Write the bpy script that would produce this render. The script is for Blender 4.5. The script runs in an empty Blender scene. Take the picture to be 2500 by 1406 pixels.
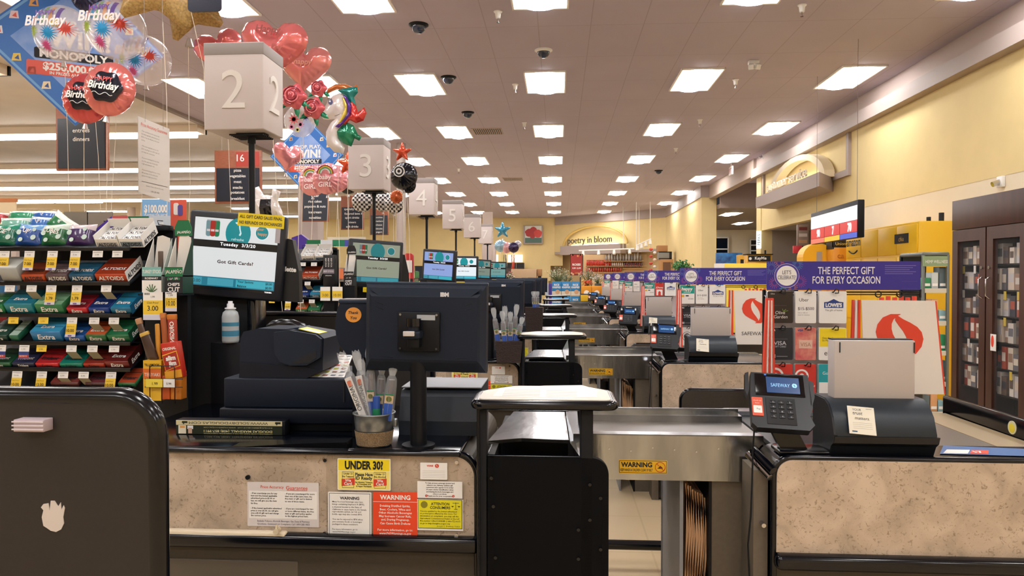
import bpy, bmesh, math, random
from mathutils import Vector, Matrix, Euler
from mathutils.geometry import delaunay_2d_cdt
R = math.radians
random.seed(7)
scene = bpy.context.scene
COL = scene.collection
# ------------------------------------------------------------ camera, world, exposure
F = 1800.0; YAW = 3.62; PITCH = 0.86; CZ = 1.5; PITCH_L = 2.58
cd = bpy.data.cameras.new('camera'); cam = bpy.data.objects.new('camera', cd); COL.objects.link(cam)
cd.sensor_width = 36.0; cd.lens = 36.0 * F / 2500.0; cd.clip_end = 200; cd.clip_start = 0.05
cam.location = (0, 0, CZ); cam.rotation_euler = Euler((R(90 - PITCH), 0, R(YAW)), 'XYZ')
scene.camera = cam
CAMM = cam.rotation_euler.to_matrix()
world = bpy.data.worlds.new('world'); scene.world = world; world.use_nodes = True
world.node_tree.nodes['Background'].inputs[0].default_value = (0.95, 0.95, 1.0, 1)
world.node_tree.nodes['Background'].inputs[1].default_value = 0.02
scene.view_settings.view_transform = 'Standard'; scene.view_settings.look = 'None'
scene.view_settings.gamma = 1.0; scene.view_settings.use_curve_mapping = False
scene.view_settings.exposure = 0.75
try:
    scene.cycles.max_bounces = 7; scene.cycles.diffuse_bounces = 4; scene.cycles.glossy_bounces = 4
    scene.cycles.transparent_max_bounces = 12; scene.cycles.transmission_bounces = 5
    scene.cycles.use_light_tree = True; scene.cycles.sample_clamp_indirect = 6
    scene.cycles.use_denoising = True
except Exception: pass
LAMP_E = 15.0      # strength of the ceiling lamps' diffusers
TUBE_E = 12.0
# ------------------------------------------------------------ measuring help
def P(px, py, Y):
    d = CAMM @ Vector(((px - 1250) / F, -(py - 703) / F, -1.0))
    t = Y / d.y
    return Vector((d.x * t, Y, CZ + d.z * t))
def PX(px, Y, py=700): return P(px, py, Y).x
def PZ(py, Y, px=1250): return P(px, py, Y).z
# ------------------------------------------------------------ materials
def srgb(c):
    return tuple((x / 12.92 if x <= 0.04045 else ((x + 0.055) / 1.055) ** 2.4) for x in c)
def hexc(h):
    h = h.lstrip('#'); return srgb(tuple(int(h[i:i + 2], 16) / 255 for i in (0, 2, 4)))
MATS = {}
def mat(name, col='#808080', rough=0.5, metal=0.0, emit=0.0, noise=0.0, nscale=20.0, bump=0.0, bscale=200.0, alpha=1.0, trans=0.0, coat=0.0, spec=None, col2=None, stretch=None, ior=None):
    if name in MATS: return MATS[name]
    m = bpy.data.materials.new(name); m.use_nodes = True
    nt = m.node_tree; b = nt.nodes['Principled BSDF']
    c = hexc(col) if isinstance(col, str) else col
    b.inputs['Base Color'].default_value = (*(tuple(x * .08 for x in c) if name.startswith('screen_') else c), 1); b.inputs['Roughness'].default_value = rough
    b.inputs['Metallic'].default_value = metal
    if emit:
        b.inputs['Emission Color'].default_value = (*c, 1); b.inputs['Emission Strength'].default_value = emit
    if alpha < 1: b.inputs['Alpha'].default_value = alpha
    if trans: b.inputs['Transmission Weight'].default_value = trans
    if coat: b.inputs['Coat Weight'].default_value = coat; b.inputs['Coat Roughness'].default_value = 0.08
    if spec is not None: b.inputs['Specular IOR Level'].default_value = spec
    if ior: b.inputs['IOR'].default_value = ior
    tc = None
    if noise or bump or col2:
        tc = nt.nodes.new('ShaderNodeTexCoord'); mp = nt.nodes.new('ShaderNodeMapping')
        nt.links.new(tc.outputs['Object'], mp.inputs[0])
        if stretch: mp.inputs['Scale'].default_value = stretch
    if noise or col2:
        n = nt.nodes.new('ShaderNodeTexNoise'); n.inputs['Scale'].default_value = nscale; n.inputs['Detail'].default_value = 5
        nt.links.new(mp.outputs[0], n.inputs['Vector'])
        r = nt.nodes.new('ShaderNodeValToRGB')
        c2 = hexc(col2) if col2 else tuple(x * (1 - noise) for x in c)
        r.color_ramp.elements[0].position = 0.35; r.color_ramp.elements[1].position = 0.65
        r.color_ramp.elements[0].color = (*c2, 1); r.color_ramp.elements[1].color = (*c, 1)
        nt.links.new(n.outputs['Fac'], r.inputs[0]); nt.links.new(r.outputs[0], b.inputs['Base Color'])
        if emit: nt.links.new(r.outputs[0], b.inputs['Emission Color'])
    if bump:
        n2 = nt.nodes.new('ShaderNodeTexNoise'); n2.inputs['Scale'].default_value = bscale; n2.inputs['Detail'].default_value = 3
        nt.links.new(mp.outputs[0], n2.inputs['Vector'])
        bp = nt.nodes.new('ShaderNodeBump'); bp.inputs['Strength'].default_value = bump; bp.inputs['Distance'].default_value = 0.004
        nt.links.new(n2.outputs['Fac'], bp.inputs['Height']); nt.links.new(bp.outputs[0], b.inputs['Normal'])
    MATS[name] = m
    return m
def c_(col, rough=0.45, **k):
    return mat('paint_%s_%d' % (col.lstrip('#'), int(rough * 100)) + ''.join('_%s%s' % (a, str(v)[:4]) for a, v in sorted(k.items())), col, rough, **k)
# ------------------------------------------------------------ text
_TC = {}
def text_geo(s, bold=0.0, res=3, ls=1.0, align='CENTER', track=1.0):
    key = (s, bold, res, ls, align, track)
    if key in _TC: return _TC[key]
    cu = bpy.data.curves.new('t', 'FONT'); cu.body = s; cu.align_x = align; cu.align_y = 'CENTER'
    cu.resolution_u = res; cu.offset = bold; cu.space_line = ls; cu.space_character = track; cu.fill_mode = 'FRONT'
    ob = bpy.data.objects.new('t', cu)
    me = bpy.data.meshes.new_from_object(ob)
    vs = [(v.co.x, v.co.y) for v in me.vertices]; fs = [tuple(p.vertices) for p in me.polygons]
    bpy.data.meshes.remove(me); bpy.data.objects.remove(ob); bpy.data.curves.remove(cu)
    if vs:
        x0 = min(v[0] for v in vs); x1 = max(v[0] for v in vs); y0 = min(v[1] for v in vs); y1 = max(v[1] for v in vs)
    else: x0 = x1 = y0 = y1 = 0
    # orient faces up
    out = []
    for f in fs:
        a = sum(vs[f[i]][0] * vs[f[(i + 1) % len(f)]][1] - vs[f[(i + 1) % len(f)]][0] * vs[f[i]][1] for i in range(len(f)))
        out.append(f if a > 0 else tuple(reversed(f)))
    _TC[key] = (vs, out, (x0, x1, y0, y1))
    return _TC[key]
# ------------------------------------------------------------ mesh builder
class MB:
    def __init__(s): s.v = []; s.f = []; s.m = []; s.sm = []; s.mats = []; s.M = Matrix.Identity(4)
    def mi(s, m):
        if m not in s.mats: s.mats.append(m)
        return s.mats.index(m)
    def add(s, vs, fs, m, smooth=False, M=None):
        MM = s.M @ M if M is not None else s.M
        o = len(s.v); s.v += [MM @ Vector(v) for v in vs]
        k = s.mi(m); flip = MM.determinant() < 0
        for f in fs:
            s.f.append(tuple(o + i for i in (reversed(f) if flip else f))); s.m.append(k); s.sm.append(smooth)
        return s
    def bm(s, bm, m, smooth=False, M=None):
        bm.verts.index_update()
        s.add([v.co.copy() for v in bm.verts], [tuple(v.index for v in f.verts) for f in bm.faces], m, smooth, M); bm.free(); return s
    def box(s, x0, x1, y0, y1, z0, z1, m, bev=0.0, seg=2, M=None):
        if x0 > x1: x0, x1 = x1, x0
        if y0 > y1: y0, y1 = y1, y0
        if z0 > z1: z0, z1 = z1, z0
        if bev <= 0:
            vs = [(x0, y0, z0), (x1, y0, z0), (x1, y1, z0), (x0, y1, z0), (x0, y0, z1), (x1, y0, z1), (x1, y1, z1), (x0, y1, z1)]
            return s.add(vs, [(0, 3, 2, 1), (4, 5, 6, 7), (0, 1, 5, 4), (1, 2, 6, 5), (2, 3, 7, 6), (3, 0, 4, 7)], m, False, M)
        b = bmesh.new(); bmesh.ops.create_cube(b, size=1)
        for v in b.verts: v.co = Vector(((x0 + x1) / 2 + v.co.x * (x1 - x0), (y0 + y1) / 2 + v.co.y * (y1 - y0), (z0 + z1) / 2 + v.co.z * (z1 - z0)))
        bv = min(bev, (x1 - x0) * .49, (y1 - y0) * .49, (z1 - z0) * .49)
        bmesh.ops.bevel(b, geom=b.edges[:], offset=bv, segments=seg, affect='EDGES', profile=0.5)
        return s.bm(b, m, True, M)
    def cyl(s, p0, p1, r0, m, r1=None, n=16, caps=True, smooth=True):
        p0 = Vector(p0); p1 = Vector(p1); r1 = r0 if r1 is None else r1
        ax = (p1 - p0).normalized(); u = ax.orthogonal().normalized(); w = ax.cross(u)
        vs = []
        for p, r in ((p0, r0), (p1, r1)):
            for i in range(n):
                a = 2 * math.pi * i / n; vs.append(p + (u * math.cos(a) + w * math.sin(a)) * r)
        fs = [(i, (i + 1) % n, n + (i + 1) % n, n + i) for i in range(n)]
        s.add(vs, fs, m, smooth)
        if caps: s.add(vs, [tuple(reversed(range(n))), tuple(range(n, 2 * n))], m, False)
        return s
    def tube(s, pts, r, m, n=8, closed=False, caps=True):
        pts = [Vector(p) for p in pts]; N = len(pts); vs = []; up = None
        for i, p in enumerate(pts):
            a = pts[(i - 1) % N] if (closed or i > 0) else p; b = pts[(i + 1) % N] if (closed or i < N - 1) else p
            t = (b - a).normalized()
            if up is None: up = t.orthogonal().normalized()
            up = (up - t * up.dot(t)).normalized(); w = t.cross(up)
            rr = r[i] if isinstance(r, (list, tuple)) else r
            for k in range(n):
                an = 2 * math.pi * k / n; vs.append(p + (up * math.cos(an) + w * math.sin(an)) * rr)
        fs = []
        for i in range(N if closed else N - 1):
            j = (i + 1) % N
            for k in range(n): fs.append((i * n + k, i * n + (k + 1) % n, j * n + (k + 1) % n, j * n + k))
        s.add(vs, fs, m, True)
        if caps and not closed: s.add(vs, [tuple(reversed(range(n))), tuple(range((N - 1) * n, N * n))], m, False)
        return s
    def lathe(s, prof, c, m, n=24, smooth=True, M=None):
        vs = []; c = Vector(c)
        for r, z in prof:
            for i in range(n):
                a = 2 * math.pi * i / n; vs.append(c + Vector((r * math.cos(a), r * math.sin(a), z)))
        fs = []
        for j in range(len(prof) - 1):
            for i in range(n): fs.append((j * n + i, j * n + (i + 1) % n, (j + 1) * n + (i + 1) % n, (j + 1) * n + i))
        return s.add(vs, fs, m, smooth, M)
    def prism(s, poly, d0, d1, m, axis='y', smooth=False):
        """poly 2-D outline (u,v); extruded along axis. axis y: (u,v)->(x,z); x: ->(y,z); z: ->(x,y)"""
        def c3(u, v, d): return (u, d, v) if axis == 'y' else ((d, u, v) if axis == 'x' else (u, v, d))
        n = len(poly)
        A = sum(poly[i][0] * poly[(i + 1) % n][1] - poly[(i + 1) % n][0] * poly[i][1] for i in range(n))
        if A < 0: poly = list(reversed(poly))
        if d0 > d1: d0, d1 = d1, d0
        vs = [c3(u, v, d0) for u, v in poly] + [c3(u, v, d1) for u, v in poly]
        side = [(i, (i + 1) % n, n + (i + 1) % n, n + i) for i in range(n)]
        cap = [tuple(reversed(range(n))), tuple(range(n, 2 * n))]
        if axis == 'y': side = [tuple(reversed(f)) for f in side]; cap = [tuple(reversed(f)) for f in cap]
        s.add(vs, cap, m, False); s.add(vs, side, m, smooth); return s
    def quad(s, a, b, c, d, m): return s.add([a, b, c, d], [(0, 1, 2, 3)], m)
    def text(s, t, pos, h, m, w=None, right=(1, 0, 0), up=(0, 0, 1), bold=0.0, res=3, align='CENTER', depth=0.0, shear=0.0, ls=1.0, fit='cap', maxw=None, track=1.0):
        vs, fs, (x0, x1, y0, y1) = text_geo(t, bold, res, ls, align, track)
        if not vs: return s
        r = Vector(right).normalized(); u = Vector(up).normalized(); n = r.cross(u)
        sy = h / (y1 - y0) if fit == 'box' else h / 0.70
        sx = sy if w is None else w / (x1 - x0)
        if maxw and (x1 - x0) * sx > maxw: sx = maxw / (x1 - x0)
        cy = (y0 + y1) / 2; cx = {'CENTER': (x0 + x1) / 2, 'LEFT': x0, 'RIGHT': x1}[align]; p = Vector(pos)
        out = [p + r * ((x - cx) * sx + shear * (y - cy) * sy) + u * ((y - cy) * sy) + n * depth for x, y in vs]
        s.add(out, fs, m)
        if depth > 0:
            ed = {}
            for f in fs:
                for i in range(len(f)):
                    e = (f[i], f[(i + 1) % len(f)])
                    if (e[1], e[0]) in ed: del ed[(e[1], e[0])]
                    else: ed[e] = 1
            base = [q - n * depth for q in out]; k = len(out)
            s.add(out + base, [(b, a, a + k, b + k) for a, b in ed], m)
        return s
def rrect(x0, x1, z0, z1, r, seg=6, corners='abcd'):
    """a=bottom-left b=bottom-right c=top-right d=top-left"""
    pts = []
    for k, (cx, cz, a0) in zip('abcd', ((x0 + r, z0 + r, 180), (x1 - r, z0 + r, 270), (x1 - r, z1 - r, 0), (x0 + r, z1 - r, 90))):
        if k in corners:
            for i in range(seg + 1):
                a = R(a0 + 90 * i / seg); pts.append((cx + r * math.cos(a), cz + r * math.sin(a)))
        else: pts.append({'a': (x0, z0), 'b': (x1, z0), 'c': (x1, z1), 'd': (x0, z1)}[k])
    return pts
def mesh_of(mb, name, off=Vector((0, 0, 0))):
    me = bpy.data.meshes.new(name)
    me.from_pydata([v - off for v in mb.v], [], mb.f)
    for m in mb.mats: me.materials.append(m)
    me.polygons.foreach_set('material_index', mb.m); me.polygons.foreach_set('use_smooth', mb.sm)
    me.update(); return me
def setp(o, label=None, cat=None, group=None, kind=None):
    if label: o['label'] = label
    if cat: o['category'] = cat
    if group: o['group'] = group
    if kind: o['kind'] = kind
    return o
def solo(name, mb, label, cat, group=None, kind=None, loc=None):
    """a thing that is one mesh"""
    if loc is None:
        xs = [v.x for v in mb.v]; ys = [v.y for v in mb.v]; zs = [v.z for v in mb.v]
        loc = Vector(((min(xs) + max(xs)) / 2, (min(ys) + max(ys)) / 2, min(zs)))
    loc = Vector(loc)
    o = bpy.data.objects.new(name, mesh_of(mb, name, loc)); COL.objects.link(o); o.location = loc
    return setp(o, label, cat, group, kind)
def thing(name, label, cat, loc, group=None):
    o = bpy.data.objects.new(name, None); COL.objects.link(o); o.location = loc; o.empty_display_size = 0.05
    return setp(o, label, cat, group)
def wloc(o):
    v = Vector(o.location)
    while o.parent: o = o.parent; v = v + Vector(o.location)
    return v
def part(parent, name, mb, label=None):
    o = bpy.data.objects.new(name, mesh_of(mb, name, wloc(parent))); COL.objects.link(o); o.parent = parent
    if label: o['label'] = label
    return o
def copy_tree(o, d=(0, 0, 0), label=None, group=None, skip=(), top=True, rz=0.0, sc=1.0):
    c = o.copy(); COL.objects.link(c)
    if top:
        c.location = Vector(o.location) + Vector(d); c.rotation_euler.z += rz
        if sc != 1.0: c.scale = Vector(o.scale) * sc
        if label: c['label'] = label
        if group: c['group'] = group
    for ch in [x for x in CH.get(o.name, [])] if False else list(o.children):
        if ch.name.split('.')[0] in skip: continue
        cc = copy_tree(ch, top=False, skip=skip); cc.parent = c
    return c
CH = {}
def structure(name, mb):
    o = bpy.data.objects.new(name, mesh_of(mb, name)); COL.objects.link(o); o['kind'] = 'structure'; return o
# shared materials
BLK = mat('black_gloss_trim', '#04070f', 0.16, spec=0.5)
BLKS = mat('black_satin', '#050912', 0.5, spec=0.3)
NAVY = mat('dark_plastic', '#101b2c', 0.5, spec=0.3, bump=0.12, bscale=600)
NAVY2 = mat('charcoal_plastic', '#1d2a3e', 0.45, spec=0.35, bump=0.08, bscale=600)
TAUPE = mat('taupe_laminate', '#453e34', 0.55, noise=0.12, nscale=90, bump=0.05, bscale=400)
WHITE = c_('#ecebe8', 0.5)
PAPER = c_('#f0eeea', 0.7)
RED = c_('#d8432c', 0.5)
ORED = c_('#e2442a', 0.5)
YEL = c_('#f2d81c', 0.5)
INK = c_('#14161c', 0.6)
def stone():
    m = bpy.data.materials.new('stone_laminate'); m.use_nodes = True; nt = m.node_tree; b = nt.nodes['Principled BSDF']
    tc = nt.nodes.new('ShaderNodeTexCoord')
    def noise(sc, det, dist=0.0):
        n = nt.nodes.new('ShaderNodeTexNoise'); n.inputs['Scale'].default_value = sc; n.inputs['Detail'].default_value = det
        n.inputs['Distortion'].default_value = dist; nt.links.new(tc.outputs['Object'], n.inputs['Vector']); return n
    def ramp(inp, stops):
        r = nt.nodes.new('ShaderNodeValToRGB'); e = r.color_ramp.elements
        while len(e) < len(stops): e.new(0.5)
        for i, (p, c) in enumerate(stops): e[i].position = p; e[i].color = (*c, 1)
        nt.links.new(inp, r.inputs[0]); return r
    r1 = ramp(noise(9, 6, 0.6).outputs['Fac'], [(0.32, hexc('#a89885')), (0.5, hexc('#c0ad98')), (0.68, hexc('#d0bda8'))])
    r2 = ramp(noise(75, 8, 1.3).outputs['Fac'], [(0.32, hexc('#948769')), (0.43, (1, 1, 1)), (1.0, (1, 1, 1))])
    r3 = ramp(noise(90, 5, 2.5).outputs['Fac'], [(0.62, (0, 0, 0)), (0.72, (0.35, 0.3, 0.22)), (1, (0.5, 0.4, 0.3))])
    mx = nt.nodes.new('ShaderNodeMix'); mx.data_type = 'RGBA'; mx.blend_type = 'MULTIPLY'; mx.inputs[0].default_value = 0.6
    nt.links.new(r1.outputs[0], mx.inputs[6]); nt.links.new(r2.outputs[0], mx.inputs[7])
    mx2 = nt.nodes.new('ShaderNodeMix'); mx2.data_type = 'RGBA'; mx2.blend_type = 'SUBTRACT'; mx2.inputs[0].default_value = 0.3
    nt.links.new(mx.outputs[2], mx2.inputs[6]); nt.links.new(r3.outputs[0], mx2.inputs[7])
    nt.links.new(mx2.outputs[2], b.inputs['Base Color']); b.inputs['Roughness'].default_value = 0.35
    return m
STONE = stone()
STEEL = mat('brushed_steel_painted_reflections', '#c2c6cb', 0.2, metal=1.0, noise=0.42, nscale=3.2, bump=0.25, bscale=9, stretch=(2.2, 1, .5))  # stretched light and dark streaks in the base colour imitate reflections
CHROME = mat('chrome', '#c8c8cc', 0.12, metal=1.0)
# ------------------------------------------------------------ shell
CEIL = 4.42
def ceil_mat(name, base, seam, bw, rh, rot):
    m = bpy.data.materials.new(name); m.use_nodes = True; nt = m.node_tree; b = nt.nodes['Principled BSDF']
    tc = nt.nodes.new('ShaderNodeTexCoord'); mp = nt.nodes.new('ShaderNodeMapping'); mp.inputs['Rotation'].default_value = (0, 0, R(rot))
    mp.inputs['Location'].default_value = (0.1, 0.24, 0)
    br = nt.nodes.new('ShaderNodeTexBrick'); br.offset = 0.0; br.inputs['Scale'].default_value = 1
    br.inputs['Brick Width'].default_value = bw; br.inputs['Row Height'].default_value = rh; br.inputs['Mortar Size'].default_value = 0.006
    n = nt.nodes.new('ShaderNodeTexNoise'); n.inputs['Scale'].default_value = 1.3; n.inputs['Detail'].default_value = 4
    r = nt.nodes.new('ShaderNodeValToRGB'); c = hexc(base)
    r.color_ramp.elements[0].color = (*[x * 0.86 for x in c], 1); r.color_ramp.elements[1].color = (*c, 1)
    nt.links.new(tc.outputs['Object'], mp.inputs[0]); nt.links.new(mp.outputs[0], br.inputs[0]); nt.links.new(tc.outputs['Object'], n.inputs['Vector'])
    nt.links.new(n.outputs['Fac'], r.inputs[0]); nt.links.new(r.outputs[0], br.inputs['Color1']); nt.links.new(r.outputs[0], br.inputs['Color2'])
    br.inputs['Mortar'].default_value = (*hexc(seam), 1)
    nt.links.new(br.outputs[0], b.inputs['Base Color']); b.inputs['Roughness'].default_value = 0.85
    return m
CEILM = ceil_mat('ceiling_tile', '#c0b7c8', '#a89eab', 1.22, 0.61, 90)
CEILS = mat('sales_ceiling', '#dcd4ca', 0.85, noise=0.08, nscale=1.5)
FLOORM = ceil_mat('floor_tile', '#cfb894', '#bda682', 0.61, 0.61, 0)
FLOORM.node_tree.nodes['Principled BSDF'].inputs['Roughness'].default_value = 0.28
YW = mat('yellow_wall_paint', '#e2cc94', 0.75, noise=0.04, nscale=3)
CREAM = mat('cream_wall_paint', '#e6d8bc', 0.75, noise=0.03, nscale=3)
GREYT = mat('grey_trim_paint', '#a59791', 0.6)
WALLG = mat('grey_alcove_paint', '#9a9086', 0.8)
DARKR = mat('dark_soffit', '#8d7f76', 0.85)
XW = 4.9; YB = 36.5; XL = -24.0
structure('floor', MB().box(XL, 14, -6, YB + 6, -0.1, 0, FLOORM))
structure('ceiling', MB().box(-6.7, XW + .1, -6, YB, CEIL, CEIL + .1, CEILM))
structure('ceiling', MB().box(XL, -6.75, -6, YB, CEIL, CEIL + .1, CEILS))
structure('ceiling', MB().box(XW + .1, 14, -6, 23.6, CEIL, CEIL + .1, CEILM))
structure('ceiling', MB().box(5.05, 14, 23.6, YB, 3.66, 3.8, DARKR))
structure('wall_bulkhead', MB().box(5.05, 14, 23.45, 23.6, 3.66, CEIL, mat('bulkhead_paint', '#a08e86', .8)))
structure('wall_front', MB().box(XL, 14, -6.2, -6, 0, 5, CREAM))
structure('wall_left', MB().box(XL - .2, XL, -6, YB, 0, 5, YW))
# back wall: straight part, then the angled florist wall
b = MB(); b.box(XL, 0.2, YB, YB + .2, 2.05, CEIL, YW); b.box(XL, -7.5, YB, YB + .2, 0, 2.05, YW); b.box(-0.75, 6, YB + .9, YB + 1.1, 0, 2.6, CREAM)
b.box(-7.5, -0.5, YB, YB + .2, 0, 1.3, YW); b.box(-7.5, -7.2, YB, YB + .2, 1.3, 2.05, YW); b.box(-2.9, -0.4, YB, YB + .2, 1.3, 2.05, YW)
structure('wall_back', b)
A0 = Vector((-0.2, YB)); A1 = Vector((4.57, 31.9))
def slab(a, bb, z0, z1, th, m, mb=None):
    mb = mb or MB(); d = (bb - a).normalized(); n = Vector((-d.y, d.x))
    pts = [a, bb, bb + n * th, a + n * th]
    return mb.prism([(p.x, p.y) for p in pts], z0, z1, m, axis='z')
fw = slab(A0, A1, 2.62, CEIL, 0.25, YW); slab(A0, A1, 0, 2.62, 0.05, YW, fw) if False else None
structure('wall_florist', fw)
structure('wall_florist_lower', slab(A0 + Vector((0.3, .9)), A1 + Vector((0.3, .9)), 0, 2.7, .15, mat('florist_back', '#d8bd8e', .8)))
structure('trim_1', slab(A0 + Vector((-0.0, -.12)), A1 + Vector((0, -.12)), 4.05, CEIL, 0.12, GREYT))
structure('trim_2', slab(A0 + Vector((-.0, -.08)), A1 + Vector((0, -.08)), 2.60, 2.72, 0.10, GREYT))
# right wall: upper fascia along X = 4.9, lower wall further right
b = MB(); b.box(XW, XW + .15, -6, 18.2, 2.62, CEIL, YW)
structure('wall_right', b)
structure('wall_right_lower', MB().box(XW + .004, XW + .15, -6, 13.4, 0, 2.62, CREAM).box(XW + .15, 8.6, 13.3, 13.4, 0, 2.62, WALLG).box(XW + .15, 8.6, 13.3, 18.2, 2.62, 2.7, WALLG).box(8.5, 8.65, 13.4, 18.2, 0, 2.62, WALLG))
structure('wall_customer_service_end', MB().box(XW - .02, XW + .25, 18.2, 18.6, 0, CEIL, YW).box(XW + .25, 9.0, 18.2, 18.35, 0, 2.62, WALLG))
structure('wall_pier', MB().box(4.57, 5.04, 24.0, 24.6, 0, 4.05, YW).box(4.57, 4.7, 24.6, 31.9, 0, 4.05, YW))
structure('trim_3', MB().box(XW - .16, XW, -6, 18.6, 3.93, 4.13, GREYT, 0).box(4.53, 5.04, 23.96, 24.6, 4.05, CEIL, GREYT).box(4.53, 4.7, 24.6, 31.9, 4.05, CEIL, GREYT))
structure('trim_4', MB().box(XW - .03, XW, -6, 18.6, 4.14, CEIL, mat('grey_band_paint', '#b6a49c', .7)))
structure('trim_5', MB().box(XW - .1, XW + .1, 18.6, 23.95, 4.0, CEIL, mat('beam_paint', '#b09d90', .7)))
structure('wall_vestibule', MB().box(XW + .2, 13, 34.5, 34.7, 0, 3.66, CREAM).box(12.9, 13, 18, 34.5, 0, CEIL, CREAM))
# panel frame round the customer service sign
fr = MB(); y0, y1, z0, z1, t = 12.85, 17.9, 3.32, 3.93, .11
fr.box(XW - .05, XW, y0 - t, y0, z0, z1, GREYT).box(XW - .05, XW, y1, y1 + t, z0, z1, GREYT).box(XW - .05, XW, y0 - t, y1 + t, z0 - t, z0, GREYT)
structure('trim_6', fr)
# columns of the sales floor
def column(px, Y, w, ztop, m):
    x = PX(px, Y); return MB().box(x - w / 2, x + w / 2, Y - w / 2, Y + w / 2, 0, ztop, m, .02)
structure('column_1', MB().cyl((PX(980, 16.0), 16, 0), (PX(980, 16.0), 16, CEIL), .1, GREYT, n=24))
structure('column_2', column(760, 20, .55, CEIL, GREYT))
structure('column_3', column(1190, 30, .4, 3.0, GREYT))
structure('column_4', column(1200, 34, .4, 3.0, GREYT))
structure('column_5', column(38, 24, .3, 3.4, GREYT))
structure('column_6', MB().cyl((PX(322, 30), 30, 0), (PX(322, 30), 30, CEIL), .16, c_('#cdbcae', .6), n=20))
# night windows of the vestibule
def window(idx, x0, x1, y, z0, z1, nx, nz):
    o = MB().box(x0, x1, y - .02, y, z0, z1, mat('night_glass', '#0a1222', .08, spec=.7))
    w = structure('window_%d' % idx, o); f = MB(); t = .05
    for i in range(nx + 1):
        x = x0 + (x1 - x0) * i / nx; f.box(x - t / 2, x + t / 2, y - .06, y - .02, z0, z1, WHITE)
    for i in range(nz + 1):
        z = z0 + (z1 - z0) * i / nz; f.box(x0, x1, y - .06, y - .02, z - t / 2, z + t / 2, WHITE)
    part(w, 'window_frame', f)
window(1, 5.6, 7.75, 34.4, 1.2, 3.3, 2, 4)
window(2, 8.75, 9.35, 34.4, 1.2, 3.2, 2, 8)
# ------------------------------------------------------------ ceiling lamps
EM = mat('lamp_diffuser', (1, 0.985, 0.99), 0.4, emit=LAMP_E)
EMT = mat('tube_glow', (1, 0.97, 0.94), 0.4, emit=TUBE_E)
REFL = mat('lamp_reflector', '#f6f2ea', 0.35)
def make_troffer():
    r = thing('ceiling_lamp', 'x', 'ceiling lamp', (0, 0, 0), 'recessed ceiling lamps')
    w, l = .305, .61; f = MB()
    f.box(-w, w, -l, -l + .03, -.022, 0, REFL).box(-w, w, l - .03, l, -.022, 0, REFL).box(-w, -w + .02, -l, l, -.022, 0, REFL).box(w - .02, w, -l, l, -.022, 0, REFL)
    part(r, 'frame', f)
    g = MB(); g.box(-w + .02, w - .02, -l + .03, l - .03, -.006, -.001, mat('lamp_wing', (1, .95, .88), .4, emit=LAMP_E * .16)); part(r, 'reflector', g)
    d = MB(); pr = [(-.15, -.006), (.15, -.006)] + [(.15 * math.cos(R(a)), -.012 - .035 * math.sin(R(a))) for a in range(0, 181, 20)]
    d.prism(pr, -l + .04, l - .04, EM, axis='y', smooth=True); part(r, 'diffuser', d)
    return r
lamp0 = make_troffer()
colx = [-5.55, -3.6, -2.08, -.2, 2.02, 4.22]
names_c = ['sixth', 'fifth', 'fourth', 'third', 'second', 'first']
ordn = ['zeroth', 'nearest', 'second nearest', 'third', 'fourth', 'fifth', 'sixth', 'seventh', 'eighth', 'ninth', 'tenth']
first = True
for ci, cx in enumerate(colx):
    for k in range(-2, 9):
        y = 11.1 + 3.66 * (k - 2)
        if y > 35 or (ci == 5 and k > 7) : continue
        lab = 'bright ceiling lamp of the %s row from the yellow wall, %s from the viewer' % (names_c[ci], ordn[max(0, min(10, k))])
        if k < 1: lab = 'ceiling lamp overhead behind the viewer, %s row from the yellow wall' % names_c[ci]
        if first: o = lamp0; o.location = (cx, y, CEIL); o['label'] = lab; first = False
        else: o = copy_tree(lamp0, (cx - lamp0.location.x, y - lamp0.location.y, 0), lab)
# beyond the opening
k = 0
for x, y in ((5.6, 20.4), (5.85, 25.6), (8.4, 25.6), (7.3, 30.0), (6.3, 33.0), (9.5, 30.0)):
    z = 3.66 if k != 0 else CEIL
    words = ['first beyond the opening', 'left in the second row', 'right in the second row', 'middle, further back', 'furthest, beside the windows', 'right, further back'][k]
    copy_tree(lamp0, (x - lamp0.location.x, y - lamp0.location.y, z - CEIL), 'ceiling lamp in the entrance vestibule, ' + words, 'vestibule lamps'); k += 1
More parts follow.
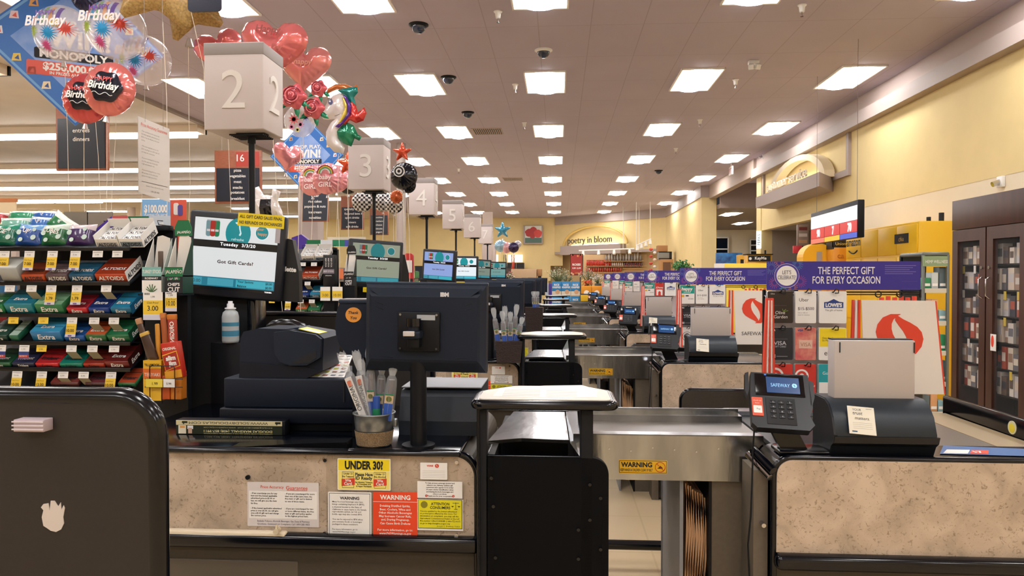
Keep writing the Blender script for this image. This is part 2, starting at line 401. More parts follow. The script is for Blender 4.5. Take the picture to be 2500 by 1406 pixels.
# strip lights over the aisles
for i, (y, x1) in enumerate(((13.9, -6.9), (18.4, -6.9), (22.0, -6.9), (25.6, -6.9), (9.6, -7.6), (5.4, -7.6))):
    r = thing('strip_light', '%s long fluorescent strip light across the sales floor ceiling' % ['first', 'second', 'third', 'fourth and furthest', 'near overhead', 'nearest overhead'][i], 'strip light', (x1 - 8, y, CEIL), 'fluorescent strips over the aisles')
    part(r, 'housing', MB().box(-23, x1, y - .16, y + .16, CEIL - .14, CEIL - .003, mat('strip_housing', '#d9c9b4', .6)).box(-23, x1, y + .19, y + .23, CEIL - .13, CEIL - .003, BLKS))
    part(r, 'tube', MB().box(-23, x1 - .1, y - .08, y + .08, CEIL - .22, CEIL - .14, EMT, .02))
for i, (px, py, Y) in enumerate(((190, 477, 27), (70, 473, 27), (265, 506, 31), (85, 506, 31), (620, 508, 30), (330, 517, 34), (700, 520, 34))):
    p = P(px, py, Y); p.z = min(p.z, CEIL - .06); r = thing('strip_light', 'short diffused ceiling light far back over the aisles, number of place %s' % ['behind the balloon strings', 'beside the grey column', 'above the boxed candy', 'far left', 'behind the tall pole of sign 2', 'above the blue prize poster', 'right of the pole of sign 2'][i], 'strip light', (p.x, Y, p.z), 'short lights at the back of the aisles')
    r['label'] = r['label'].replace('number of place ', '')
    w = .9; part(r, 'diffuser', MB().box(p.x - w, p.x + w, Y - .15, Y + .15, p.z - .04, p.z, EMT, .02)); part(r, 'housing', MB().box(p.x - w, p.x + w, Y - .2, Y + .2, p.z, p.z + .05, REFL))
# dark strip standing in for shading where the pink ceiling ends
structure('ceiling_shade_strip', MB().box(-6.78, -6.68, -6, YB, CEIL - .05, CEIL + .08, mat('ceiling_edge_shade', '#8b7c72', .8)))
# ------------------------------------------------------------ checkout lanes (built at the nearest lane, then copied at a pitch of 2.58 m)
NL = 6
LANE = {}      # prototypes: key -> (root, label template, lanes, skip)
def lane(key, root, tmpl, lanes=range(1, NL), skip=(), group=None):
    LANE[key] = (root, tmpl, list(lanes), skip, group)
    root['label'] = tmpl.replace('{L}', 'two'); root['group'] = group or (root['category'] + 's of the checkout lanes')
WHERE = lambda i: ['two', 'three', 'four', 'five', 'six', 'seven'][i]
YP = 2.38; ZT = .935
# ---- cashier side counter with stone front
XR = PX(1172, YP, 1200); XLc = -1.58
def counter_front(mb, x0, x1, y, ztop, zst, r, corner):
    cs = 'c' if corner == 'c' else 'd'
    mb.prism(rrect(x0, x1, zst, ztop, r, 8, cs), y - .012, y + .01, STONE)
lc = thing('checkout_counter', 'x', 'checkout counter', ((XR + XLc) / 2, 2.85, 0))
b = MB(); b.prism(rrect(XLc, XR - .012, 0, ZT - .012, .07, 8, 'c'), YP + .01, 3.18, TAUPE, smooth=False)
b.box(XLc, XR - .01, YP + .0, YP + .012, .0, .655, TAUPE); part(lc, 'cabinet', b)
b = MB(); counter_front(b, XLc, XR - .014, YP, ZT - .016, .66, .065, 'c'); part(lc, 'stone_panel', b)
b = MB(); b.box(XLc, XR - .06, YP - .03, 3.2, ZT - .016, ZT, BLK, .007)
o = rrect(XLc - .0, XR, .0, ZT, .085, 10, 'c'); path = [(XR - .005, YP - .008, .05)] + [(XR - .008 - .075 + .075 * math.cos(R(a)), YP - .008, ZT - .083 + .075 * math.sin(R(a))) for a in range(0, 91, 9)] + [(XLc, YP - .008, ZT - .008)]
b.tube(path, .012, BLK, n=8)
b.box(XR - .016, XR, YP, 3.18, .05, ZT - .085, BLK, .004); part(lc, 'edge_trim', b)
b = MB(); b.box(XLc, XR + .004, YP - .045, YP + .01, .608, .66, BLK, .018, 3); part(lc, 'bumper_rail', b)
b = MB(); b.box(XLc, XLc + .72, YP - .004, YP + .01, .35, .56, mat('kick_panel', '#5a5145', .5), .03); b.box(XLc, XR - .02, YP - .004, YP + .01, 0, .1, BLKS); part(lc, 'lower_panel', b)
b = MB(); sx0 = PX(800, YP, 1200); b.box(sx0, XR - .07, YP - .016, YP - .0125, .665, .915, mat('clear_holder', '#c7b49b', .12, alpha=.14), .0015)
for px, py in ((798, 1120), (1117, 1125), (797, 1297), (1116, 1302)): p = P(px, py, YP); b.cyl((p.x, YP - .022, p.z), (p.x, YP - .012, p.z), .006, CHROME, n=12)
part(lc, 'clear_sign_holder', b)
p = P(610, 1162, YP); b = MB(); b.cyl((p.x, YP - .02, p.z), (p.x, YP - .008, p.z), .0075, BLKS, n=16); part(lc, 'cable_grommet', b)
lane('counter', lc, 'stone faced cashier counter on the left at the checkout of sign {L}')
# signs stuck on the counter front -------------------------------------------------------
ys = YP - .0175
def sign_rect(px0, py0, px1, py1, Y):
    a = P(px0, py0, Y); c = P(px1, py1, Y); return a.x, c.x, c.z, a.z
def body_text(mb, lines, x0, x1, z0, z1, y, m, h=None, align='LEFT', bold=.0, fill=.62, just=False):
    n = len(lines); st = (z1 - z0) / n; hh = h or st * fill
    for i, t in enumerate(lines):
        z = z1 - st * (i + .5)
        if t: mb.text(t, ((x0 + x1) / 2 if align == 'CENTER' else x0, y, z), hh, m, align=align, bold=bold, res=1, maxw=(x1 - x0))
def s_under30():
    x0, x1, z0, z1 = sign_rect(824, 1118, 954, 1198, ys); t = thing('age_sign', 'x', 'sign', ((x0 + x1) / 2, ys, z0)); w = x1 - x0; h = z1 - z0
    b = MB(); b.prism(rrect(x0, x1, z0, z1, .004), ys - .001, ys, PAPER)
    b.box(x0 + .003, x1 - .003, ys - .0014, ys - .001, z0 + h * .62, z1 - .003, YEL); b.box(x0 + .003, x1 - .003, ys - .0014, ys - .001, z0 + .003, z0 + h * .60, c_('#f4e480', .5))
    y = ys - .0018
    b.text('UNDER 30?', ((x0 + x1) / 2, y, z0 + h * .79), h * .24, INK, w=w * .72, bold=.045)
    for t_, zz, hh in (('Please Have', .50, .1), ('ID Ready', .37, .1), ('for Alcohol, Tobacco,', .25, .045), ('E-Cigarettes and', .185, .045), ('E-Vapor Purchases', .12, .045)):
        b.text(t_, ((x0 + x1) / 2, y, z0 + h * zz), h * hh, INK, bold=.03, res=2, maxw=w * .33)
    for k, (tt) in ((.2, 'No Tobacco'), (.8, 'No Alcohol')):
        cx = x0 + w * k; r = w * .11
        for q in ((cx - r, cx - r + .0008), (cx + r - .0008, cx + r)): b.box(q[0], q[1], ys - .0018, ys - .0014, z0 + h * .08, z0 + h * .57, INK)
        b.box(cx - r, cx + r, ys - .0018, ys - .0014, z0 + h * .57, z0 + h * .58, INK); b.box(cx - r, cx + r, ys - .0018, ys - .0014, z0 + h * .075, z0 + h * .085, INK)
        b.text('Under 21', (cx, y, z0 + h * .52), h * .055, INK, bold=.02, maxw=r * 1.8); b.text(tt, (cx, y, z0 + h * .43), h * .055, INK, bold=.02, maxw=r * 1.9)
        b.prism([(cx - r * 1.1, z0 + h * .13), (cx + r * 1.15, z0 + h * .17), (cx + r * 1.15, z0 + h * .38), (cx - r * 1.1, z0 + h * .35)], ys - .0022, ys - .0018, RED)
        b.text('We', (cx, ys - .0026, z0 + h * .31), h * .085, PAPER, bold=.03); b.text('Card', (cx, ys - .0026, z0 + h * .21), h * .085, PAPER, bold=.03, maxw=r * 1.9)
    part(t, 'face', b); return t
LSIG = []
t = s_under30(); lane('s30', t, 'yellow UNDER 30? age check notice on the counter front of checkout {L}', [1, 2], group='age check notices')
x0, x1, z0, z1 = sign_rect(608, 1173, 782, 1284, YP); w = x1 - x0; h = z1 - z0; y = YP - .014
b = MB(); b.prism(rrect(x0, x1, z0, z1, .003), y, y + .001, c_('#dcd5d3', .5)); b.box(x0 + .006, x1 - .006, y - .0004, y, z0 + h * .18, z0 + h * .8, PAPER); yy = y - .0009
b.text('Price Accuracy', (x0 + w * .35, yy, z0 + h * .885), h * .062, ORED, maxw=w * .36); b.text('Guarantee', (x0 + w * .695, yy, z0 + h * .88), h * .082, ORED, maxw=w * .30); b.box(x0 + w * .555, x0 + w * .84, yy - .0001, yy, z0 + h * .82, z0 + h * .828, ORED)
LA = ['- If we overcharge you for any', 'item and the lowest applicable', 'advertised price is $5.00 or', 'less, we will give you the item', 'for free.', '', '- If the lowest applicable advertised', 'price is over $5.00, we will give', 'you a $5.00 gift card and charge', 'the correct price.']
LB = ['- If you are overcharged for more', 'than one of the same item, the', 'free item or gift card is limited', 'to one of those items.', '', '', '- If you are overcharged for two', 'or more different items, the free', 'item or gift card policy applies', 'to the highest priced item.']
body_text(b, LA, x0 + w * .05, x0 + w * .49, z0 + h * .21, z0 + h * .77, yy, INK, bold=.02); body_text(b, LB, x0 + w * .53, x0 + w * .96, z0 + h * .21, z0 + h * .77, yy, INK, bold=.02)
body_text(b, ['Excludes Tobacco, Alcoholic Beverages, Gas, Dairy & Pharmacy', 'Questions, Comments or Complaints Call 1-800-283-9833'], x0 + w * .14, x0 + w * .87, z0 + h * .02, z0 + h * .15, yy, c_('#2a2f55', .6), align='CENTER')
t = thing('price_guarantee_notice', 'x', 'notice', ((x0 + x1) / 2, y, z0)); part(t, 'sheet', b)
lane('spag', t, 'pale price accuracy guarantee notice with red heading on counter front of checkout {L}', [1], group='guarantee notices on counters')
x0, x1, z0, z1 = sign_rect(801, 1200, 907, 1308, ys); w = x1 - x0; h = z1 - z0
b = MB(); b.prism(rrect(x0, x1, z0, z1, .003), ys - .001, ys, PAPER)
for a in ((x0 + .004, x1 - .004, z0 + .004, z0 + .0052), (x0 + .004, x1 - .004, z1 - .0052, z1 - .004), (x0 + .004, x0 + .0052, z0 + .004, z1 - .004), (x1 - .0052, x1 - .004, z0 + .004, z1 - .004)): b.box(a[0], a[1], ys - .0015, ys - .001, a[2], a[3], INK)
b.text('WARNING', ((x0 + x1) / 2, ys - .0015, z0 + h * .86), h * .065, INK, bold=.03, maxw=w * .46)
body_text(b, ['Many food and beverage cans have', 'linings containing bisphenol A (BPA),', 'a chemical known to the State of', 'California to cause harm to the female', 'reproductive system. Jar lids and', 'bottle caps may also contain BPA.', '', 'You can be exposed to BPA when', 'you consume foods or beverages', 'packaged in these containers.', '', 'For more information, go to:', 'www.P65Warnings.ca.gov'], x0 + w * .1, x0 + w * .92, z0 + h * .05, z0 + h * .8, ys - .0015, INK, bold=.005)
t = thing('chemical_warning_notice', 'x', 'notice', ((x0 + x1) / 2, ys, z0)); part(t, 'sheet', b); lane('sbpa', t, 'white WARNING notice about can linings left of the red one at checkout {L}', [1], group='white warning notices')
x0, x1, z0, z1 = sign_rect(911, 1200, 1019, 1310, ys); w = x1 - x0; h = z1 - z0
b = MB(); b.prism(rrect(x0, x1, z0, z1, .003), ys - .001, ys, c_('#ea4a24', .5)); b.box(x0, x1, ys - .0014, ys - .001, z0 + h * .775, z0 + h * .783, PAPER)
b.text('WARNING', ((x0 + x1) / 2, ys - .0015, z0 + h * .88), h * .1, PAPER, bold=.03, maxw=w * .72)
body_text(b, ['Drinking Distilled Spirits,', 'Beer, Coolers, Wine and', 'Other Alcoholic Beverages', 'May Increase Cancer Risk,', 'and, During Pregnancy,', 'Can Cause Birth Defects', '', 'For more information, go to:', 'www.P65Warnings.ca.gov'], x0 + w * .08, x0 + w * .92, z0 + h * .02, z0 + h * .72, ys - .0015, PAPER, align='CENTER', bold=.02)
t = thing('alcohol_warning_notice', 'x', 'notice', ((x0 + x1) / 2, ys, z0)); part(t, 'sheet', b); lane('salc', t, 'red orange WARNING notice about alcohol on counter front of checkout {L}', [1], group='red warning notices')
def slogo(mb, cx, cz, h, y, m, y_axis=-1):
    """red tear-shaped S mark: two mirrored teardrops leaving a white S between"""
    r = h / 2
    def blob(sg):
        pts = []
        N = 22
        for i in range(N + 1):       # outer arc of the circle
            a = R(100 + 150 * i / N); pts.append((r * .98 * math.cos(a), r * math.sin(a)))
        # inner S edge
        for q in ((.02, -.78), (.10, -.55), (.0, -.30), (-.20, -.02), (-.30, .22), (-.22, .50), (-.02, .78), (.08, .93)): pts.append((q[0] * r, q[1] * r))
        return [(sg * a, sg * bb) for a, bb in pts]
    for sg in (1, -1):
        po = [(cx + a, cz + bb) for a, bb in blob(sg)]
        mb.prism(po, y - .0004, y, m)
x0, x1, z0, z1 = sign_rect(1026, 1129, 1092, 1171, ys); w = x1 - x0; h = z1 - z0
b = MB(); b.prism(rrect(x0, x1, z0, z1, .002), ys - .001, ys, PAPER); b.text('VONS', (x0 + w * .36, ys - .0015, z0 + h * .82), h * .1, RED, bold=.04); slogo(b, x0 + w * .62, z0 + h * .82, h * .24, ys - .0012, RED)
for i in range(5): b.box(x0 + w * .08, x0 + w * .92, ys - .0014, ys - .001, z0 + h * (.12 + .1 * i), z0 + h * (.125 + .1 * i), c_('#9a9a9a', .6))
t = thing('store_notice', 'x', 'notice', ((x0 + x1) / 2, ys, z0)); part(t, 'sheet', b); lane('svons', t, 'small white card with red logo above the age policy card at checkout {L}', [1], group='small white cards')
x0, x1, z0, z1 = sign_rect(1019, 1174, 1129, 1217, ys); w = x1 - x0; h = z1 - z0
b = MB(); b.box(x0, x1, ys - .001, ys, z0, z1, PAPER)
body_text(b, ['To help prevent underage alcohol and', 'tobacco use, Safeway cashiers ask', 'customers who appear to be under', '30 years old for identification when', 'purchasing alcoholic beverages and', 'tobacco products.', 'Thank you for your cooperation'], x0 + w * .08, x0 + w * .92, z0 + h * .05, z0 + h * .95, ys - .0015, INK, align='CENTER', bold=.02)
slogo(b, x0 + w * .2, z0 + h * .14, h * .15, ys - .0012, RED); slogo(b, x0 + w * .8, z0 + h * .14, h * .15, ys - .0012, RED)
t = thing('age_policy_notice', 'x', 'notice', ((x0 + x1) / 2, ys, z0)); part(t, 'sheet', b); lane('sage', t, 'white age policy card with two tiny red marks above the yellow notice at checkout {L}', [1], group='age policy cards')
x0, x1, z0, z1 = sign_rect(1019, 1218, 1131, 1296, ys); w = x1 - x0; h = z1 - z0
b = MB(); b.box(x0, x1, ys - .001, ys, z0, z1, PAPER); b.box(x0 + .002, x1 - .003, ys - .0014, ys - .001, z0 + h * .06, z1 - .001, INK); b.box(x0 + .0035, x1 - .005, ys - .0018, ys - .0014, z0 + h * .08, z1 - .002, c_('#e4dc20', .5)); y = ys - .0022
b.text('ATTENTION', (x0 + w * .5, y, z0 + h * .86), h * .085, INK, bold=.02, maxw=w * .4); b.text('CONSUMERS', (x0 + w * .5, y, z0 + h * .74), h * .085, INK, bold=.02, maxw=w * .44)
b.cyl((x0 + w * .15, y, z0 + h * .83), (x0 + w * .15, y - .0003, z0 + h * .83), w * .075, c_('#8a8420', .6), n=20)
cx = x0 + w * .84; b.box(cx - .0006, cx + .0006, y - .0003, y, z0 + h * .7, z0 + h * .92, INK); b.box(cx - w * .07, cx + w * .07, y - .0003, y, z0 + h * .89, z0 + h * .9, INK); b.box(cx - w * .04, cx + w * .04, y - .0003, y, z0 + h * .69, z0 + h * .7, INK)
for sg in (-1, 1): b.prism([(cx + sg * w * .07 - w * .03, z0 + h * .8), (cx + sg * w * .07 + w * .03, z0 + h * .8), (cx + sg * w * .07, z0 + h * .76)], y - .0003, y, INK)
body_text(b, ['You are entitled to the lowest advertised', 'or posted price offered by this store. For', 'information or complaints, you may call the', 'Agricultural Commissioner/Sealer at the toll', 'free number 1-866-SCANNER (1-866-722-6637)', 'or go to http://weights.sccgov.org'], x0 + w * .06, x0 + w * .94, z0 + h * .18, z0 + h * .66, y, INK, bold=.01)
b.text('Joseph C. Deviney, Sealer', (x0 + w * .93, y, z0 + h * .135), h * .05, INK, align='RIGHT', res=1)
t = thing('consumer_notice', 'x', 'notice', ((x0 + x1) / 2, ys, z0)); part(t, 'sheet', b); lane('satt', t, 'yellow ATTENTION CONSUMERS notice on the counter front of checkout {L}', [1, 2], group='yellow consumer notices')
# cream handle at the bottom left
b = MB(); p0 = P(398, 1296, YP - .02); p1 = P(702, 1299, YP - .02); b.box(p0.x, p1.x, YP - .04, YP - .013, p0.z - .011, p0.z + .011, c_('#e5d6bb', .4), .008, 3)
t = thing('pull_out_shelf', 'cream coloured pull bar at the foot of the nearest stone counter front', 'pull bar', (p0.x + .2, YP, p0.z)); part(t, 'bar', b)
p1 = P(680, 1292, YP - .03); b = MB(); b.cyl((p1.x, YP - .055, p1.z), (p1.x, YP - .03, p1.z), .009, c_('#d8c8aa', .4), n=14).cyl((p1.x, YP - .05, p1.z + .004), (p1.x, YP - .045, p1.z + .02), .004, c_('#d8c8aa', .4), n=8); part(t, 'latch', b)
# ---- tall taupe partition with black bumper edge
YQ = 1.13; xq = PX(381, YQ); zq = PZ(962, YQ, 200)
t = thing('partition_panel', 'x', 'partition', (-1.15, YQ, 0)); r = .062
b = MB(); b.prism(rrect(-1.72, xq - .012, 0, zq - .01, r, 10, 'c'), YQ, YQ + .03, mat('partition_laminate', '#27221e', .6, noise=.12, nscale=120, bump=.08, bscale=500)); part(t, 'panel', b)
path = [(xq - .008, YQ + .015, .02)] + [(xq - .008 - r + r * math.cos(R(a)), YQ + .015, zq - .008 - r + r * math.sin(R(a))) for a in range(0, 91, 9)] + [(-1.72, YQ + .015, zq - .008)]
b = MB(); b.tube(path, .0175, BLK, n=10); part(t, 'edge_bumper', b)
lane('partition', t, 'tall dark taupe partition panel with rounded black edge in front of candy rack at checkout {L}', group='partitions between the lanes')
b = MB(); p0 = P(57, 1018, YQ); p1 = P(130, 1048, YQ); b.box(p0.x, p1.x, YQ - .022, YQ, p1.z, p0.z, c_('#b9a9b0', .5), .001)
for i in range(3): b.box(p0.x - .002, p1.x, YQ - .0235, YQ - .022, p1.z + .006 * i + .003, p1.z + .006 * i + .005, c_('#d8cfd6', .5))
solo('card_stack_holder', b, 'small pale lilac card holder stuck on the near taupe partition', 'card holder')
b = MB(); pts = [(107, 1283), (103, 1262), (107, 1245), (101, 1238), (107, 1230), (119, 1228), (122, 1246), (125, 1222), (134, 1222), (143, 1236), (149, 1226), (151, 1244), (156, 1233), (159, 1240), (155, 1262), (157, 1277), (150, 1292), (138, 1298), (125, 1295), (115, 1288)]
b.prism([(PX(a, YQ, c), PZ(c, YQ, a)) for a, c in pts], YQ - .0012, YQ, c_('#cfc6bf', .7)); solo('torn_sticker', b, 'torn remains of a round white sticker on the near taupe partition', 'sticker')
# ---- customer display
def display_matrix(px, py, Y, roll, yaw=0, tilt=0):
    p = P(px, py, Y); return Matrix.Translation(p) @ Euler((R(tilt), R(roll), R(yaw)), 'XYZ').to_matrix().to_4x4()
SCR = lambda c, e=1.0: mat('screen_' + c.strip('#') + '_%d' % int(e * 100), c, .3, emit=e)
def make_display(M, base_loc, tint='#e6e9ea', sharp=True, e=.50, flip=False, wing=True, dark='#10131b', hv=None):
    t = thing('customer_display', 'x', 'customer display', base_loc)
    W, H = .197, .165    # half sizes of the picture
    b = MB(); b.M = M; b.box(-W - .03, W + .03, .0, .05, -H - .035, H + .028, mat('display_bezel', '#171b26', .45), .012); part(t, 'bezel', b)
    b = MB(); b.M = M; y = -.0012; TE = hexc(tint)
    b.box(-W, W, y, .002, -H, H, SCR('#10131b', .2))
    b.box(-W, W, y - .0006, y, H * .36, H * .98, SCR(tint, e)); b.box(-W, W, y - .0006, y, -H * .66, H * .16, SCR(tint, e))
    tq = SCR('#108c94', e); bl = SCR('#2b87a0', e * .8); yy = y - .0012
    b.prism([(W * .05 + W * .30 * math.cos(a), H * .60 + H * .42 * math.sin(a)) for a in [R(q) for q in range(-38, 219, 12)]], yy, yy + .0006, tq)
    b.prism([(W * .62 + W * .165 * math.cos(R(q)), H * .66 + W * .165 * math.sin(R(q))) for q in range(0, 360, 15)], yy, yy + .0006, SCR('#f3f6f6', e)); b.prism([(W * .62 + W * .15 * math.cos(R(q)), H * .66 + W * .15 * math.sin(R(q))) for q in range(0, 360, 15)], yy - .0003, yy, tq)
    if sharp:
        b.text('refreshe', (W * .05, yy - .0005, H * .43), H * .075, SCR('#dff3f3', e), maxw=W * .5); b.text('pour', (W * .58, yy - .0008, H * .74), H * .07, SCR('#d89a6a', e), bold=.02); b.text('happy', (W * .63, yy - .0008, H * .62), H * .08, SCR('#d89a6a', e), bold=.02)
        b.prism([(W * .05 + .004, H * .55), (W * .05 + .009, H * .62), (W * .05 + .004, H * .72), (W * .05 + .001, H * .84), (W * .05 - .012, H * .86), (W * .05 - .016, H * .90), (W * .05 + .006, H * .92), (W * .05 + .02, H * .86), (W * .05 + .008, H * .82), (W * .05 + .01, H * .72), (W * .05 + .016, H * .6), (W * .05 + .011, H * .53)], yy - .0006, yy, SCR('#dff3f3', e))
    for k, c in ((-.66, '#6f8f96'), (-.46, '#1d7a50'), (-.56, '#a8261f')):
        cx = W * k; b.prism(rrect(cx - .0125, cx + .0125, H * .46, H * .92, .0105), yy - .0003 * (1 if c != '#a8261f' else 2), yy, SCR(c, e)); b.box(cx - .010, cx + .010, yy - .0009, yy - .0006, H * .90, H * .93, SCR('#b8bcc0', e)); b.box(cx - .008, cx + .008, yy - .0009, yy - .0006, H * .60, H * .66, SCR('#d8c8c8', e))
    b.text('Tuesday  3/3/20', (W * .06, y - .0006, H * .26), H * .085, SCR('#e8e8e8', 1), bold=.02, track=1.15, w=W * .84)
    b.text('Got Gift Cards?', (W * .03, yy, -H * .22), H * .085, SCR('#6a1212', .1), w=W * .86, bold=.03, track=1.1)
    b.box(-W, W, yy, yy + .0006, -H * .92, -H * .66, bl); b.box(-W * .97, -W * .74, yy - .0004, yy, -H * .89, -H * .69, SCR('#3f9cb0', e)); b.box(-W * .6, W * .02, yy - .0004, yy, -H * .89, -H * .69, SCR('#4aa3b6', e)); b.box(W * .08, W * .97, yy - .0004, yy, -H * .89, -H * .69, SCR('#3fb0c2', e))
    b.text('0.00', (-W * .86, yy - .001, -H * .79), H * .09, SCR('#103038', .5), maxw=W * .2)
    if sharp:
        b.text('Your Savings:', (W * .12, yy - .001, -H * .74), H * .06, SCR('#0c262c', .4), align='LEFT', bold=.02); b.text('$0.00', (W * .95, yy - .001, -H * .74), H * .06, SCR('#0c262c', .4), align='RIGHT', bold=.02)
        b.text('Balance', (W * .12, yy - .001, -H * .85), H * .06, SCR('#0c262c', .4), align='LEFT', bold=.02); b.text('$0.00', (W * .95, yy - .001, -H * .85), H * .06, SCR('#0c262c', .4), align='RIGHT', bold=.02)
        b.text('TOSHIBA', (W * .95, y - .001, -H * .97), H * .035, SCR('#e8e8e8', 1), align='RIGHT', bold=.03); b.text('Register: 002', (-W * .98, y - .001, -H * .97), H * .035, SCR('#9aa', .6), align='LEFT') if False else None
    part(t, 'screen', b)
    if wing:
        b = MB(); b.M = M; b.prism([(-.03, -H - .03), (W + .11, -H - .03), (W + .095, -H * .3), (W + .055, H * .55), (-.03, H * .8)], .035, .08, mat('display_wing', '#07090f', .5)); part(t, 'rear_housing', b)
        b = MB(); b.M = M; b.text('lette', (W + .058, .032, -H * .28), .02, PAPER, bold=.05); part(t, 'printed_name', b) if sharp else None
    b = MB(); b.M = M; p = Vector((-.04, .13, -.1)); b.box(W - .012, W + .01, -.004, 0, H * .42, H * .82, c_('#b8b2bb', .5)) if sharp else None
    if b.v: part(t, 'paper_tab', b)
    b = MB(); q = M @ Vector((0, .1, -H)); b.box(q.x - .26, q.x + .05, q.y - .03, q.y + .06, .0, q.z + .02, BLKS, .006); b.box(q.x + .05, q.x + .09, q.y - .06, q.y + .08, .0, q.z + .02, BLK, .01); part(t, 'stand_column', b)
    return t
M1 = display_matrix(573, 622, 3.30, 4.7)
d1 = make_display(M1, (M1.translation.x, 3.35, 0)); d1['label'] = 'large lit customer display reading Got Gift Cards, the nearest one'; d1['group'] = 'customer displays of the lanes'
b = MB(); b.M = M1; b.box(.005, .222, -.006, -.004, .135, .195, YEL); b.text('ALL GIFT CARD SALES FINAL', (.1135, -.007, .179), .014, INK, w=.2, bold=.015); b.text('NO REFUNDS OR EXCHANGES', (.1135, -.007, .152), .014, INK, w=.2, bold=.015)
t = solo('gift_card_notice', b, 'yellow ALL GIFT CARD SALES FINAL notice on top of the nearest customer display', 'notice')
disp = [(918, 644, 5.95, 3, 30, '#aab39e', .36, 'dim greenish'), (1070, 650, 8.5, 4, -24, '#8fa6dd', .55, 'bluish'), (1131, 656, 11.12, 1, 0, '#dfe8ee', .62, 'bright white'), (1173, 658, 13.72, 3, 32, '#93a89b', .34, 'dim green'), (1212, 660, 16.2, 1, 12, '#7fb0ac', .4, 'teal tinted')]
for i, (px, py, Y, ro, yw, c, e, wd) in enumerate(disp):
    M = display_matrix(px, py, Y, ro, yw)
    d = make_display(M, (M.translation.x, Y, 0), c, False, e, wing=(i == 0)); d['label'] = '%s customer display on its stand at the checkout of sign %d' % (wd, i + 3); d['group'] = 'customer displays of the lanes'
    b = MB(); b.M = M; b.box(-.10, .06, -.008, -.006, -.235, -.195, YEL); b.text('ALL GIFT CARD SALES FINAL', (-.02, -.009, -.21), .006, INK, w=.14)
    solo('gift_card_notice', b, 'small yellow gift card notice under the customer display of checkout %d' % (i + 3), 'notice', 'yellow notices under displays')
# ---- number sign on its pole
def make_sign(n):
    Y = 3.68; x0 = PX(498, Y, 200); x1 = PX(643, Y, 200); z1 = PZ(104, Y, 570); z0 = PZ(316, Y, 570); D = .27; xc = PX(605, 3.75, 400)
    t = thing('number_sign', 'x', 'number sign', (xc, Y + .12, 0)); off = (n - 2) * PITCH_L
    g = mat('sign_face', '#d3c8c6', .55); b = MB(); b.box(x0, x1, Y, Y + D, z0, z1, g, .006)
    part(t, 'sign_box', b)
    b = MB(); zc = z1 - .062; b.box(x0 - .002, x1 + .002, Y - .002, Y + D + .002, zc, z1 + .002, mat('sign_cap', '#9f9896', .5), .005); part(t, 'top_band', b)
    b = MB(); lg = mat('sign_numeral', '#e9e4df', .4); hN = .2
    b.text(str(n), (x0 + (x1 - x0) * .50, Y + .001, z0 + .205), .195, lg, depth=.009, res=8); part(t, 'numeral', b); b = MB()
    b.text(str(n), (x1 - .001, Y + D / 2, z0 + .205), .195, lg, depth=.009, res=8, right=(0, 1, 0)); part(t, 'side_numeral', b)
    b = MB(); zz = z0 - .03
    b.cyl((xc, Y + .12, zz - .02), (xc, Y + .12, z0), .021, BLKS, n=14); b.box(xc - .07, xc + .08, Y + .09, Y + .15, z0 - .012, z0, BLKS)
    for k in range(-3, 4): b.box(xc - .09, xc + .09, Y + .12 + k * .022 - .003, Y + .12 + k * .022 + .003, z0 - .02, z0 - .012, BLKS)
    part(t, 'mounting_plate', b)
    b = MB(); b.cyl((xc, Y + .12, .0), (xc, Y + .12, zz), .0145 if n > 2 else .016, BLKS, n=16); b.box(xc - .05, xc + .05, Y + .07, Y + .17, 0, .02, BLKS, .004); part(t, 'pole', b)
    t.location.y += off
    t['label'] = 'grey box sign with the white numeral %d on a black pole' % n; t['group'] = 'lane number signs'
    return t
for n in range(2, 8): make_sign(n)
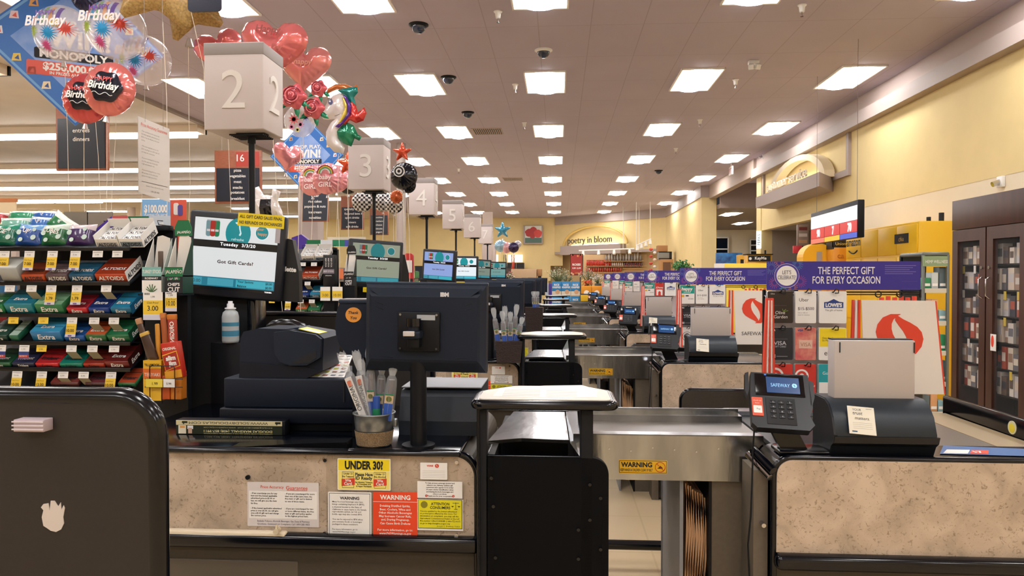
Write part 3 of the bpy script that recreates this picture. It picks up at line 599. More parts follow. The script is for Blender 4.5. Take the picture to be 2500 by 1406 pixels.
# ---- register monitor seen from behind
def make_monitor():
    Y = 2.42; M = Matrix.Translation(P(1040, 800, Y)) @ Euler((0, R(.7), R(-2)), 'XYZ').to_matrix().to_4x4()
    t = thing('register_monitor', 'x', 'monitor', (PX(1020, Y), 2.47, ZT)); w, h = .205, .147
    b = MB(); b.M = M; b.box(-w, w, .012, .03, -h, h, BLKS, .006); part(t, 'bezel', b)
    b = MB(); b.M = M
    # bulged back made of rings, sloping top
    rg = [(w, h, .012), (w * .985, h * .97, -.004), (w * .9, h * .76, -.028), (w * .86, h * .7, -.032)]
    vs = []; fs = []
    for a, c, y in rg:
        top = c if a > w * .95 else c * 1.0
        vs += [(-a, y, -c), (a, y, -c), (a, y, top), (-a, y, top)]
    for k in range(len(rg) - 1):
        for i in range(4): fs.append((k * 4 + i, k * 4 + (i + 1) % 4, k * 4 + 4 + (i + 1) % 4, k * 4 + 4 + i))
    k = (len(rg) - 1) * 4; fs.append((k, k + 1, k + 2, k + 3)); b.add(vs, fs, NAVY)
    b.box(-w * 1.0, w * 1.0, -.002, .03, h - .008, h + .004, NAVY2, .003)
    b.prism([(-w * .93, h * .90), (w * .93, h * .90), (w * .62, h * .60), (-w * .62, h * .60)], -.0315, -.02, NAVY2)
    for sg in (-1, 1):
        for q in (0, .016): b.tube([(sg * w * .88, -.0295, h * .62 - q), (sg * w * .66, -.032, h * .52 - q)], .0016, BLKS, n=5)
        b.tube([(sg * w * .88, -.0295, -h * .62), (sg * w * .5, -.032, -h * .66)], .0016, BLKS, n=5)
    part(t, 'back_shell', b)
    b = MB(); b.M = M; b.text('IBM', (w * .33, -.033, h * .76), .0125, c_('#d8d8dc', .3), bold=.06, res=2); part(t, 'maker_mark', b)
    b = MB(); b.M = M; b.box(-.085, .055, -.046, -.03, -.075, .055, BLKS, .004); 
    for q in ((-.075, .045), (.045, .045), (-.075, -.065), (.045, -.065)): b.cyl((q[0], -.05, q[1]), (q[0], -.045, q[1]), .004, CHROME, n=8)
    b.box(-.02, .04, -.048, -.046, .028, .045, c_('#a8adb2', .4)); part(t, 'mounting_bracket', b)
    xp = PX(1021, 2.42); zb = M.translation.z
    b = MB(); b.cyl((xp, 2.345, zb + .01), (xp, 2.345, zb + .035), .024, BLK, n=16).cyl((xp, 2.345, zb - .03), (xp, 2.345, zb + .01), .018, NAVY, n=14).box(xp - .03, xp + .025, 2.315, 2.385, zb - .03, zb - .005, NAVY, .006).box(xp - .028, xp + .008, 2.308, 2.318, zb - .02, zb - .004, c_('#c9c3c0', .4), .002); part(t, 'swivel_head', b)
    b = MB(); b.cyl((xp, 2.345, ZT), (xp, 2.345, zb - .03), .0285, BLKS, n=20).cyl((xp, 2.345, ZT), (xp, 2.345, ZT + .012), .06, BLKS, n=24) if False else b.cyl((xp, 2.42, ZT), (xp, 2.42, zb - .05), .0275, BLKS, n=20).cyl((xp, 2.42, ZT), (xp, 2.42, ZT + .010), .055, BLKS, n=24).box(xp - .02, xp + .02, 2.33, 2.44, zb - .06, zb - .02, BLKS, .005); part(t, 'pole', b)
    return t
t = make_monitor(); lane('mon', t, 'dark register monitor seen from behind at checkout {L}', group='register monitors seen from behind')
# ---- receipt printer on cash drawer
def drawer_and_printer():
    Y = 2.62; z0 = ZT; 
    x0, x1 = PX(533, Y), PX(872, Y); t = thing('cash_drawer', 'x', 'cash drawer', ((x0 + x1) / 2, Y + .1, ZT))
    zt = PZ(925, Y, 700); b = MB(); b.box(x0 + .015, x1 - .02, Y + .02, Y + .4, ZT, ZT + .04, BLKS, .004).box(x0, x1, Y, Y + .42, ZT + .03, ZT + .085, mat('drawer_lower', '#0c1320', .45, spec=.3), .006); part(t, 'base', b)
    b = MB(); b.box(x0 + .012, x1 - .01, Y + .012, Y + .41, ZT + .085, zt, mat('drawer_upper', '#111b2b', .5, spec=.3), .006).box(x1 - .055, x1 - .05, Y + .006, Y + .012, ZT + .11, zt - .008, INK); part(t, 'case', b)
    lane('drawer', t, 'flat dark cash drawer under the receipt printer at checkout {L}', [1], group='cash drawers')
    px0, px1 = PX(575, Y), PX(784, Y); zb = zt; zh = PZ(803, Y, 620)
    p = thing('receipt_printer', 'x', 'receipt printer', ((px0 + px1) / 2, Y + .1, zb)); h = zh - zb
    W = px1 - px0; prof = [(0, 0), (.80, 0), (.985, .16), (.985, .30), (1.0, .80), (.93, .90), (.62, .985), (.22, 1.0), (.05, .93), (.01, .80), (.0, .2)]
    b = MB(); yo = Y + .03
    body = [(px0 + a * W, zb + c * h) for a, c in prof]; b.prism(body, yo, yo + .2, mat('printer_case', '#151e2e', .5, spec=.3, bump=.12, bscale=700), smooth=False)
    b.prism([(px0 + a * W, zb + c * h) for a, c in ((0, 0), (.80, 0), (.985, .16), (.80, .22), (.02, .32))], yo - .006, yo, mat('printer_base', '#121722', .5, spec=.3)); part(p, 'case', b)
    b = MB(); m2 = mat('printer_front', '#182334', .42, spec=.35, bump=.12, bscale=700)
    b.prism([(px0 + a * W, zb + c * h) for a, c in ((.43, .93), (.44, .5), (.50, .34), (.62, .26), (.82, .27), (.97, .42), (.985, .80), (.92, .885), (.62, .97))], yo - .02, yo, m2)
    part(p, 'front_cover', b)
    b = MB(); b.prism([(px0 + a * W, zb + c * h) for a, c in ((.62, .30), (.84, .31), (.93, .42), (.93, .56), (.80, .48))], yo - .0215, yo - .019, INK); part(p, 'paper_slot', b)
    b = MB(); b.prism([(px0 + .52 * W, zb + .985 * h), (px0 + .68 * W, zb + 1.02 * h), (px0 + .70 * W, zb + .99 * h), (px0 + .55 * W, zb + .955 * h)], yo + .02, yo + .14, NAVY2); part(p, 'tear_bar', b)
    b = MB(); M = Matrix.Translation((px0 + .80 * W, yo + .06, zb + .945 * h)) @ Euler((0, R(13), 0)).to_matrix().to_4x4(); b.M = M; b.box(-.035, .045, -.055, .04, .0, .0018, c_('#e8e05a', .5)).box(-.02, .04, -.045, -.005, .0018, .0024, PAPER); part(p, 'yellow_label', b)
    lane('printer', p, 'dark receipt printer with a yellow label on the cash drawer at checkout {L}', [1], group='receipt printers')
drawer_and_printer()
# telephone handset arch behind the printer, its coiled cord and coloured chart
Yh = 2.98; b = MB(); pts = [P(a, c, Yh) for a, c in ((655, 800), (668, 792), (690, 789), (715, 791), (740, 800), (760, 812))]; b.tube(pts, [.014, .018, .02, .02, .018, .012], BLK, n=10)
b.box(pts[0].x - .01, pts[0].x + .04, Yh - .02, Yh + .03, PZ(925, 2.62, 700) - .0, pts[0].z, BLKS, .004) ; b.box(pts[-1].x - .04, pts[-1].x + .01, Yh - .02, Yh + .03, PZ(925, 2.62, 700), pts[-1].z, BLKS, .004)
t = thing('telephone', 'black telephone handset with coiled cord behind the nearest receipt printer', 'telephone', (pts[2].x, Yh, PZ(925, 2.62, 700))); part(t, 'handset', b)
b = MB(); q0 = P(786, 835, 2.95); q1 = P(800, 900, 2.9); cp = []
for i in range(160):
    s_ = i / 159; c = q0.lerp(q1, s_) + Vector((.012 * math.sin(s_ * 3), 0, 0)); a = s_ * 2 * math.pi * 18; cp.append(c + Vector((math.cos(a) * .006, math.sin(a) * .006, 0)))
b.tube(cp, .0018, BLKS, n=5); part(t, 'coiled_cord', b)
b = MB(); q = [P(740, 922, 2.70), P(850, 930, 2.72), P(862, 895, 2.95), P(790, 880, 2.95)]; zt = PZ(925, 2.62, 700)
b.add([(PX(742, 2.66), 2.66, zt + .002), (PX(840, 2.66), 2.66, zt + .002), (PX(856, 2.95) , 2.98, zt + .05), (PX(772, 2.95), 2.98, zt + .05)], [(0, 1, 2, 3)], PAPER)
for i in range(7):
    for j in range(5):
        u = (j + .5) / 5; v = (i + .5) / 7; a = Vector((PX(742, 2.66), 2.66, zt + .0035)).lerp(Vector((PX(840, 2.66), 2.66, zt + .0035)), u); c = Vector((PX(772, 2.95), 2.98, zt + .0515)).lerp(Vector((PX(856, 2.95), 2.98, zt + .0515)), u); p = a.lerp(c, v)
        k = c_(['#c8452a', '#7a7f86', '#c9c832', '#a8acb0', '#9a6c5a'][(i * 3 + j * 2) % 5], .6); b.add([p + Vector((-.009, -.008, -.0012)), p + Vector((.009, -.008, -.0012)), p + Vector((.009, .008, .0013)), p + Vector((-.009, .008, .0013))], [(0, 1, 2, 3)], k)
solo('produce_code_chart', b, 'laminated chart of small coloured pictures lying behind the nearest receipt printer', 'chart')
# water jug like bottle under the display
Y = 3.24; c = P(563, 838, Y); b = MB(); h = c.z - .0; zt = P(563, 770, Y).z
t = thing('spray_bottle', 'translucent plastic bottle with white cap behind the nearest cash drawer', 'bottle', (c.x, Y, P(563, 836, Y).z)); zb = P(563, 836, Y).z; zn = P(563, 762, Y).z; zc = P(563, 735, Y).z
b.lathe([(.0, zb), (.034, zb), (.037, zb + .01), (.037, zn - .02), (.032, zn), (.014, zn + .016), (.014, zn + .02)], (c.x, Y, 0), mat('milky_plastic', '#cfd8de', .35, alpha=.75), n=24); part(t, 'bottle_body', b)
part(t, 'cap', MB().lathe([(.024, zn + .014), (.024, zn + .02), (.015, zn + .022), (.015, zc - .012), (.010, zc - .01), (.010, zc), (0, zc)], (c.x, Y, 0), c_('#e6e6ea', .4), n=16))
part(t, 'blue_label', MB().lathe([(.0376, zb + .03), (.0376, zb + .055)], (c.x, Y, 0), c_('#3f87a8', .5), n=20).lathe([(.0376, zb + .075), (.0376, zb + .092)], (c.x, Y, 0), c_('#3f87a8', .5), n=20))
zs = zb; b = MB(); b.box(c.x - .09, c.x + .08, Y - .01, Y + .07, .0, zs, BLKS, .004); solo('bottle_ledge', b, 'narrow black ledge carrying the plastic bottle behind the nearest register', 'ledge')
# divider bar
Y = 2.56; x0, x1 = PX(426, Y), PX(694, Y); zt = PZ(984, Y, 560); t = thing('checkout_divider', 'black and cream printed checkout divider bar lying on the nearest counter', 'divider bar', ((x0 + x1) / 2, Y, ZT))
zf = ZT + .052; b = MB(); b.box(x0, x1, Y, Y + .05, ZT, zf, BLKS, .003); part(t, 'bar', b)
b = MB(); g = c_('#1c2414', .5); b.box(x0 + .003, x1 - .01, Y - .0012, Y, ZT + .002, ZT + .034, g); b.box(x0 + .003, x1 - .01, Y - .0012, Y, ZT + .034, zf - .001, c_('#d9cda0', .5))
rt, up = (-1, 0, 0), (0, 0, -1); cx = (x0 + x1) / 2; yy = Y - .0018
def T180(mb, s_, x, z, h, m, **k): mb.text(s_, (x, yy, z), h, m, right=(-1, 0, 0), up=(0, 0, -1), **k)
T180(b, 'WWW.SOLDBYDOUGLAS.COM', cx - .005, ZT + .0425, .0085, g, w=.29); T180(b, 'DOUGLAS MARSHALL (408) 857-9911', cx + .03, ZT + .0145, .0075, c_('#e8e0a8', .5), w=.25, bold=.01)
T180(b, 'LOOKING FOR A HOME? PLEASE CALL FOR A CONFIDENTIAL CONSULTATION', cx + .03, ZT + .005, .004, c_('#cfc890', .5), w=.25, res=1); T180(b, 'DOUGLAS@SERENOGROUP.COM   WWW.SOLDBYDOUGLAS.COM', cx + .03, ZT + .027, .004, c_('#cfc890', .5), w=.25, res=1)
b.box(x0 + .012, x0 + .04, Y - .002, Y - .0012, ZT + .003, ZT + .033, c_('#e6dfc6', .5)); T180(b, '10', x0 + .026, ZT + .014, .013, g, bold=.03); b.box(x0 + .018, x0 + .036, Y - .0024, Y - .002, ZT + .024, ZT + .031, c_('#e0a050', .5))
b.box(x0 + .048, x0 + .062, Y - .002, Y - .0012, ZT + .004, ZT + .024, c_('#c9a58c', .6)); b.box(x0 + .045, x0 + .066, Y - .0018, Y - .0012, ZT + .02, ZT + .032, c_('#e8e8e8', .6))
for xx in (x0 + .025, x1 - .035): b.box(xx, xx + .02, Y - .0018, Y - .0012, ZT + .041, ZT + .048, g); b.box(xx + .004, xx + .008, Y - .0018, Y - .0012, ZT + .037, ZT + .041, g)
part(t, 'printed_face', b)
# black wedge tray at the counter's edge
b = MB(); z = ZT + .001; b.prism([(PX(560, 2.37), z), (PX(845, 2.37), z), (PX(845, 2.37), z + .022), (PX(735, 2.37), z + .016)], 2.37, 2.44, mat('dark_tray', '#06070c', .25)); solo('counter_wedge', b, 'low black wedge lying along the front edge of the nearest cashier counter', 'wedge')
# ---- scanner head 'Thank You'
def scanner():
    Y = 2.52; x0, x1 = PX(818, Y), PX(908, Y); z1 = PZ(741, Y, 860); z0 = PZ(872, Y, 860); t = thing('card_printer', 'x', 'register unit', ((x0 + x1) / 2, Y, ZT)); w = x1 - x0; h = z1 - z0
    prof = [(1, 0), (1, 1), (.12, 1), (.06, .9), (0, .62), (.02, .42), (.12, .22), (.3, .08), (.55, 0)]
    b = MB(); b.prism([(x0 + a * w, z0 + c * h) for a, c in prof], Y, Y + .09, NAVY); part(t, 'case', b)
    b = MB(); b.box(x0 + .012, x1 - .006, Y - .004, Y + .09, z1, z1 + .014, NAVY2, .004); b.box(x0 + .016, x1 - .01, Y, Y + .088, z1 + .012, z1 + .016, c_('#a59d9c', .5)); part(t, 'top_cap', b)
    b = MB(); cx = x0 + w * .50; cz = z0 + h * .79; b.prism([(cx + .028 * math.cos(R(a)), cz + .026 * math.sin(R(a))) for a in range(0, 360, 12)], Y - .002, Y, c_('#e89a3c', .5)); b.text('Thank', (cx, Y - .0025, cz + .008), .010, INK, bold=.02, shear=.2, maxw=.044); b.text('You', (cx, Y - .0025, cz - .010), .010, INK, bold=.02, shear=.2); part(t, 'thank_you_sticker', b)
    b = MB(); b.box(x0 + .05, x1 + .0, Y + .03, Y + .08, ZT, z0 + .02, BLKS, .004); part(t, 'support', b)
    lane('scanner', t, 'dark curved register unit with a round orange Thank You sticker at checkout {L}', [], group='register units')
scanner()
LANE['scanner'][2].extend([1])
# ---- teal grey keyboard box under the monitor
def kbox():
    Y = 2.60; x0, x1 = PX(973, Y), PX(1172, Y); z0 = ZT; z1 = PZ(958, Y, 1070); t = thing('cheque_printer', 'x', 'register keyboard housing', ((x0 + x1) / 2, Y + .1, ZT)); g = mat('teal_grey_plastic', '#26303d', .42, bump=.08, bscale=500)
    b = MB(); b.prism([(Y, z0), (Y, z0 + .05), (Y + .03, z1 - .02), (Y + .05, z1), (Y + .3, z1 + .01), (Y + .3, z0)], x0, x1, g, axis='x'); part(t, 'housing', b)
    b = MB(); b.box(x0 + .02, x1 - .06, Y + .026, Y + .034, z0 + .05, z1 - .035, INK, .002); b.box(x0 + .03, x1 - .075, Y + .006, Y + .02, z0 + .015, z0 + .05, BLKS, .004); part(t, 'slot', b)
    b = MB(); b.box(x0, x1, Y + .045, Y + .3, z1 + .008, z1 + .013, mat('pale_plastic_lid', '#8f9299', .45), .002); part(t, 'lid', b)
    lane('kbox', t, 'teal grey register housing under the monitor at checkout {L}', [1, 2], group='register housings')
kbox()
# ---- bag stand with shelf
def bagstand():
    x0, x1 = PX(1160, 2.28), PX(1500, 2.28); z = PZ(985, 2.27, 1330); t = thing('bagging_stand', 'x', 'bagging stand', ((x0 + x1) / 2, 2.4, 0))
    o = [(x0, 2.27), (x1, 2.27), (x1, 2.48), (x1 - .07, 2.575), (x0 + .10, 2.575), (x0 + .0, 2.45)]
    def rnd(o, r, n=5):
        out = []; N = len(o)
        for i in range(N):
            a = Vector(o[i - 1]); p = Vector(o[i]); c = Vector(o[(i + 1) % N]); d0 = (a - p).normalized(); d1 = (c - p).normalized(); q0 = p + d0 * r; q1 = p + d1 * r
            for k in range(n + 1):
                s_ = k / n; out.append(tuple((q0 * (1 - s_) ** 2 + p * 2 * s_ * (1 - s_) + q1 * s_ ** 2)))
        return out
    ro = rnd(o, .025); ax = sum(p[0] for p in ro) / len(ro); ay = sum(p[1] for p in ro) / len(ro)
    b = MB(); b.prism(ro, z - .02, z + .008, BLK, axis='z'); b.tube([(p[0], p[1], z - .006) for p in ro], .0155, BLK, n=10, closed=True); part(t, 'bumper_edge', b)
    b = MB(); b.prism([(ax + (p[0] - ax) * .955, ay + (p[1] - ay) * .93) for p in ro], z + .006, z + .0105, mat('white_laminate', '#e6ddd0', .35), axis='z'); part(t, 'shelf_top', b)
    b = MB(); xr = PX(1433, 2.3); b.box(xr - .02, xr + .02, 2.30, 2.36, .5, z - .015, BLKS, .004); b.box(x0 + .012, x0 + .034, 2.30, 2.36, .0, z - .015, BLKS, .003); b.cyl((x0 + .008, 2.31, .2), (x0 + .008, 2.31, z - .015), .007, BLK, n=8); part(t, 'upright', b)
    zb = PZ(1117, 2.3, 1330); xb0, xb1 = PX(1190, 2.3), PX(1487, 2.3)
    b = MB(); b.prism(rrect(xb0, xb1, 0, zb, .05, 8, 'c'), 2.30, 2.325, mat('black_panel', '#030407', .7, spec=.15)); b.tube([(xb0, 2.312, zb), (xb1 - .05, 2.312, zb)], .005, BLK, n=6); b.box(xb0, xb0 + .02, 2.3, 2.57, 0, zb, BLKS); b.box(xb1 - .02, xb1, 2.3, 2.57, 0, zb - .12, BLKS)
    part(t, 'front_panel', b); b = MB()
    for px, py in ((1440, 1182), (1466, 1215), (1440, 1268), (1412, 1292), (1466, 1340), (1412, 1363), (1200, 1166), (1205, 1235), (1210, 1360)):
        p = P(px, py, 2.3); part(t, 'bolt', MB().cyl((p.x, 2.293, p.z), (p.x, 2.3, p.z), .0055, BLK, n=12))
    return t
t = bagstand()
lane('bag', t, 'black bagging stand topped by a white shelf at checkout {L}', group='bagging stands')
b = MB(); q = [(1215, 975), (1330, 975), (1380, 952), (1480, 955), (1486, 975), (1420, 948), (1300, 949)]; z = PZ(985, 2.27, 1330) + .011
b.add([(-.21, 2.33, z), (.02, 2.31, z), (.12, 2.34, z), (.13, 2.5, z), (.08, 2.57, z + .003), (-.05, 2.57, z), (-.2, 2.50, z)], [(0, 1, 2, 3, 4, 5, 6)], PAPER)
for i in range(7): b.box(-.18, -.06, 2.345 + i * .02, 2.349 + i * .02, z + .0002, z + .0006, c_('#cfc8c0', .6)); b.box(-.04, .06, 2.345 + i * .02, 2.349 + i * .02, z + .0002, z + .0006, c_('#d6cfc6', .6))
solo('loose_paper_sheet', b, 'thin white printed sheets lying on the nearest bagging shelf', 'paper sheet')
# steel scale plate with flared wing
def plate():
    z = ZT + .012; t = thing('scale_plate', 'x', 'scale plate', (PX(1300, 2.75), 2.75, z)); x0, x1 = PX(1213, 2.6), PX(1388, 2.6)
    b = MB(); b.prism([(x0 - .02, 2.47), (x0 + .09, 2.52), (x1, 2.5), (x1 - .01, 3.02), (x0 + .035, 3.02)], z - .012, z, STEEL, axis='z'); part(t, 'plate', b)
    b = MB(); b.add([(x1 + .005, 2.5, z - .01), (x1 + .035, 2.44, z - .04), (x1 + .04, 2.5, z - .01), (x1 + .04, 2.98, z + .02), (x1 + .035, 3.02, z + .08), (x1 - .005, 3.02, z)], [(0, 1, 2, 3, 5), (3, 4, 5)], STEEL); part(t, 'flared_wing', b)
    b = MB(); b.box(x0, x1, 2.64, 3.0, z - .13, z - .013, BLKS, .004); b.box(x0 + .03, x1 - .03, 2.66, 2.9, 0, z - .12, BLKS); part(t, 'base', b)
    return t
lane('plate', plate(), 'steel scale plate with a flared wing behind the bagging stand at checkout {L}', [1, 2], group='scale plates')
# ---- steel conveyor guard with warning sticker
def conveyor():
    Y = 2.58; x0 = PX(1400, Y); x1 = PX(1895, Y); z1 = PZ(1062, Y, 1640); z0 = PZ(1173, Y, 1640); t = thing('steel_conveyor', 'x', 'conveyor', ((x0 + x1) / 2, Y + .2, 0))
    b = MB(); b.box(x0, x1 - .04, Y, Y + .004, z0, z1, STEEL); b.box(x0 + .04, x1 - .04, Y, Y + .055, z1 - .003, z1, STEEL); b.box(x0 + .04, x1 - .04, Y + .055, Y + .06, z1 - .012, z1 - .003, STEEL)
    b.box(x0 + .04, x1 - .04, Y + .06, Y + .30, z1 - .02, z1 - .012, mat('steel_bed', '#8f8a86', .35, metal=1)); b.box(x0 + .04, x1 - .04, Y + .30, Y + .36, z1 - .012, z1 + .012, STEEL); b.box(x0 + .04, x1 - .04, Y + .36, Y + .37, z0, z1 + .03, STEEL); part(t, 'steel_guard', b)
    b = MB()
    for px in range(0, 8): b.cyl((x0 + .05 + px * .075, Y - .002, z1 - .045 - .006 * (px % 3)), (x0 + .05 + px * .075, Y, z1 - .045 - .006 * (px % 3)), .003, CHROME, n=8)
    part(t, 'rivet', b)
    sx0, sx1, sz0, sz1 = sign_rect(1510, 1122, 1629, 1157, Y); cx = (sx0 + sx1) / 2; hh = sz1 - sz0; y = Y - .001; ye = c_('#e9b81a', .45)
    b = MB(); b.prism(rrect(sx0, sx1, sz0, sz1, .003), y, y + .001, ye); b.prism(rrect(sx0 + .0022, sx1 - .0022, sz0 + .0022, sz1 - .0022, .002), y - .0003, y, INK); b.prism(rrect(sx0 + .0038, sx1 - .0038, sz0 + .0038, sz1 - .0038, .002), y - .0006, y - .0003, ye)
    b.text('WARNING', (sx0 + (sx1 - sx0) * .37, y - .001, sz0 + hh * .66), hh * .34, INK, w=(sx1 - sx0) * .64, bold=.04); b.text('KEEP HANDS & CHILDREN CLEAR OF BELT', (sx0 + (sx1 - sx0) * .37, y - .001, sz0 + hh * .27), hh * .19, INK, w=(sx1 - sx0) * .66, bold=.02, res=2)
    c0 = sx0 + (sx1 - sx0) * .855; cz = sz0 + hh * .5; rr = hh * .36; b.tube([(c0 + rr * math.cos(R(a)), y - .001, cz + rr * math.sin(R(a))) for a in range(0, 360, 15)], .0012, c_('#c0341c', .5), n=4, closed=True); b.tube([(c0 - rr * .7, y - .001, cz + rr * .7), (c0 + rr * .7, y - .001, cz - rr * .7)], .0012, c_('#c0341c', .5), n=4)
    b.prism([(c0 - rr * .6, cz - rr * .3), (c0 + rr * .5, cz - rr * .3), (c0 + rr * .5, cz - rr * .15), (c0, cz + rr * .3), (c0 - rr * .2, cz)], y - .0009, y - .0006, INK)
    part(t, 'warning_sticker', b, 'yellow and black WARNING keep hands and children clear of belt sticker')
    # supports and lower cabinet below the belt
    xa, xb = PX(1742, Y), PX(1866, Y); b = MB(); b.box(xa, xb, Y + .02, Y + .5, 0, z0 + .0, mat('cabinet_taupe', '#6a6053', .5, noise=.1, nscale=60)); b.box(xa - .01, xa, Y + .015, Y + .5, 0, z0, BLKS); part(t, 'side_cabinet', b)
    xl = PX(1665, Y); b = MB(); b.box(xl, xl + .012, Y + .03, Y + .5, 0, z0, mat('grey_leg', '#8b8d92', .45)); b.box(xl, xa, Y + .45, Y + .5, 0, z0, mat('grey_leg', '#8b8d92', .45)); part(t, 'bag_bin', b)
    return t
t = conveyor(); lane('conv', t, 'brushed steel conveyor bed with yellow WARNING sticker at checkout {L}', group='steel conveyors')
# paper bags in the bin
def bags():
    Y = 2.60; xl = PX(1668, Y); xa = PX(1740, Y); z1 = PZ(1177, Y, 1700); r = random.Random(4)
    t = thing('paper_bag_stack', 'x', 'paper bags', ((xl + xa) / 2, Y + .2, .45)); b = MB(); n = 9
    for i in range(n):
        x = xl + .014 + i * .0085; zz = z1 - .012 - .006 * i - .01 * r.random(); yy = Y + .035 + .012 * r.random()
        b.box(x, x + .0055, yy, yy + .36, .42 + .004 * i, zz, c_(['#b98f68', '#c39a72', '#a67c57', '#cda57d'][i % 4], .85), 0)
        b.add([(x, yy, zz), (x + .0055, yy, zz - .05), (x + .012, yy - .012, zz - .16), (x + .002, yy - .014, zz - .28), (x, yy, zz - .33)], [(0, 1, 2, 3, 4)], c_('#c9a078', .85))
    b.box(xl + .01, xa - .01, Y + .05, Y + .42, .40, .42, BLKS); part(t, 'bags', b); t.children[0]['kind'] = 'stuff'
    return t
t = bags(); lane('bags', t, 'stack of brown paper bags standing in the bin below the steel conveyor at checkout {L}', [1, 2], group='paper bag stacks')
def lowpart():
    Y = 3.765; t = thing('low_partition', 'x', 'partition', (1.2, Y, 0)); x0, x1, z = .622, 1.80, .925
    b = MB(); b.prism(rrect(x0, x1, 0, z, .05, 8, 'd'), Y, Y + .03, TAUPE); b.box(x0, x1, Y - .004, Y + .034, 0, .1, BLKS); part(t, 'panel', b)
    b = MB(); b.box(x0 + .06, x1 - .02, Y - .006, Y, .6, z - .10, mat('black_panel', '#030407', .7, spec=.15)); part(t, 'black_recess', b)
    b = MB(); b.tube([(x0, Y + .015, .03)] + [(x0 + .05 - .05 * math.cos(R(a)), Y + .015, z - .05 + .05 * math.sin(R(a))) for a in range(0, 91, 9)] + [(x1, Y + .015, z)], .0125, BLK, n=8); part(t, 'edge_trim', b)
    return t
t = lowpart(); lane('lowp', t, 'low taupe partition with rounded black edge behind the belt of checkout {L}', [1, 2, 3, 4], group='low partitions behind the belts')
# black foot bar and kick base seen through the gap
b = MB(); x0 = PX(1480, 3.9); x1 = PX(1620, 3.9); b.tube([(x0 - .3, 3.78, .13), (x1, 3.78, .13)], .025, BLK, n=10).cyl((x0 - .25, 3.78, 0), (x0 - .25, 3.78, .13), .02, BLK)
t = solo('foot_rail', b, 'x', 'foot rail'); lane('rail', t, 'black foot rail near the floor between checkout {L} and the one behind', [1, 2], group='foot rails')
# ---- right hand counter
def rcounter():
    Y = 2.38; x0 = PX(1889, Y, 1200); x1 = 1.85; zt = PZ(1119, Y, 2000); zs = PZ(1347, Y, 2000); t = thing('customer_counter', 'x', 'checkout counter', ((x0 + x1) / 2, Y + .3, 0))
    b = MB(); b.prism(rrect(x0 + .012, x1, 0, zt - .01, .05, 8, 'd'), Y + .01, Y + .19, TAUPE); part(t, 'cabinet', b)
    b = MB(); b.prism(rrect(x0 + .006, x1, zs, zt - .004, .05, 8, 'd'), Y - .012, Y + .01, STONE); part(t, 'stone_panel', b)
    b = MB(); rr = .05; path = [(x0, Y, .03)] + [(x0 + rr - rr * math.cos(R(a)), Y, zt - rr + rr * math.sin(R(a))) for a in range(0, 91, 9)] + [(x1, Y, zt)]
    b.tube(path, .0105, BLK, n=8); b.prism(rrect(x0, x1, .02, zt + .004, .05, 8, 'd'), Y + .012, Y + .19, BLK) ; part(t, 'edge_trim', b)
    b = MB(); b.box(x0 - .002, x1, Y - .045, Y + .01, zs - .05, zs, BLK, .018, 3); part(t, 'bumper_rail', b)
    b = MB(); b.box(x0 - .055, x0 - .01, Y + .03, Y + .18, 0, zt - .05, mat('cabinet_taupe', '#6a6053', .5)); b.cyl((x0 - .03, Y + .0, PZ(1283, Y, 1848)), (x0 - .03, Y + .03, PZ(1283, Y, 1848)), .007, CHROME, n=12); part(t, 'side_panel', b)
    b = MB(); b.tube([P(1838, 1098, 2.44), P(1888, 1150, 2.36)], .014, BLK, n=12); b.tube([P(1826, 1108, 2.46), P(1880, 1166, 2.37)], .012, CHROME, n=12); part(t, 'corner_bumper', b)
    return t
t = rcounter(); lane('rc', t, 'stone faced customer side counter on the right at checkout {L}', group='customer side counters')
# black side wall and belt of the near lane
ZR = PZ(1119, YP, 2000)
b = MB(); xf = 1.76; b.box(xf, xf + .03, 2.59, 3.5, .86, .957, BLK, .008); q = P(2430, 1033, 2.9); yv = xf * 1800 / (2430 - 1364); b.cyl((xf - .003, yv, .915), (xf, yv, .915), .026, c_('#d8d4b0', .3), n=24); b.cyl((xf - .004, yv, .913), (xf - .003, yv, .913), .018, c_('#e2cf3a', .4), n=20); b.box(xf, xf + .03, 2.59, 3.5, 0, .86, TAUPE)
t = solo('belt_side_wall', b, 'x', 'belt side wall', loc=(xf, 3.0, 0)); lane('bsw', t, 'black glossy side wall with a round sticker bounding the belt at checkout {L}', [1], group='belt side walls')
def belt():
    t = thing('conveyor_belt', 'x', 'conveyor belt', (1.2, 3.0, 0)); b = MB(); zb = .875; b.box(.80, 1.34, 2.62, 3.36, zb - .02, zb, mat('belt_rubber', '#23262b', .4), .004); part(t, 'belt', b)
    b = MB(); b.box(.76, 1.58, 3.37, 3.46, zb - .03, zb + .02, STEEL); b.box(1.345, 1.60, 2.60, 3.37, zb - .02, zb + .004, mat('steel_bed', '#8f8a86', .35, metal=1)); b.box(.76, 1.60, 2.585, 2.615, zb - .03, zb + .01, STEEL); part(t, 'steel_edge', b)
    b = MB(); b.box(1.60, 1.755, 2.585, 3.46, zb - .03, zb + .006, c_('#a89678', .35)); part(t, 'laminate_strip', b)
    b = MB(); b.box(.76, 1.75, 2.6, 3.44, 0, zb - .035, TAUPE); part(t, 'belt_cabinet', b)
    return t
t = belt(); lane('belt', t, 'dark conveyor belt with steel edges beside the gift cards at checkout {L}', [1, 2, 3], group='dark conveyor belts')
b = MB(); z = ZR - .012; b.add([(PX(2290, 2.46), 2.44, z), (PX(2500, 2.44) + .1, 2.42, z), (PX(2500, 2.5) + .1, 2.52, z), (PX(2310, 2.55), 2.56, z)], [(0, 1, 2, 3)], c_('#3f6fae', .3))
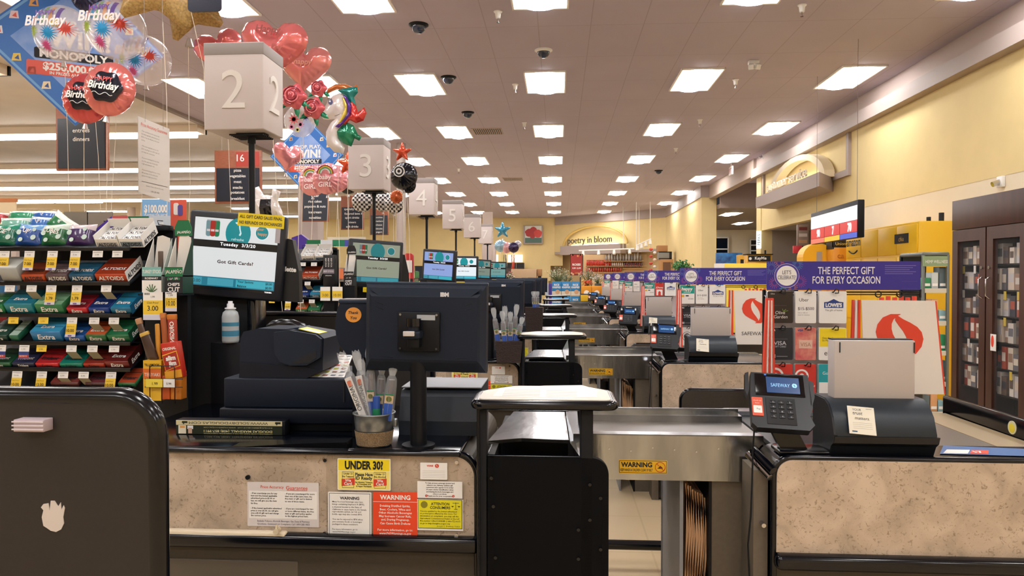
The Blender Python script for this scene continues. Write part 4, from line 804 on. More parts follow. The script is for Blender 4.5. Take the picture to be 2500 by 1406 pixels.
b.add([(PX(2300, 2.46), 2.445, z + .0006), (PX(2360, 2.46), 2.445, z + .0006), (PX(2372, 2.5), 2.5, z + .0006), (PX(2315, 2.5), 2.5, z + .0006)], [(0, 1, 2, 3)], PAPER)
b.add([(PX(2365, 2.46), 2.445, z + .0006), (PX(2410, 2.46), 2.445, z + .0006), (PX(2418, 2.5), 2.5, z + .0006), (PX(2376, 2.5), 2.5, z + .0006)], [(0, 1, 2, 3)], RED)
b.text('17', (PX(2392, 2.47), 2.47, z + .001), .022, PAPER, right=(1, 0, 0), up=(0, 1, 0), bold=.04)
b.v = [v + Vector((0, 0, .0185)) for v in b.v]; solo('advert_mat', b, 'blue printed advertising mat lying by the belt at the bottom right', 'advert mat')
# ---- white board box: check writing unit
def scalebox():
    Y = 2.40; x0, x1 = PX(2030, Y, 1050), PX(2290, Y, 1050); z0 = ZR + .004; z1 = PZ(975, Y + .05, 2150); h = z1 - z0; t = thing('counter_console', 'x', 'counter console', ((x0 + x1) / 2, Y + .1, z0)); tg = mat('console_plastic', '#1c2833', .4, bump=.06, bscale=500)
    pr = [(Y + .02, z0), (Y + .005, z0 + h * .18), (Y - .012, z0 + h * .25), (Y - .02, z0 + h * .42), (Y + .0, z0 + h * .72), (Y + .035, z0 + h * .93), (Y + .07, z1), (Y + .17, z1), (Y + .17, z0)]
    b = MB(); b.prism(pr, x0 + .006, x1 - .012, tg, axis='x', smooth=True); b.prism([(Y + (a - Y) * 1.02, z0 + (c - z0) * .985) for a, c in pr], x0, x0 + .012, mat('console_end', '#0c1119', .4), axis='x'); part(t, 'body', b)
    b = MB(); b.prism([(Y + .02, z0), (Y + .004, z0 + h * .18), (Y - .0135, z0 + h * .25), (Y - .022, z0 + h * .38), (Y + .05, z0 + h * .38), (Y + .05, z0)], x0 + .003, x1 - .003, mat('console_end', '#0c1119', .4), axis='x'); part(t, 'lower_body', b)
    b = MB(); bx0, bx1 = PX(2041, Y + .06), PX(2240, Y + .06); zt = PZ(832, Y + .06, 2150); b.box(bx0, bx1, Y + .072, Y + .13, z1 - .03, zt, mat('board_face', '#b8afaa', .5), .003); b.box(bx0 + .0, bx1 + .0, Y + .09, Y + .13, zt - .0, zt + .003, BLKS)
    for xx in (bx0 + .016, bx1 - .005): b.box(xx, xx + .003, Y + .069, Y + .073, zt - .04, zt - .006, INK)
    part(t, 'upright_board', b)
    b = MB(); M = Matrix.Translation((x0 + .09, Y - .009, z0 + h * .66)) @ Euler((R(-27), R(5), 0)).to_matrix().to_4x4(); b.M = M; b.box(-.043, .04, -.0035, -.002, -.045, .045, c_('#e9e4d4', .5), 0)
    b.text('YOUR', (-.028, -.004, .034), .007, INK, align='LEFT', res=2); b.text('trust', (-.028, -.004, .022), .011, INK, align='LEFT', shear=.15, res=2); b.text('matters.', (-.022, -.004, .006), .010, INK, align='LEFT', shear=.15, res=2); b.text('SAFEWAY', (.014, -.004, .039), .003, INK, align='LEFT', res=1)
    for i in range(4): b.box(-.03, .03, -.0038, -.0035, -.008 - .006 * i, -.0085 - .006 * i, c_('#8a8a8a', .6))
    b.box(-.034, -.018, -.0038, -.0035, -.039, -.035, c_('#33506a', .6)); part(t, 'trust_card', b)
    return t
lane('scalebox', scalebox(), 'rounded dark console with an upright beige board on the right counter at checkout {L}', group='counter consoles')
# ---- payment terminal
def pinpad():
    Y = 2.40; c = P(1908, 978, Y); M = Matrix.Translation(c) @ Euler((R(-36), R(2.5), R(-4)), 'XYZ').to_matrix().to_4x4(); t = thing('payment_terminal', 'x', 'payment terminal', (c.x + .04, Y, ZR)); w, h = .096, .098
    b = MB(); b.M = M; b.prism([(-w * .92, h), (-w, h * .2), (-w, -h * .85), (-w * .85, -h), (w * .8, -h), (w * .98, -h * .8), (w * .86, -h * .5), (w * .98, -h * .2), (w * .95, h)], 0, .03, mat('terminal_case', '#0f1219', .35)); b.box(-w * .9, w * .88, .03, .05, -h * .95, h * .4, BLKS, .005); part(t, 'case', b)
    b = MB(); b.M = M; b.box(-w * .82, w * .78, -.003, 0, h * .16, h * .95, mat('terminal_glass', '#05060a', .1), .001); b.box(-w * .45, w * .62, -.0036, -.003, h * .26, h * .84, mat('terminal_lcd', '#16355f', .2, emit=.55)); b.text('SAFEWAY', (w * .0, -.0042, h * .54), .0125, SCR('#8fc4ea', .9), w=w * .62, res=2); slogo(b, w * .46, h * .55, .016, -.004, SCR('#8fc4ea', .9)); b.box(-w * .5, -w * .43, -.0036, -.003, h * .89, h * .93, SCR('#2f6fd0', .8)); part(t, 'screen', b)
    b = MB(); b.M = M; b.box(-w * .52, w * .42, -.002, 0, -h * .86, h * .08, INK, .001)
    for i in range(4):
        for j in range(3):
            kx = -w * .30 + j * w * .27; kz = -h * .08 - i * h * .17; b.box(kx - .009, kx + .009, -.0045, -.002, kz - .006, kz + .006, c_('#101218', .3), .001)
            s_ = '123456789X<0'[i * 3 + j] if i < 3 else ('x', '0', '<')[j]; b.text(s_, (kx, -.005, kz), .005, c_('#cfd4da', .5), res=1)
    part(t, 'keypad', b)
    b = MB(); b.M = M; b.prism(rrect(-w * .97, -w * .62, -h * .60, h * .06, .002), -.003, 0, c_('#d9583c', .5)); b.prism(rrect(-w * .93, -w * .66, -h * .50, -h * .24, .002), -.0034, -.003, PAPER); b.text('Check out', (-w * .795, -.0036, -h * .06), .0042, PAPER, res=1); b.text('faster.', (-w * .795, -.0036, -h * .15), .0042, PAPER, res=1); b.text('Pay', (-w * .77, -.004, -h * .37), .006, INK, res=1); part(t, 'contactless_sticker', b)
    b = MB(); b.M = M
    b.prism([(-w * 1.12, h * .95), (-w * 1.0, h), (-w * 1.02, h * .35), (-w * 1.10, h * .1), (-w * 1.16, h * .3)], .0, .02, mat('terminal_case', '#0f1219', .35)); part(t, 'side_guard', b); b = MB(); b.M = M; b.prism([(w * .95, h * .8), (w * 1.10, h * .75), (w * 1.08, h * .2), (w * .98, -h * .1), (w * .92, -h * .1)], .0, .02, mat('terminal_case', '#0f1219', .35)); part(t, 'side_guard', b)
    b = MB(); q = M @ Vector((0, .04, -.06)); b.prism([(PX(1880, Y), q.z), (PX(1945, Y), q.z), (PX(1982, Y), ZR + .016), (PX(1915, Y), ZR + .016)], Y + .03, Y + .06, BLK); b.box(PX(1905, Y), PX(2030, Y), Y + .0, Y + .1, ZR + .0045, ZR + .018, BLK, .005); b.box(q.x - .05, q.x + .04, q.y - .02, q.y + .03, q.z - .01, q.z + .03, BLK, .004); part(t, 'stand', b)
    b = MB(); pts = [P(1842, 1040, Y), P(1838, 1100, Y + .02), P(1836, 1180, Y - .02), P(1833, 1260, Y - .02), P(1826, 1330, Y - .02), P(1830, 1420, Y - .02)]; b.tube(pts, .0028, BLKS, n=6); part(t, 'cable', b)
    return t
lane('pin', pinpad(), 'black payment terminal with lit blue screen on its stand at checkout {L}', group='payment terminals')
# round black loop cable on further lanes is part of the terminal
# ------------------------------------------------------------ candy rack of a lane
YR = 3.10
lips = [606, 690, 768, 836, 900, 946]
XR1 = PX(318, YR); XR0 = PX(-60, YR)
ZL = [PZ(v, YR, 150) for v in lips]
TILT = R(32)
rack = thing('candy_rack', 'x', 'candy rack', ((XR0 + XR1) / 2, YR + .15, 0))
b = MB(); b.box(XR0, XR1 + .05, YR + .27, YR + .31, 0, ZL[0] + .10, BLKS); b.box(XR1 + .02, XR1 + .05, YR + .1, YR + .3, 0, ZL[0] + .02, BLKS); b.box(XR0, XR1 + .05, YR + .1, YR + .3, 0, .9, BLKS); part(rack, 'back_frame', b)
for z in ZL:
    b = MB(); c, s_ = math.cos(TILT), math.sin(TILT)
    b.prism([(YR, z - .008), (YR, z + .0), (YR + .24 * c, z + .24 * s_ * .8), (YR + .24 * c, z + .24 * s_ * .8 - .008)], XR0, XR1, BLKS, axis='x'); b.box(XR0, XR1, YR - .003, YR + .003, z - .012, z + .006, BLK, .002); part(rack, 'shelf', b)
def price_tag(rack, px, row, style, price='', w=27, Y=YR, dz=0.0):
    x = PX(px, Y); z = ZL[row] - .012 + dz; hw = w / 2 / 1800 * Y; b = MB(); y = Y - .006
    top = z; lowc = c_('#ebe9e6', .6) if style != 'y' else c_('#ecc83c', .6)
    def strip(z1, z0, y1, y0, m, xo=0.0, xo1=0.0):
        b.add([(x - hw + xo1, y0, z0), (x + hw + xo1, y0, z0), (x + hw + xo, y1, z1), (x - hw + xo, y1, z1)], [(0, 1, 2, 3)], m)
    strip(top, top - .028, y, y - .004, lowc)
    b.text(price or '1.99', (x, y - .0065, top - .017), .0075, INK, res=1, maxw=hw * 1.5); b.box(x - hw * .8, x + hw * .8, y - .004, y - .0035, top - .006, top - .0045, c_('#8a8a90', .6))
    if style in ('Y', 'T'):
        strip(top - .028, top - .082, y - .005, y - .011, c_('#ecc83c', .6), 0, -.003); b.text('Club Price!', (x - .002, y - .0105, top - .039), .0055, INK, res=1, maxw=hw * 1.8); b.text(price, (x - .002, y - .0125, top - .056), .013, INK, bold=.01, maxw=hw * 1.5)
        if style == 'T': strip(top - .072, top - .084, y - .0115, y - .0125, c_('#cfd0e2', .6), -.002, -.003); b.box(x - .012, x + .004, y - .0135, y - .0127, top - .082, top - .076, c_('#7a5aa0', .6))
    if style == 'B': strip(top - .028, top - .058, y - .005, y - .007, c_('#2b3f86', .6)); strip(top - .042, top - .056, y - .0065, y - .0072, c_('#b23a3a', .6)); b.text('BONUS', (x, y - .009, top - .047), .007, PAPER, res=1)
    if style == 'S': strip(top - .028, top - .060, y - .004, y + .018, c_('#8a8265', .6), 0, .014)
    part(rack, 'price_tag', b)
for px, st, pr in ((15, 'Y', '7.00'), (76, 'T', '7.00'), (132, 'T', '7.00'), (188, 'T', '7.00'), (242, 'W', '1.99'), (290, 'W', '1.99')): price_tag(rack, px, 0, st, pr)
for px, st, pr in ((27, 'W', '1.19'), (80, 'S', '1.99'), (128, 'T', '1.79'), (191, 'T', '1.79'), (262, 'S', '2.99')): price_tag(rack, px, 1, st, pr)
for px, st, pr in ((35, 'y', '2.99'), (108, 'y', '2.99'), (178, 'T', '10.00'), (232, 'S', '1.99'), (280, 'S', '1.99')): price_tag(rack, px, 2, st, pr)
for px, st, pr in ((4, 'B', ''), (61, 'B', ''), (103, 'y', '2.99'), (176, 'S', '1.99'), (227, 'S', '1.99'), (280, 'W', '1.99')): price_tag(rack, px, 3, st, pr)
for px, st, pr in ((43, 'Y', '10.00'), (103, 'Y', '13.00'), (155, 'S', '5.99'), (205, 'S', '5.99'), (272, 'Y', '10.00')): price_tag(rack, px, 4, st, pr)
b = MB(); zt = PZ(551, 3.35, 350); x0, x1 = PX(278, 3.35), PX(420, 3.35); b.box(x0, x1, 3.33, 3.37, zt - .025, zt, BLKS, .003)
for px in (283, 335, 380, 410): q = P(px, 545, 3.3); b.tube([(q.x, 3.33, zt - .004), (q.x, 3.22, zt - .004), (q.x + .006, 3.2, zt + .012), (q.x + .02, 3.22, zt + .012)], .0022, BLK, n=5)
part(rack, 'top_rail', b)
rack['label'] = 'x'; lane('rack', rack, 'black stepped candy rack with tilted shelves and price tags at checkout {L}', [1], group='candy racks')
ITEMS = []
def carton(px0, px1, row, h, d, face, top, txt, label, tcol=PAPER, shear=.15, kind='gum_carton', cat='gum pack', open_=False, side=None, groove=True):
    x0, x1 = PX(px0, YR), PX(px1, YR); z = ZL[row] + .004; w = x1 - x0 - .003
    M = Matrix.Translation((x0, YR + .008, z)) @ Euler((TILT, 0, 0)).to_matrix().to_4x4()
    b = MB(); b.M = M; t = thing(kind, label, cat, (x0, YR + .008, z))
    b.box(0, w, 0, d, 0, h, face, .003, 1); b.box(.002, w - .002, .004, d - .004, h, h + .001, top)
    if groove:
        for k in (1, 2): b.box(w * .04, w * .96, d * k / 3 - .001, d * k / 3 + .001, h + .001, h + .0018, c_('#20242c', .4))
    if side: b.box(w, w + .0012, .0, d, 0, h + .012, side)
    part(t, 'pack', b); b = MB(); b.M = M
    if open_:
        for q in ((-.0, w, 0, .001, 0, h + .012), (-.001, 0, 0, d, 0, h + .03), (w, w + .001, 0, d, 0, h + .03), (0, w, d, d + .001, 0, h + .045)): b.box(*q, side or face)
    if txt:
        for k in (.22, .55, .86) if open_ else (.30,):
            if open_: b.prism(rrect(w * .12, w * .9, d * k - d * .12, d * k + d * .12, .006), h + .0015, h + .003, PAPER, axis='z')
            b.text(txt, (w / 2, d * k, h + .004), min(.02, w * .24), INK if open_ else tcol, right=(1, 0, 0), up=(0, 1, 0), bold=.02, shear=shear, maxw=w * .74, res=2)
        b.text(txt, (w / 2, -.001, h * .48), h * .52, tcol, bold=.02, shear=shear, maxw=w * .8, res=2)
        if side: b.text(txt, (w + .003, d * .45, h * .55), min(.022, h * .7), INK if side is PAPER else PAPER, right=(0, 1, 0), up=(0, 0, 1), bold=.02, shear=shear, maxw=d * .8, res=2)
    if b.v: part(t, 'printed_label', b)
    ITEMS.append((t, px0, row)); return t
G = lambda h_: c_(h_, .28)
# top shelf open cartons
carton(236, 292, 0, .028, .13, PAPER, G('#d9dde0'), 'ALTOIDS', 'open white carton of red lettered mint tins, left one of the two', INK, 0, 'mint_carton', 'mint tins', True, c_('#e9e6e0', .6))
carton(294, 352, 0, .03, .13, G('#2a6f95'), G('#d9dde0'), 'ALTOIDS', 'open carton of blue lettered mint tins at the right end of top shelf', INK, 0, 'mint_carton', 'mint tins', True, PAPER)
# row 2 tins
carton(4, 52, 1, .07, .10, c_('#a9adab', .3), c_('#c8cac6', .3), '', 'pale open carton at the left of the tin shelf', kind='mint_carton', cat='mint tins', groove=False)
carton(54, 112, 1, .035, .11, G('#b5461c'), G('#8a3a1c'), 'ALTOIDS', 'copper orange mint tins left on the second shelf', INK, 0, 'mint_tin', 'mint tins')
carton(113, 168, 1, .035, .10, G('#5c4a4e'), G('#6f5a5c'), 'ALTOIDS', 'brownish mint tins in the middle of the second shelf', PAPER, 0, 'mint_tin', 'mint tins')
carton(170, 232, 1, .035, .11, G('#1f4f6e'), G('#28607f'), 'ALTOIDS', 'deep blue mint tins on the second shelf', PAPER, 0, 'mint_tin', 'mint tins')
carton(234, 312, 1, .038, .14, G('#b9431d'), G('#9a3a20'), 'ALTOIDS', 'orange red mint tins at the right end of the second shelf', PAPER, 0, 'mint_tin', 'mint tins', False, PAPER)
# row 3
carton(-30, 12, 2, .045, .10, G('#1f7a45'), G('#1a6238'), 'Extra', 'green gum pack at the far left of the third shelf')
carton(14, 84, 2, .05, .12, G('#1d7f8c'), G('#1d6f86'), 'Extra', 'large teal gum carton left on the third shelf')
carton(88, 158, 2, .048, .10, G('#2d7a4b'), G('#7fae8a'), 'Extra', 'large green gum carton in the third shelf middle')
carton(163, 214, 2, .03, .11, G('#c32a33'), G('#8f2430'), 'Extra', 'red gum pack on the third shelf')
carton(216, 268, 2, .03, .12, G('#1c3f8a'), G('#1b2f66'), 'Extra', 'dark blue gum pack on the third shelf')
carton(270, 322, 2, .03, .13, G('#1e6f92'), G('#26789a'), 'Extra', 'light blue gum pack in open carton ending the third shelf', PAPER, .15, 'gum_carton', 'gum pack', False, G('#1b5f86'))
# row 4
carton(-30, 18, 3, .03, .12, G('#1c3d33'), G('#20483c'), 'Extra', 'dark green gum pack far left on the fourth shelf')
carton(22, 46, 3, .03, .12, G('#2a6b50'), G('#a9c4b8'), '', 'small green and white gum pack on the fourth shelf')
carton(77, 153, 3, .05, .12, G('#2375ad'), G('#3b93bd'), 'Extra', 'large sky blue gum carton on the fourth shelf')
carton(156, 207, 3, .03, .11, G('#1f5aa8'), G('#1d4a8a'), 'Extra', 'royal blue gum pack on the fourth shelf')
carton(209, 260, 3, .035, .11, G('#2f6a3a'), G('#b4532c'), 'Extra', 'green and red gum pack on the fourth shelf')
carton(262, 318, 3, .035, .12, G('#1f6f43'), G('#226b45'), 'Extra', 'plain green gum pack ending the fourth shelf', PAPER, .15, 'gum_carton', 'gum pack', False, G('#164a30'))
# row 5
carton(-40, 24, 4, .022, .11, G('#1b5c38'), G('#17492d'), 'Trident', 'dark green gum pack far left on the fifth shelf')
carton(27, 82, 4, .022, .11, G('#1c2440'), G('#2a2f52'), 'Trident', 'navy gum pack on the fifth shelf')
carton(84, 142, 4, .022, .11, G('#c6282c'), G('#a8252b'), 'Trident', 'bright red gum pack on the fifth shelf', INK)
carton(143, 200, 4, .022, .11, G('#17836a'), G('#156f63'), 'Trident', 'teal green gum pack on the fifth shelf', INK)
carton(201, 254, 4, .022, .11, G('#a8321f'), G('#7a2a20'), 'Trident', 'brick red gum pack on the fifth shelf', INK)
carton(256, 316, 4, .035, .12, G('#7a2420'), G('#5e1d1b'), 'Extra', 'dark maroon gum pack ending the fifth shelf', PAPER, .15, 'gum_carton', 'gum pack', False, G('#3a1412'))
carton(120, 190, 5, .02, .11, G('#5a2a28'), G('#7a3a34'), 'Trident', 'brownish gum pack low behind the partition edge', INK)
carton(205, 262, 5, .02, .11, G('#4a2a2c'), G('#6a3238'), 'Trident', 'dark red gum pack low behind the partition edge', INK)
carton(285, 330, 5, .02, .11, G('#1f6f43'), G('#a8452a'), 'Trident', 'green and orange gum pack low behind the partition', INK)
for t, px0, row in ITEMS:
    t['group'] = 'gum and mint packs on the rack'
# soft gum bags on the top shelf
def pouch(px0, px1, py0, py1, Y, col, col2, txt, label, dots=True, rot=0, grp='gum pouches on the top shelf'):
    a = P(px0, py1, Y); c = P(px1, py0, Y); w = c.x - a.x; h = c.z - a.z; b = MB(); N = 10; t = thing('gum_pouch', label, 'gum pouch', ((a.x + c.x) / 2, Y, a.z), grp)
    M = Matrix.Translation(((a.x + c.x) / 2, Y, (a.z + c.z) / 2)) @ Euler((R(-18), R(rot), 0)).to_matrix().to_4x4(); b.M = M
    for sg in (-1, 1):
        vs = []; fs = []
        for j in range(N + 1):
            for i in range(N + 1):
                u = i / N * 2 - 1; v = j / N * 2 - 1; th = (max(0, 1 - u * u) ** .5) * (max(0, 1 - abs(v) ** 3) ** .6); pin = 1 - .08 * (1 - abs(u)) * (v * v)
                wob = .05 * math.sin(5 * v + px0) * (1 - u * u)
                vs.append((u * w / 2 * (1 - .05 * math.cos(v * 2.5)), sg * (.034 * th + .004 * wob), v * h / 2 * pin))
        for j in range(N):
            for i in range(N): q = (j * (N + 1) + i, j * (N + 1) + i + 1, (j + 1) * (N + 1) + i + 1, (j + 1) * (N + 1) + i); fs.append(q if sg < 0 else tuple(reversed(q)))
        k = [f for f in fs if (f[0] // (N + 1)) < N * .66]; k2 = [f for f in fs if (f[0] // (N + 1)) >= N * .66]
        b.add(vs, k, mat('foil_' + col, col, .25, coat=.6), True); b.add(vs, k2, mat('foil_' + col2, col2, .25, coat=.6), True)
    part(t, 'bag', b); b = MB(); b.M = M
    if txt: b.text(txt, (0, -.0365, h * .10), h * .17, PAPER, bold=.03, maxw=w * .7, res=2, right=(1, 0, -.25), up=(.25, 0, 1))
    if dots:
        for u, v, r_ in ((-.6, .1, .012), (.55, -.3, .012), (-.3, -.55, .010), (.5, .35, .009)):
            cx, cz = u * w / 2, v * h / 2; yy = -.034 * (1 - u * u) ** .5 * .95 - .003; b.prism([(cx + r_ * math.cos(R(a_)), cz + r_ * math.sin(R(a_))) for a_ in range(0, 360, 30)], yy - .001, yy, c_('#c8e0d8', .4))
    if b.v: part(t, 'print', b)
    return t
PCH = [(-12, 46, 545, 606, YR + .06, '#0f6e54', '#1c8a6c', 'ICE', 'dark teal gum pouch at the left of the front pouch row', 0), (44, 108, 545, 606, YR + .06, '#1a4fa0', '#6fa4dd', 'UP', 'blue gum pouch in the front pouch row', 3),
    (104, 168, 545, 606, YR + .06, '#1b6a3c', '#cfe0d2', 'CUBES', 'green ice gum pouch in the front pouch row', -3), (166, 232, 545, 606, YR + .06, '#3c1f5c', '#cdbfc4', '', 'dark purple gum pouch ending the front pouch row', 0)]
for a in PCH: pouch(*a[:9], True, a[9])
for a in [(0, 78, 530, 572, YR + .16, '#7fbfae', '#d5e4de', '', 'pale mint gum pouch in the second pouch row', 0), (74, 132, 528, 570, YR + .16, '#2a6fc0', '#cfe0ef', 'UP', 'sky blue gum pouch in the second pouch row', 4), (120, 182, 525, 575, YR + .16, '#1d7a48', '#e2e8e2', 'S', 'glossy green pouch leaning at the end of the second pouch row', 35),
    (22, 92, 515, 545, YR + .24, '#2f9a70', '#dfe9e4', '', 'green and white pouch on top of the pile', 0), (80, 148, 517, 545, YR + .24, '#2a64b8', '#e3ecf4', 'UP', 'blue and white pouch on top of the pile', 0), (-25, 20, 520, 545, YR + .24, '#c33a44', '#e5c9c9', '', 'red pouch at the far left of the pile', 0)]: pouch(*a[:9], False, a[9])
# purple display carton with a torn triangular edge
b = MB(); Y = YR + .1; pts = [(222, 606), (238, 555), (272, 528), (278, 558), (276, 606)]; b.prism([(PX(a, Y, c), PZ(c, Y, a)) for a, c in pts], Y, Y + .005, G('#4a2f9a')); 
solo('candy_carton_flap', b, 'purple slanted display carton flap beside the mint cartons', 'carton')
for a0, a1, c0, c1, col, lab, tx in ((158, 216, 517, 552, '#8a8072', 'tall grey brown cardboard back left behind the pouches', ''), (214, 276, 517, 550, '#93877a', 'grey brown cardboard back right behind the pouches', '')):
    b = MB(); Y = YR + .26; b.box(PX(a0, Y), PX(a1, Y), Y, Y + .006, ZL[0] + .0, PZ(c0, Y, a0), c_(col, .8)); solo('cardboard_sheet', b, lab, 'cardboard')
for a0, a1, c0, col, lab, tx in ((276, 313, 527, '#d4585c', 'salmon red header card above the rack rail', ''), (314, 364, 528, '#0e6b3e', 'dark green header card above the rack rail', '$2'), (366, 417, 527, '#c9d2dd', 'pale blue header card above the rack rail', '68')):
    b = MB(); Y = 3.34; b.box(PX(a0, Y), PX(a1, Y), Y, Y + .002, PZ(551, Y, a0), PZ(c0, Y, a0), c_(col, .5)); 
    if tx: b.text(tx, (PX((a0 + a1) / 2 + 5, Y), Y - .001, PZ(546, Y, 350)), .012, PAPER, bold=.03)
    solo('header_card', b, lab, 'header card', 'header cards above the rack rail')
# tall stick boxes
def stickbox(px0, px1, py0, py1, Y, body, face, head, l1, l2, label, kind=0):
    x0, x1 = PX(px0, Y), PX(px1, Y); z1 = PZ(py0, Y, px0); z0 = PZ(py1, Y, px0); w = x1 - x0; h = z1 - z0; t = thing('snack_box', label, 'snack box', ((x0 + x1) / 2, Y, z0), 'tall snack boxes')
    b = MB(); b.prism([(x0, z0), (x1, z0), (x1, z0 + h * .30), (x1, z0 + h * .30), (x0, z0 + h * .30)][:4][:3] + [(x0, z0 + h * .30)], Y, Y + .09, c_(body, .5)); b.prism([(x0, z0 + h * .3), (x1, z0 + h * .3), (x1 - w * .1, z1 - h * .05), (x0 + w * .5, z1), (x0 + w * .25, z1 - h * .02)], Y + .085, Y + .09, c_(face, .6))
    b.prism([(Y, z0 + h * .28), (Y + .09, z0 + h * .28), (Y + .09, z1 - h * .05)], x0, x0 + .002, c_(face, .6), axis='x'); b.prism([(Y, z0 + h * .28), (Y + .09, z0 + h * .28), (Y + .09, z1 - h * .05)], x1 - .002, x1, c_(body, .6), axis='x'); part(t, 'carton', b)
    b = MB(); b.box(x0, x1, Y - .001, Y, z0 + h * .28, z0 + h * .44, c_(head, .5)); b.text(l1, ((x0 + x1) / 2, Y - .0016, z0 + h * .36), .014, PAPER, maxw=w * .94, bold=.01); b.box(x0, x1, Y - .001, Y, z0 + h * .21, z0 + h * .28, INK); b.text(l2, ((x0 + x1) / 2, Y - .0016, z0 + h * .245), .008, PAPER, maxw=w * .8, bold=.02)
    if kind == 0: b.box(x0, x1, Y - .001, Y, z0, z0 + h * .21, PAPER); [b.tube([(x0 + w * .5, Y - .002, z0 + .0), (x0 + w * (.5 + .3 * math.cos(R(a))), Y - .002, z0 + .03 * math.sin(R(a)) + .005)], .002, c_('#5a7a50', .7), n=4) for a in (20, 50, 80, 110, 140, 160)]
    else:
        b.box(x0, x1, Y - .001, Y, z0, z0 + h * .21, INK); b.text("CHEF'S", ((x0 + x1) / 2, Y - .0016, z0 + h * .15), .012, PAPER, maxw=w * .7, bold=.03); b.text('CUT', ((x0 + x1) / 2, Y - .0016, z0 + h * .065), .018, PAPER, maxw=w * .75, bold=.03)
        for k in (-.3, 0, .3): b.cyl((x0 + w * (.5 + k), Y - .0025, z0 + h * .245), (x0 + w * (.5 + k), Y - .001, z0 + h * .245), .0055, c_(head, .5), n=12)
    part(t, 'printed_front', b)
    if kind == 1: b = MB(); r_ = w * .5; b.prism([(x0 + w * .02, z1 - h * .02), (x1, z1 - h * .02), (x1 - w * .02, z1 + h * .12), (x1 - w * .2, z1 + h * .25), (x0 + w * .2, z1 + h * .25), (x0, z1 + h * .12)], Y + .08, Y + .085, c_(head, .5)); b.text(l1, ((x0 + x1) / 2 + .003, Y + .079, z1 + h * .04), .010, PAPER, maxw=w * .8, bold=.02); part(t, 'header_flap', b)
    if kind == 0: b = MB(); b.box(x0 + w * .55, x0 + w * .80, Y + .04, Y + .05, z0 + h * .35, z0 + h * .72, c_('#5a4a44', .3), .003); part(t, 'meat_stick', b)
    return t
sb1 = stickbox(347, 394, 572, 714, 3.0, '#b8c2bd', '#dcd8d2', '#7fb5b0', 'TURKEY STICKS', 'ROSEMARY', 'white turkey sticks box with a teal band and rosemary picture', 0)
sb2 = stickbox(403, 446, 570, 716, 3.0, '#123c2a', '#e9e5df', '#0f6e42', 'JALAPEÑO', 'JALAPEÑO', 'green and white jalapeno snack box with a rounded header', 1)
sb2.children[1].name
# big price cards over the snack clips
for px0, px1, pr, lab in ((349, 397, '3.00', 'tall yellow club price card reading 3.00 under the turkey sticks'), (403, 431, '10.00', 'yellow club price card reading 10.00 under the green snack box')):
    Y = 2.98; b = MB(); x0, x1 = PX(px0, Y), PX(px1, Y); z1 = PZ(713, Y, px0); z0 = PZ(781 if px0 < 400 else 760, Y, px0); h = z1 - z0; cx = (x0 + x1) / 2
    b.box(x0, x1, Y, Y + .001, z0, z1, PAPER); b.box(x0, x1, Y - .0006, Y, z0 + h * .2, z1 - h * .3, c_('#ecc83c', .6)); b.text('Club Price!', (cx, Y - .001, z0 + h * .62), .008, INK, maxw=(x1 - x0) * .85, shear=.2); b.text(pr, (cx, Y - .001, z0 + h * .42), .02, INK, maxw=(x1 - x0) * .75, bold=.01); b.text('1.99', (cx, Y - .001, z1 - h * .17), .008, INK)
    for i in range(8): b.box(x0 + .006 + i * .003, x0 + .0075 + i * .003, Y - .0005, Y, z1 - h * .1, z1 - h * .03, INK)
    b.box(x0, x1, Y - .0006, Y, z0, z0 + h * .18, c_('#cfd0e2', .6)); solo('price_card', b, lab, 'price card', 'big price cards')
# meat sticks in their clips
def stick(pts, w, Y, col, label, cap=None, txt=None, tcol=PAPER, txt2=None):
    p0 = P(pts[0], pts[1], Y); p1 = P(pts[2], pts[3], Y); d = (p1 - p0); L = d.length; u = d.normalized(); r_ = Vector((u.z, 0, -u.x)); t = thing('meat_stick', label, 'snack stick', p1, 'meat sticks'); hw = w / 1800 * Y / 2
    M = Matrix(((r_.x, 0, -u.x, p0.x), (0, 1, 0, Y), (r_.z, 0, -u.z, p0.z), (0, 0, 0, 1))); b = MB()
    b.M = M; b.box(-hw, hw, -.006, .006, -L, 0, c_(col, .3, coat=.5), .005)
    if cap: b.box(-hw * 1.02, hw * 1.02, -.0065, .0065, -L * .12, .002, c_(cap, .3), .003)
    part(t, 'wrapper', b)
    if txt: b = MB(); b.M = M; b.text(txt, (0, -.0068, -L * .5), hw * .9, tcol, right=(0, 0, -1), up=(1, 0, 0), bold=.02, maxw=L * .8); part(t, 'print', b)
for a in [((338, 778, 372, 890), 16, 2.99, '#4a332b', 'brown meat stick leaning furthest left in the snack clip', '#b58a66', None), ((352, 812, 378, 880), 24, 2.96, '#3a221e', 'dark meat stick with a cream top leaning in the snack clip', '#d6b15a', None), ((384, 790, 388, 880), 12, 2.97, '#c98a2a', 'slim mustard yellow meat stick in the snack clip', None, None),
          ((398, 765, 405, 860), 15, 2.98, '#a8562a', 'orange brown meat stick standing behind the red one', '#c77a3a', None), ((420, 768, 424, 870), 24, 2.96, '#a83222', 'red giant meat stick with orange top', '#c8742a', 'ORIGINAL')]: stick(a[0], a[1], a[2], a[3], a[4], a[5], a[6])
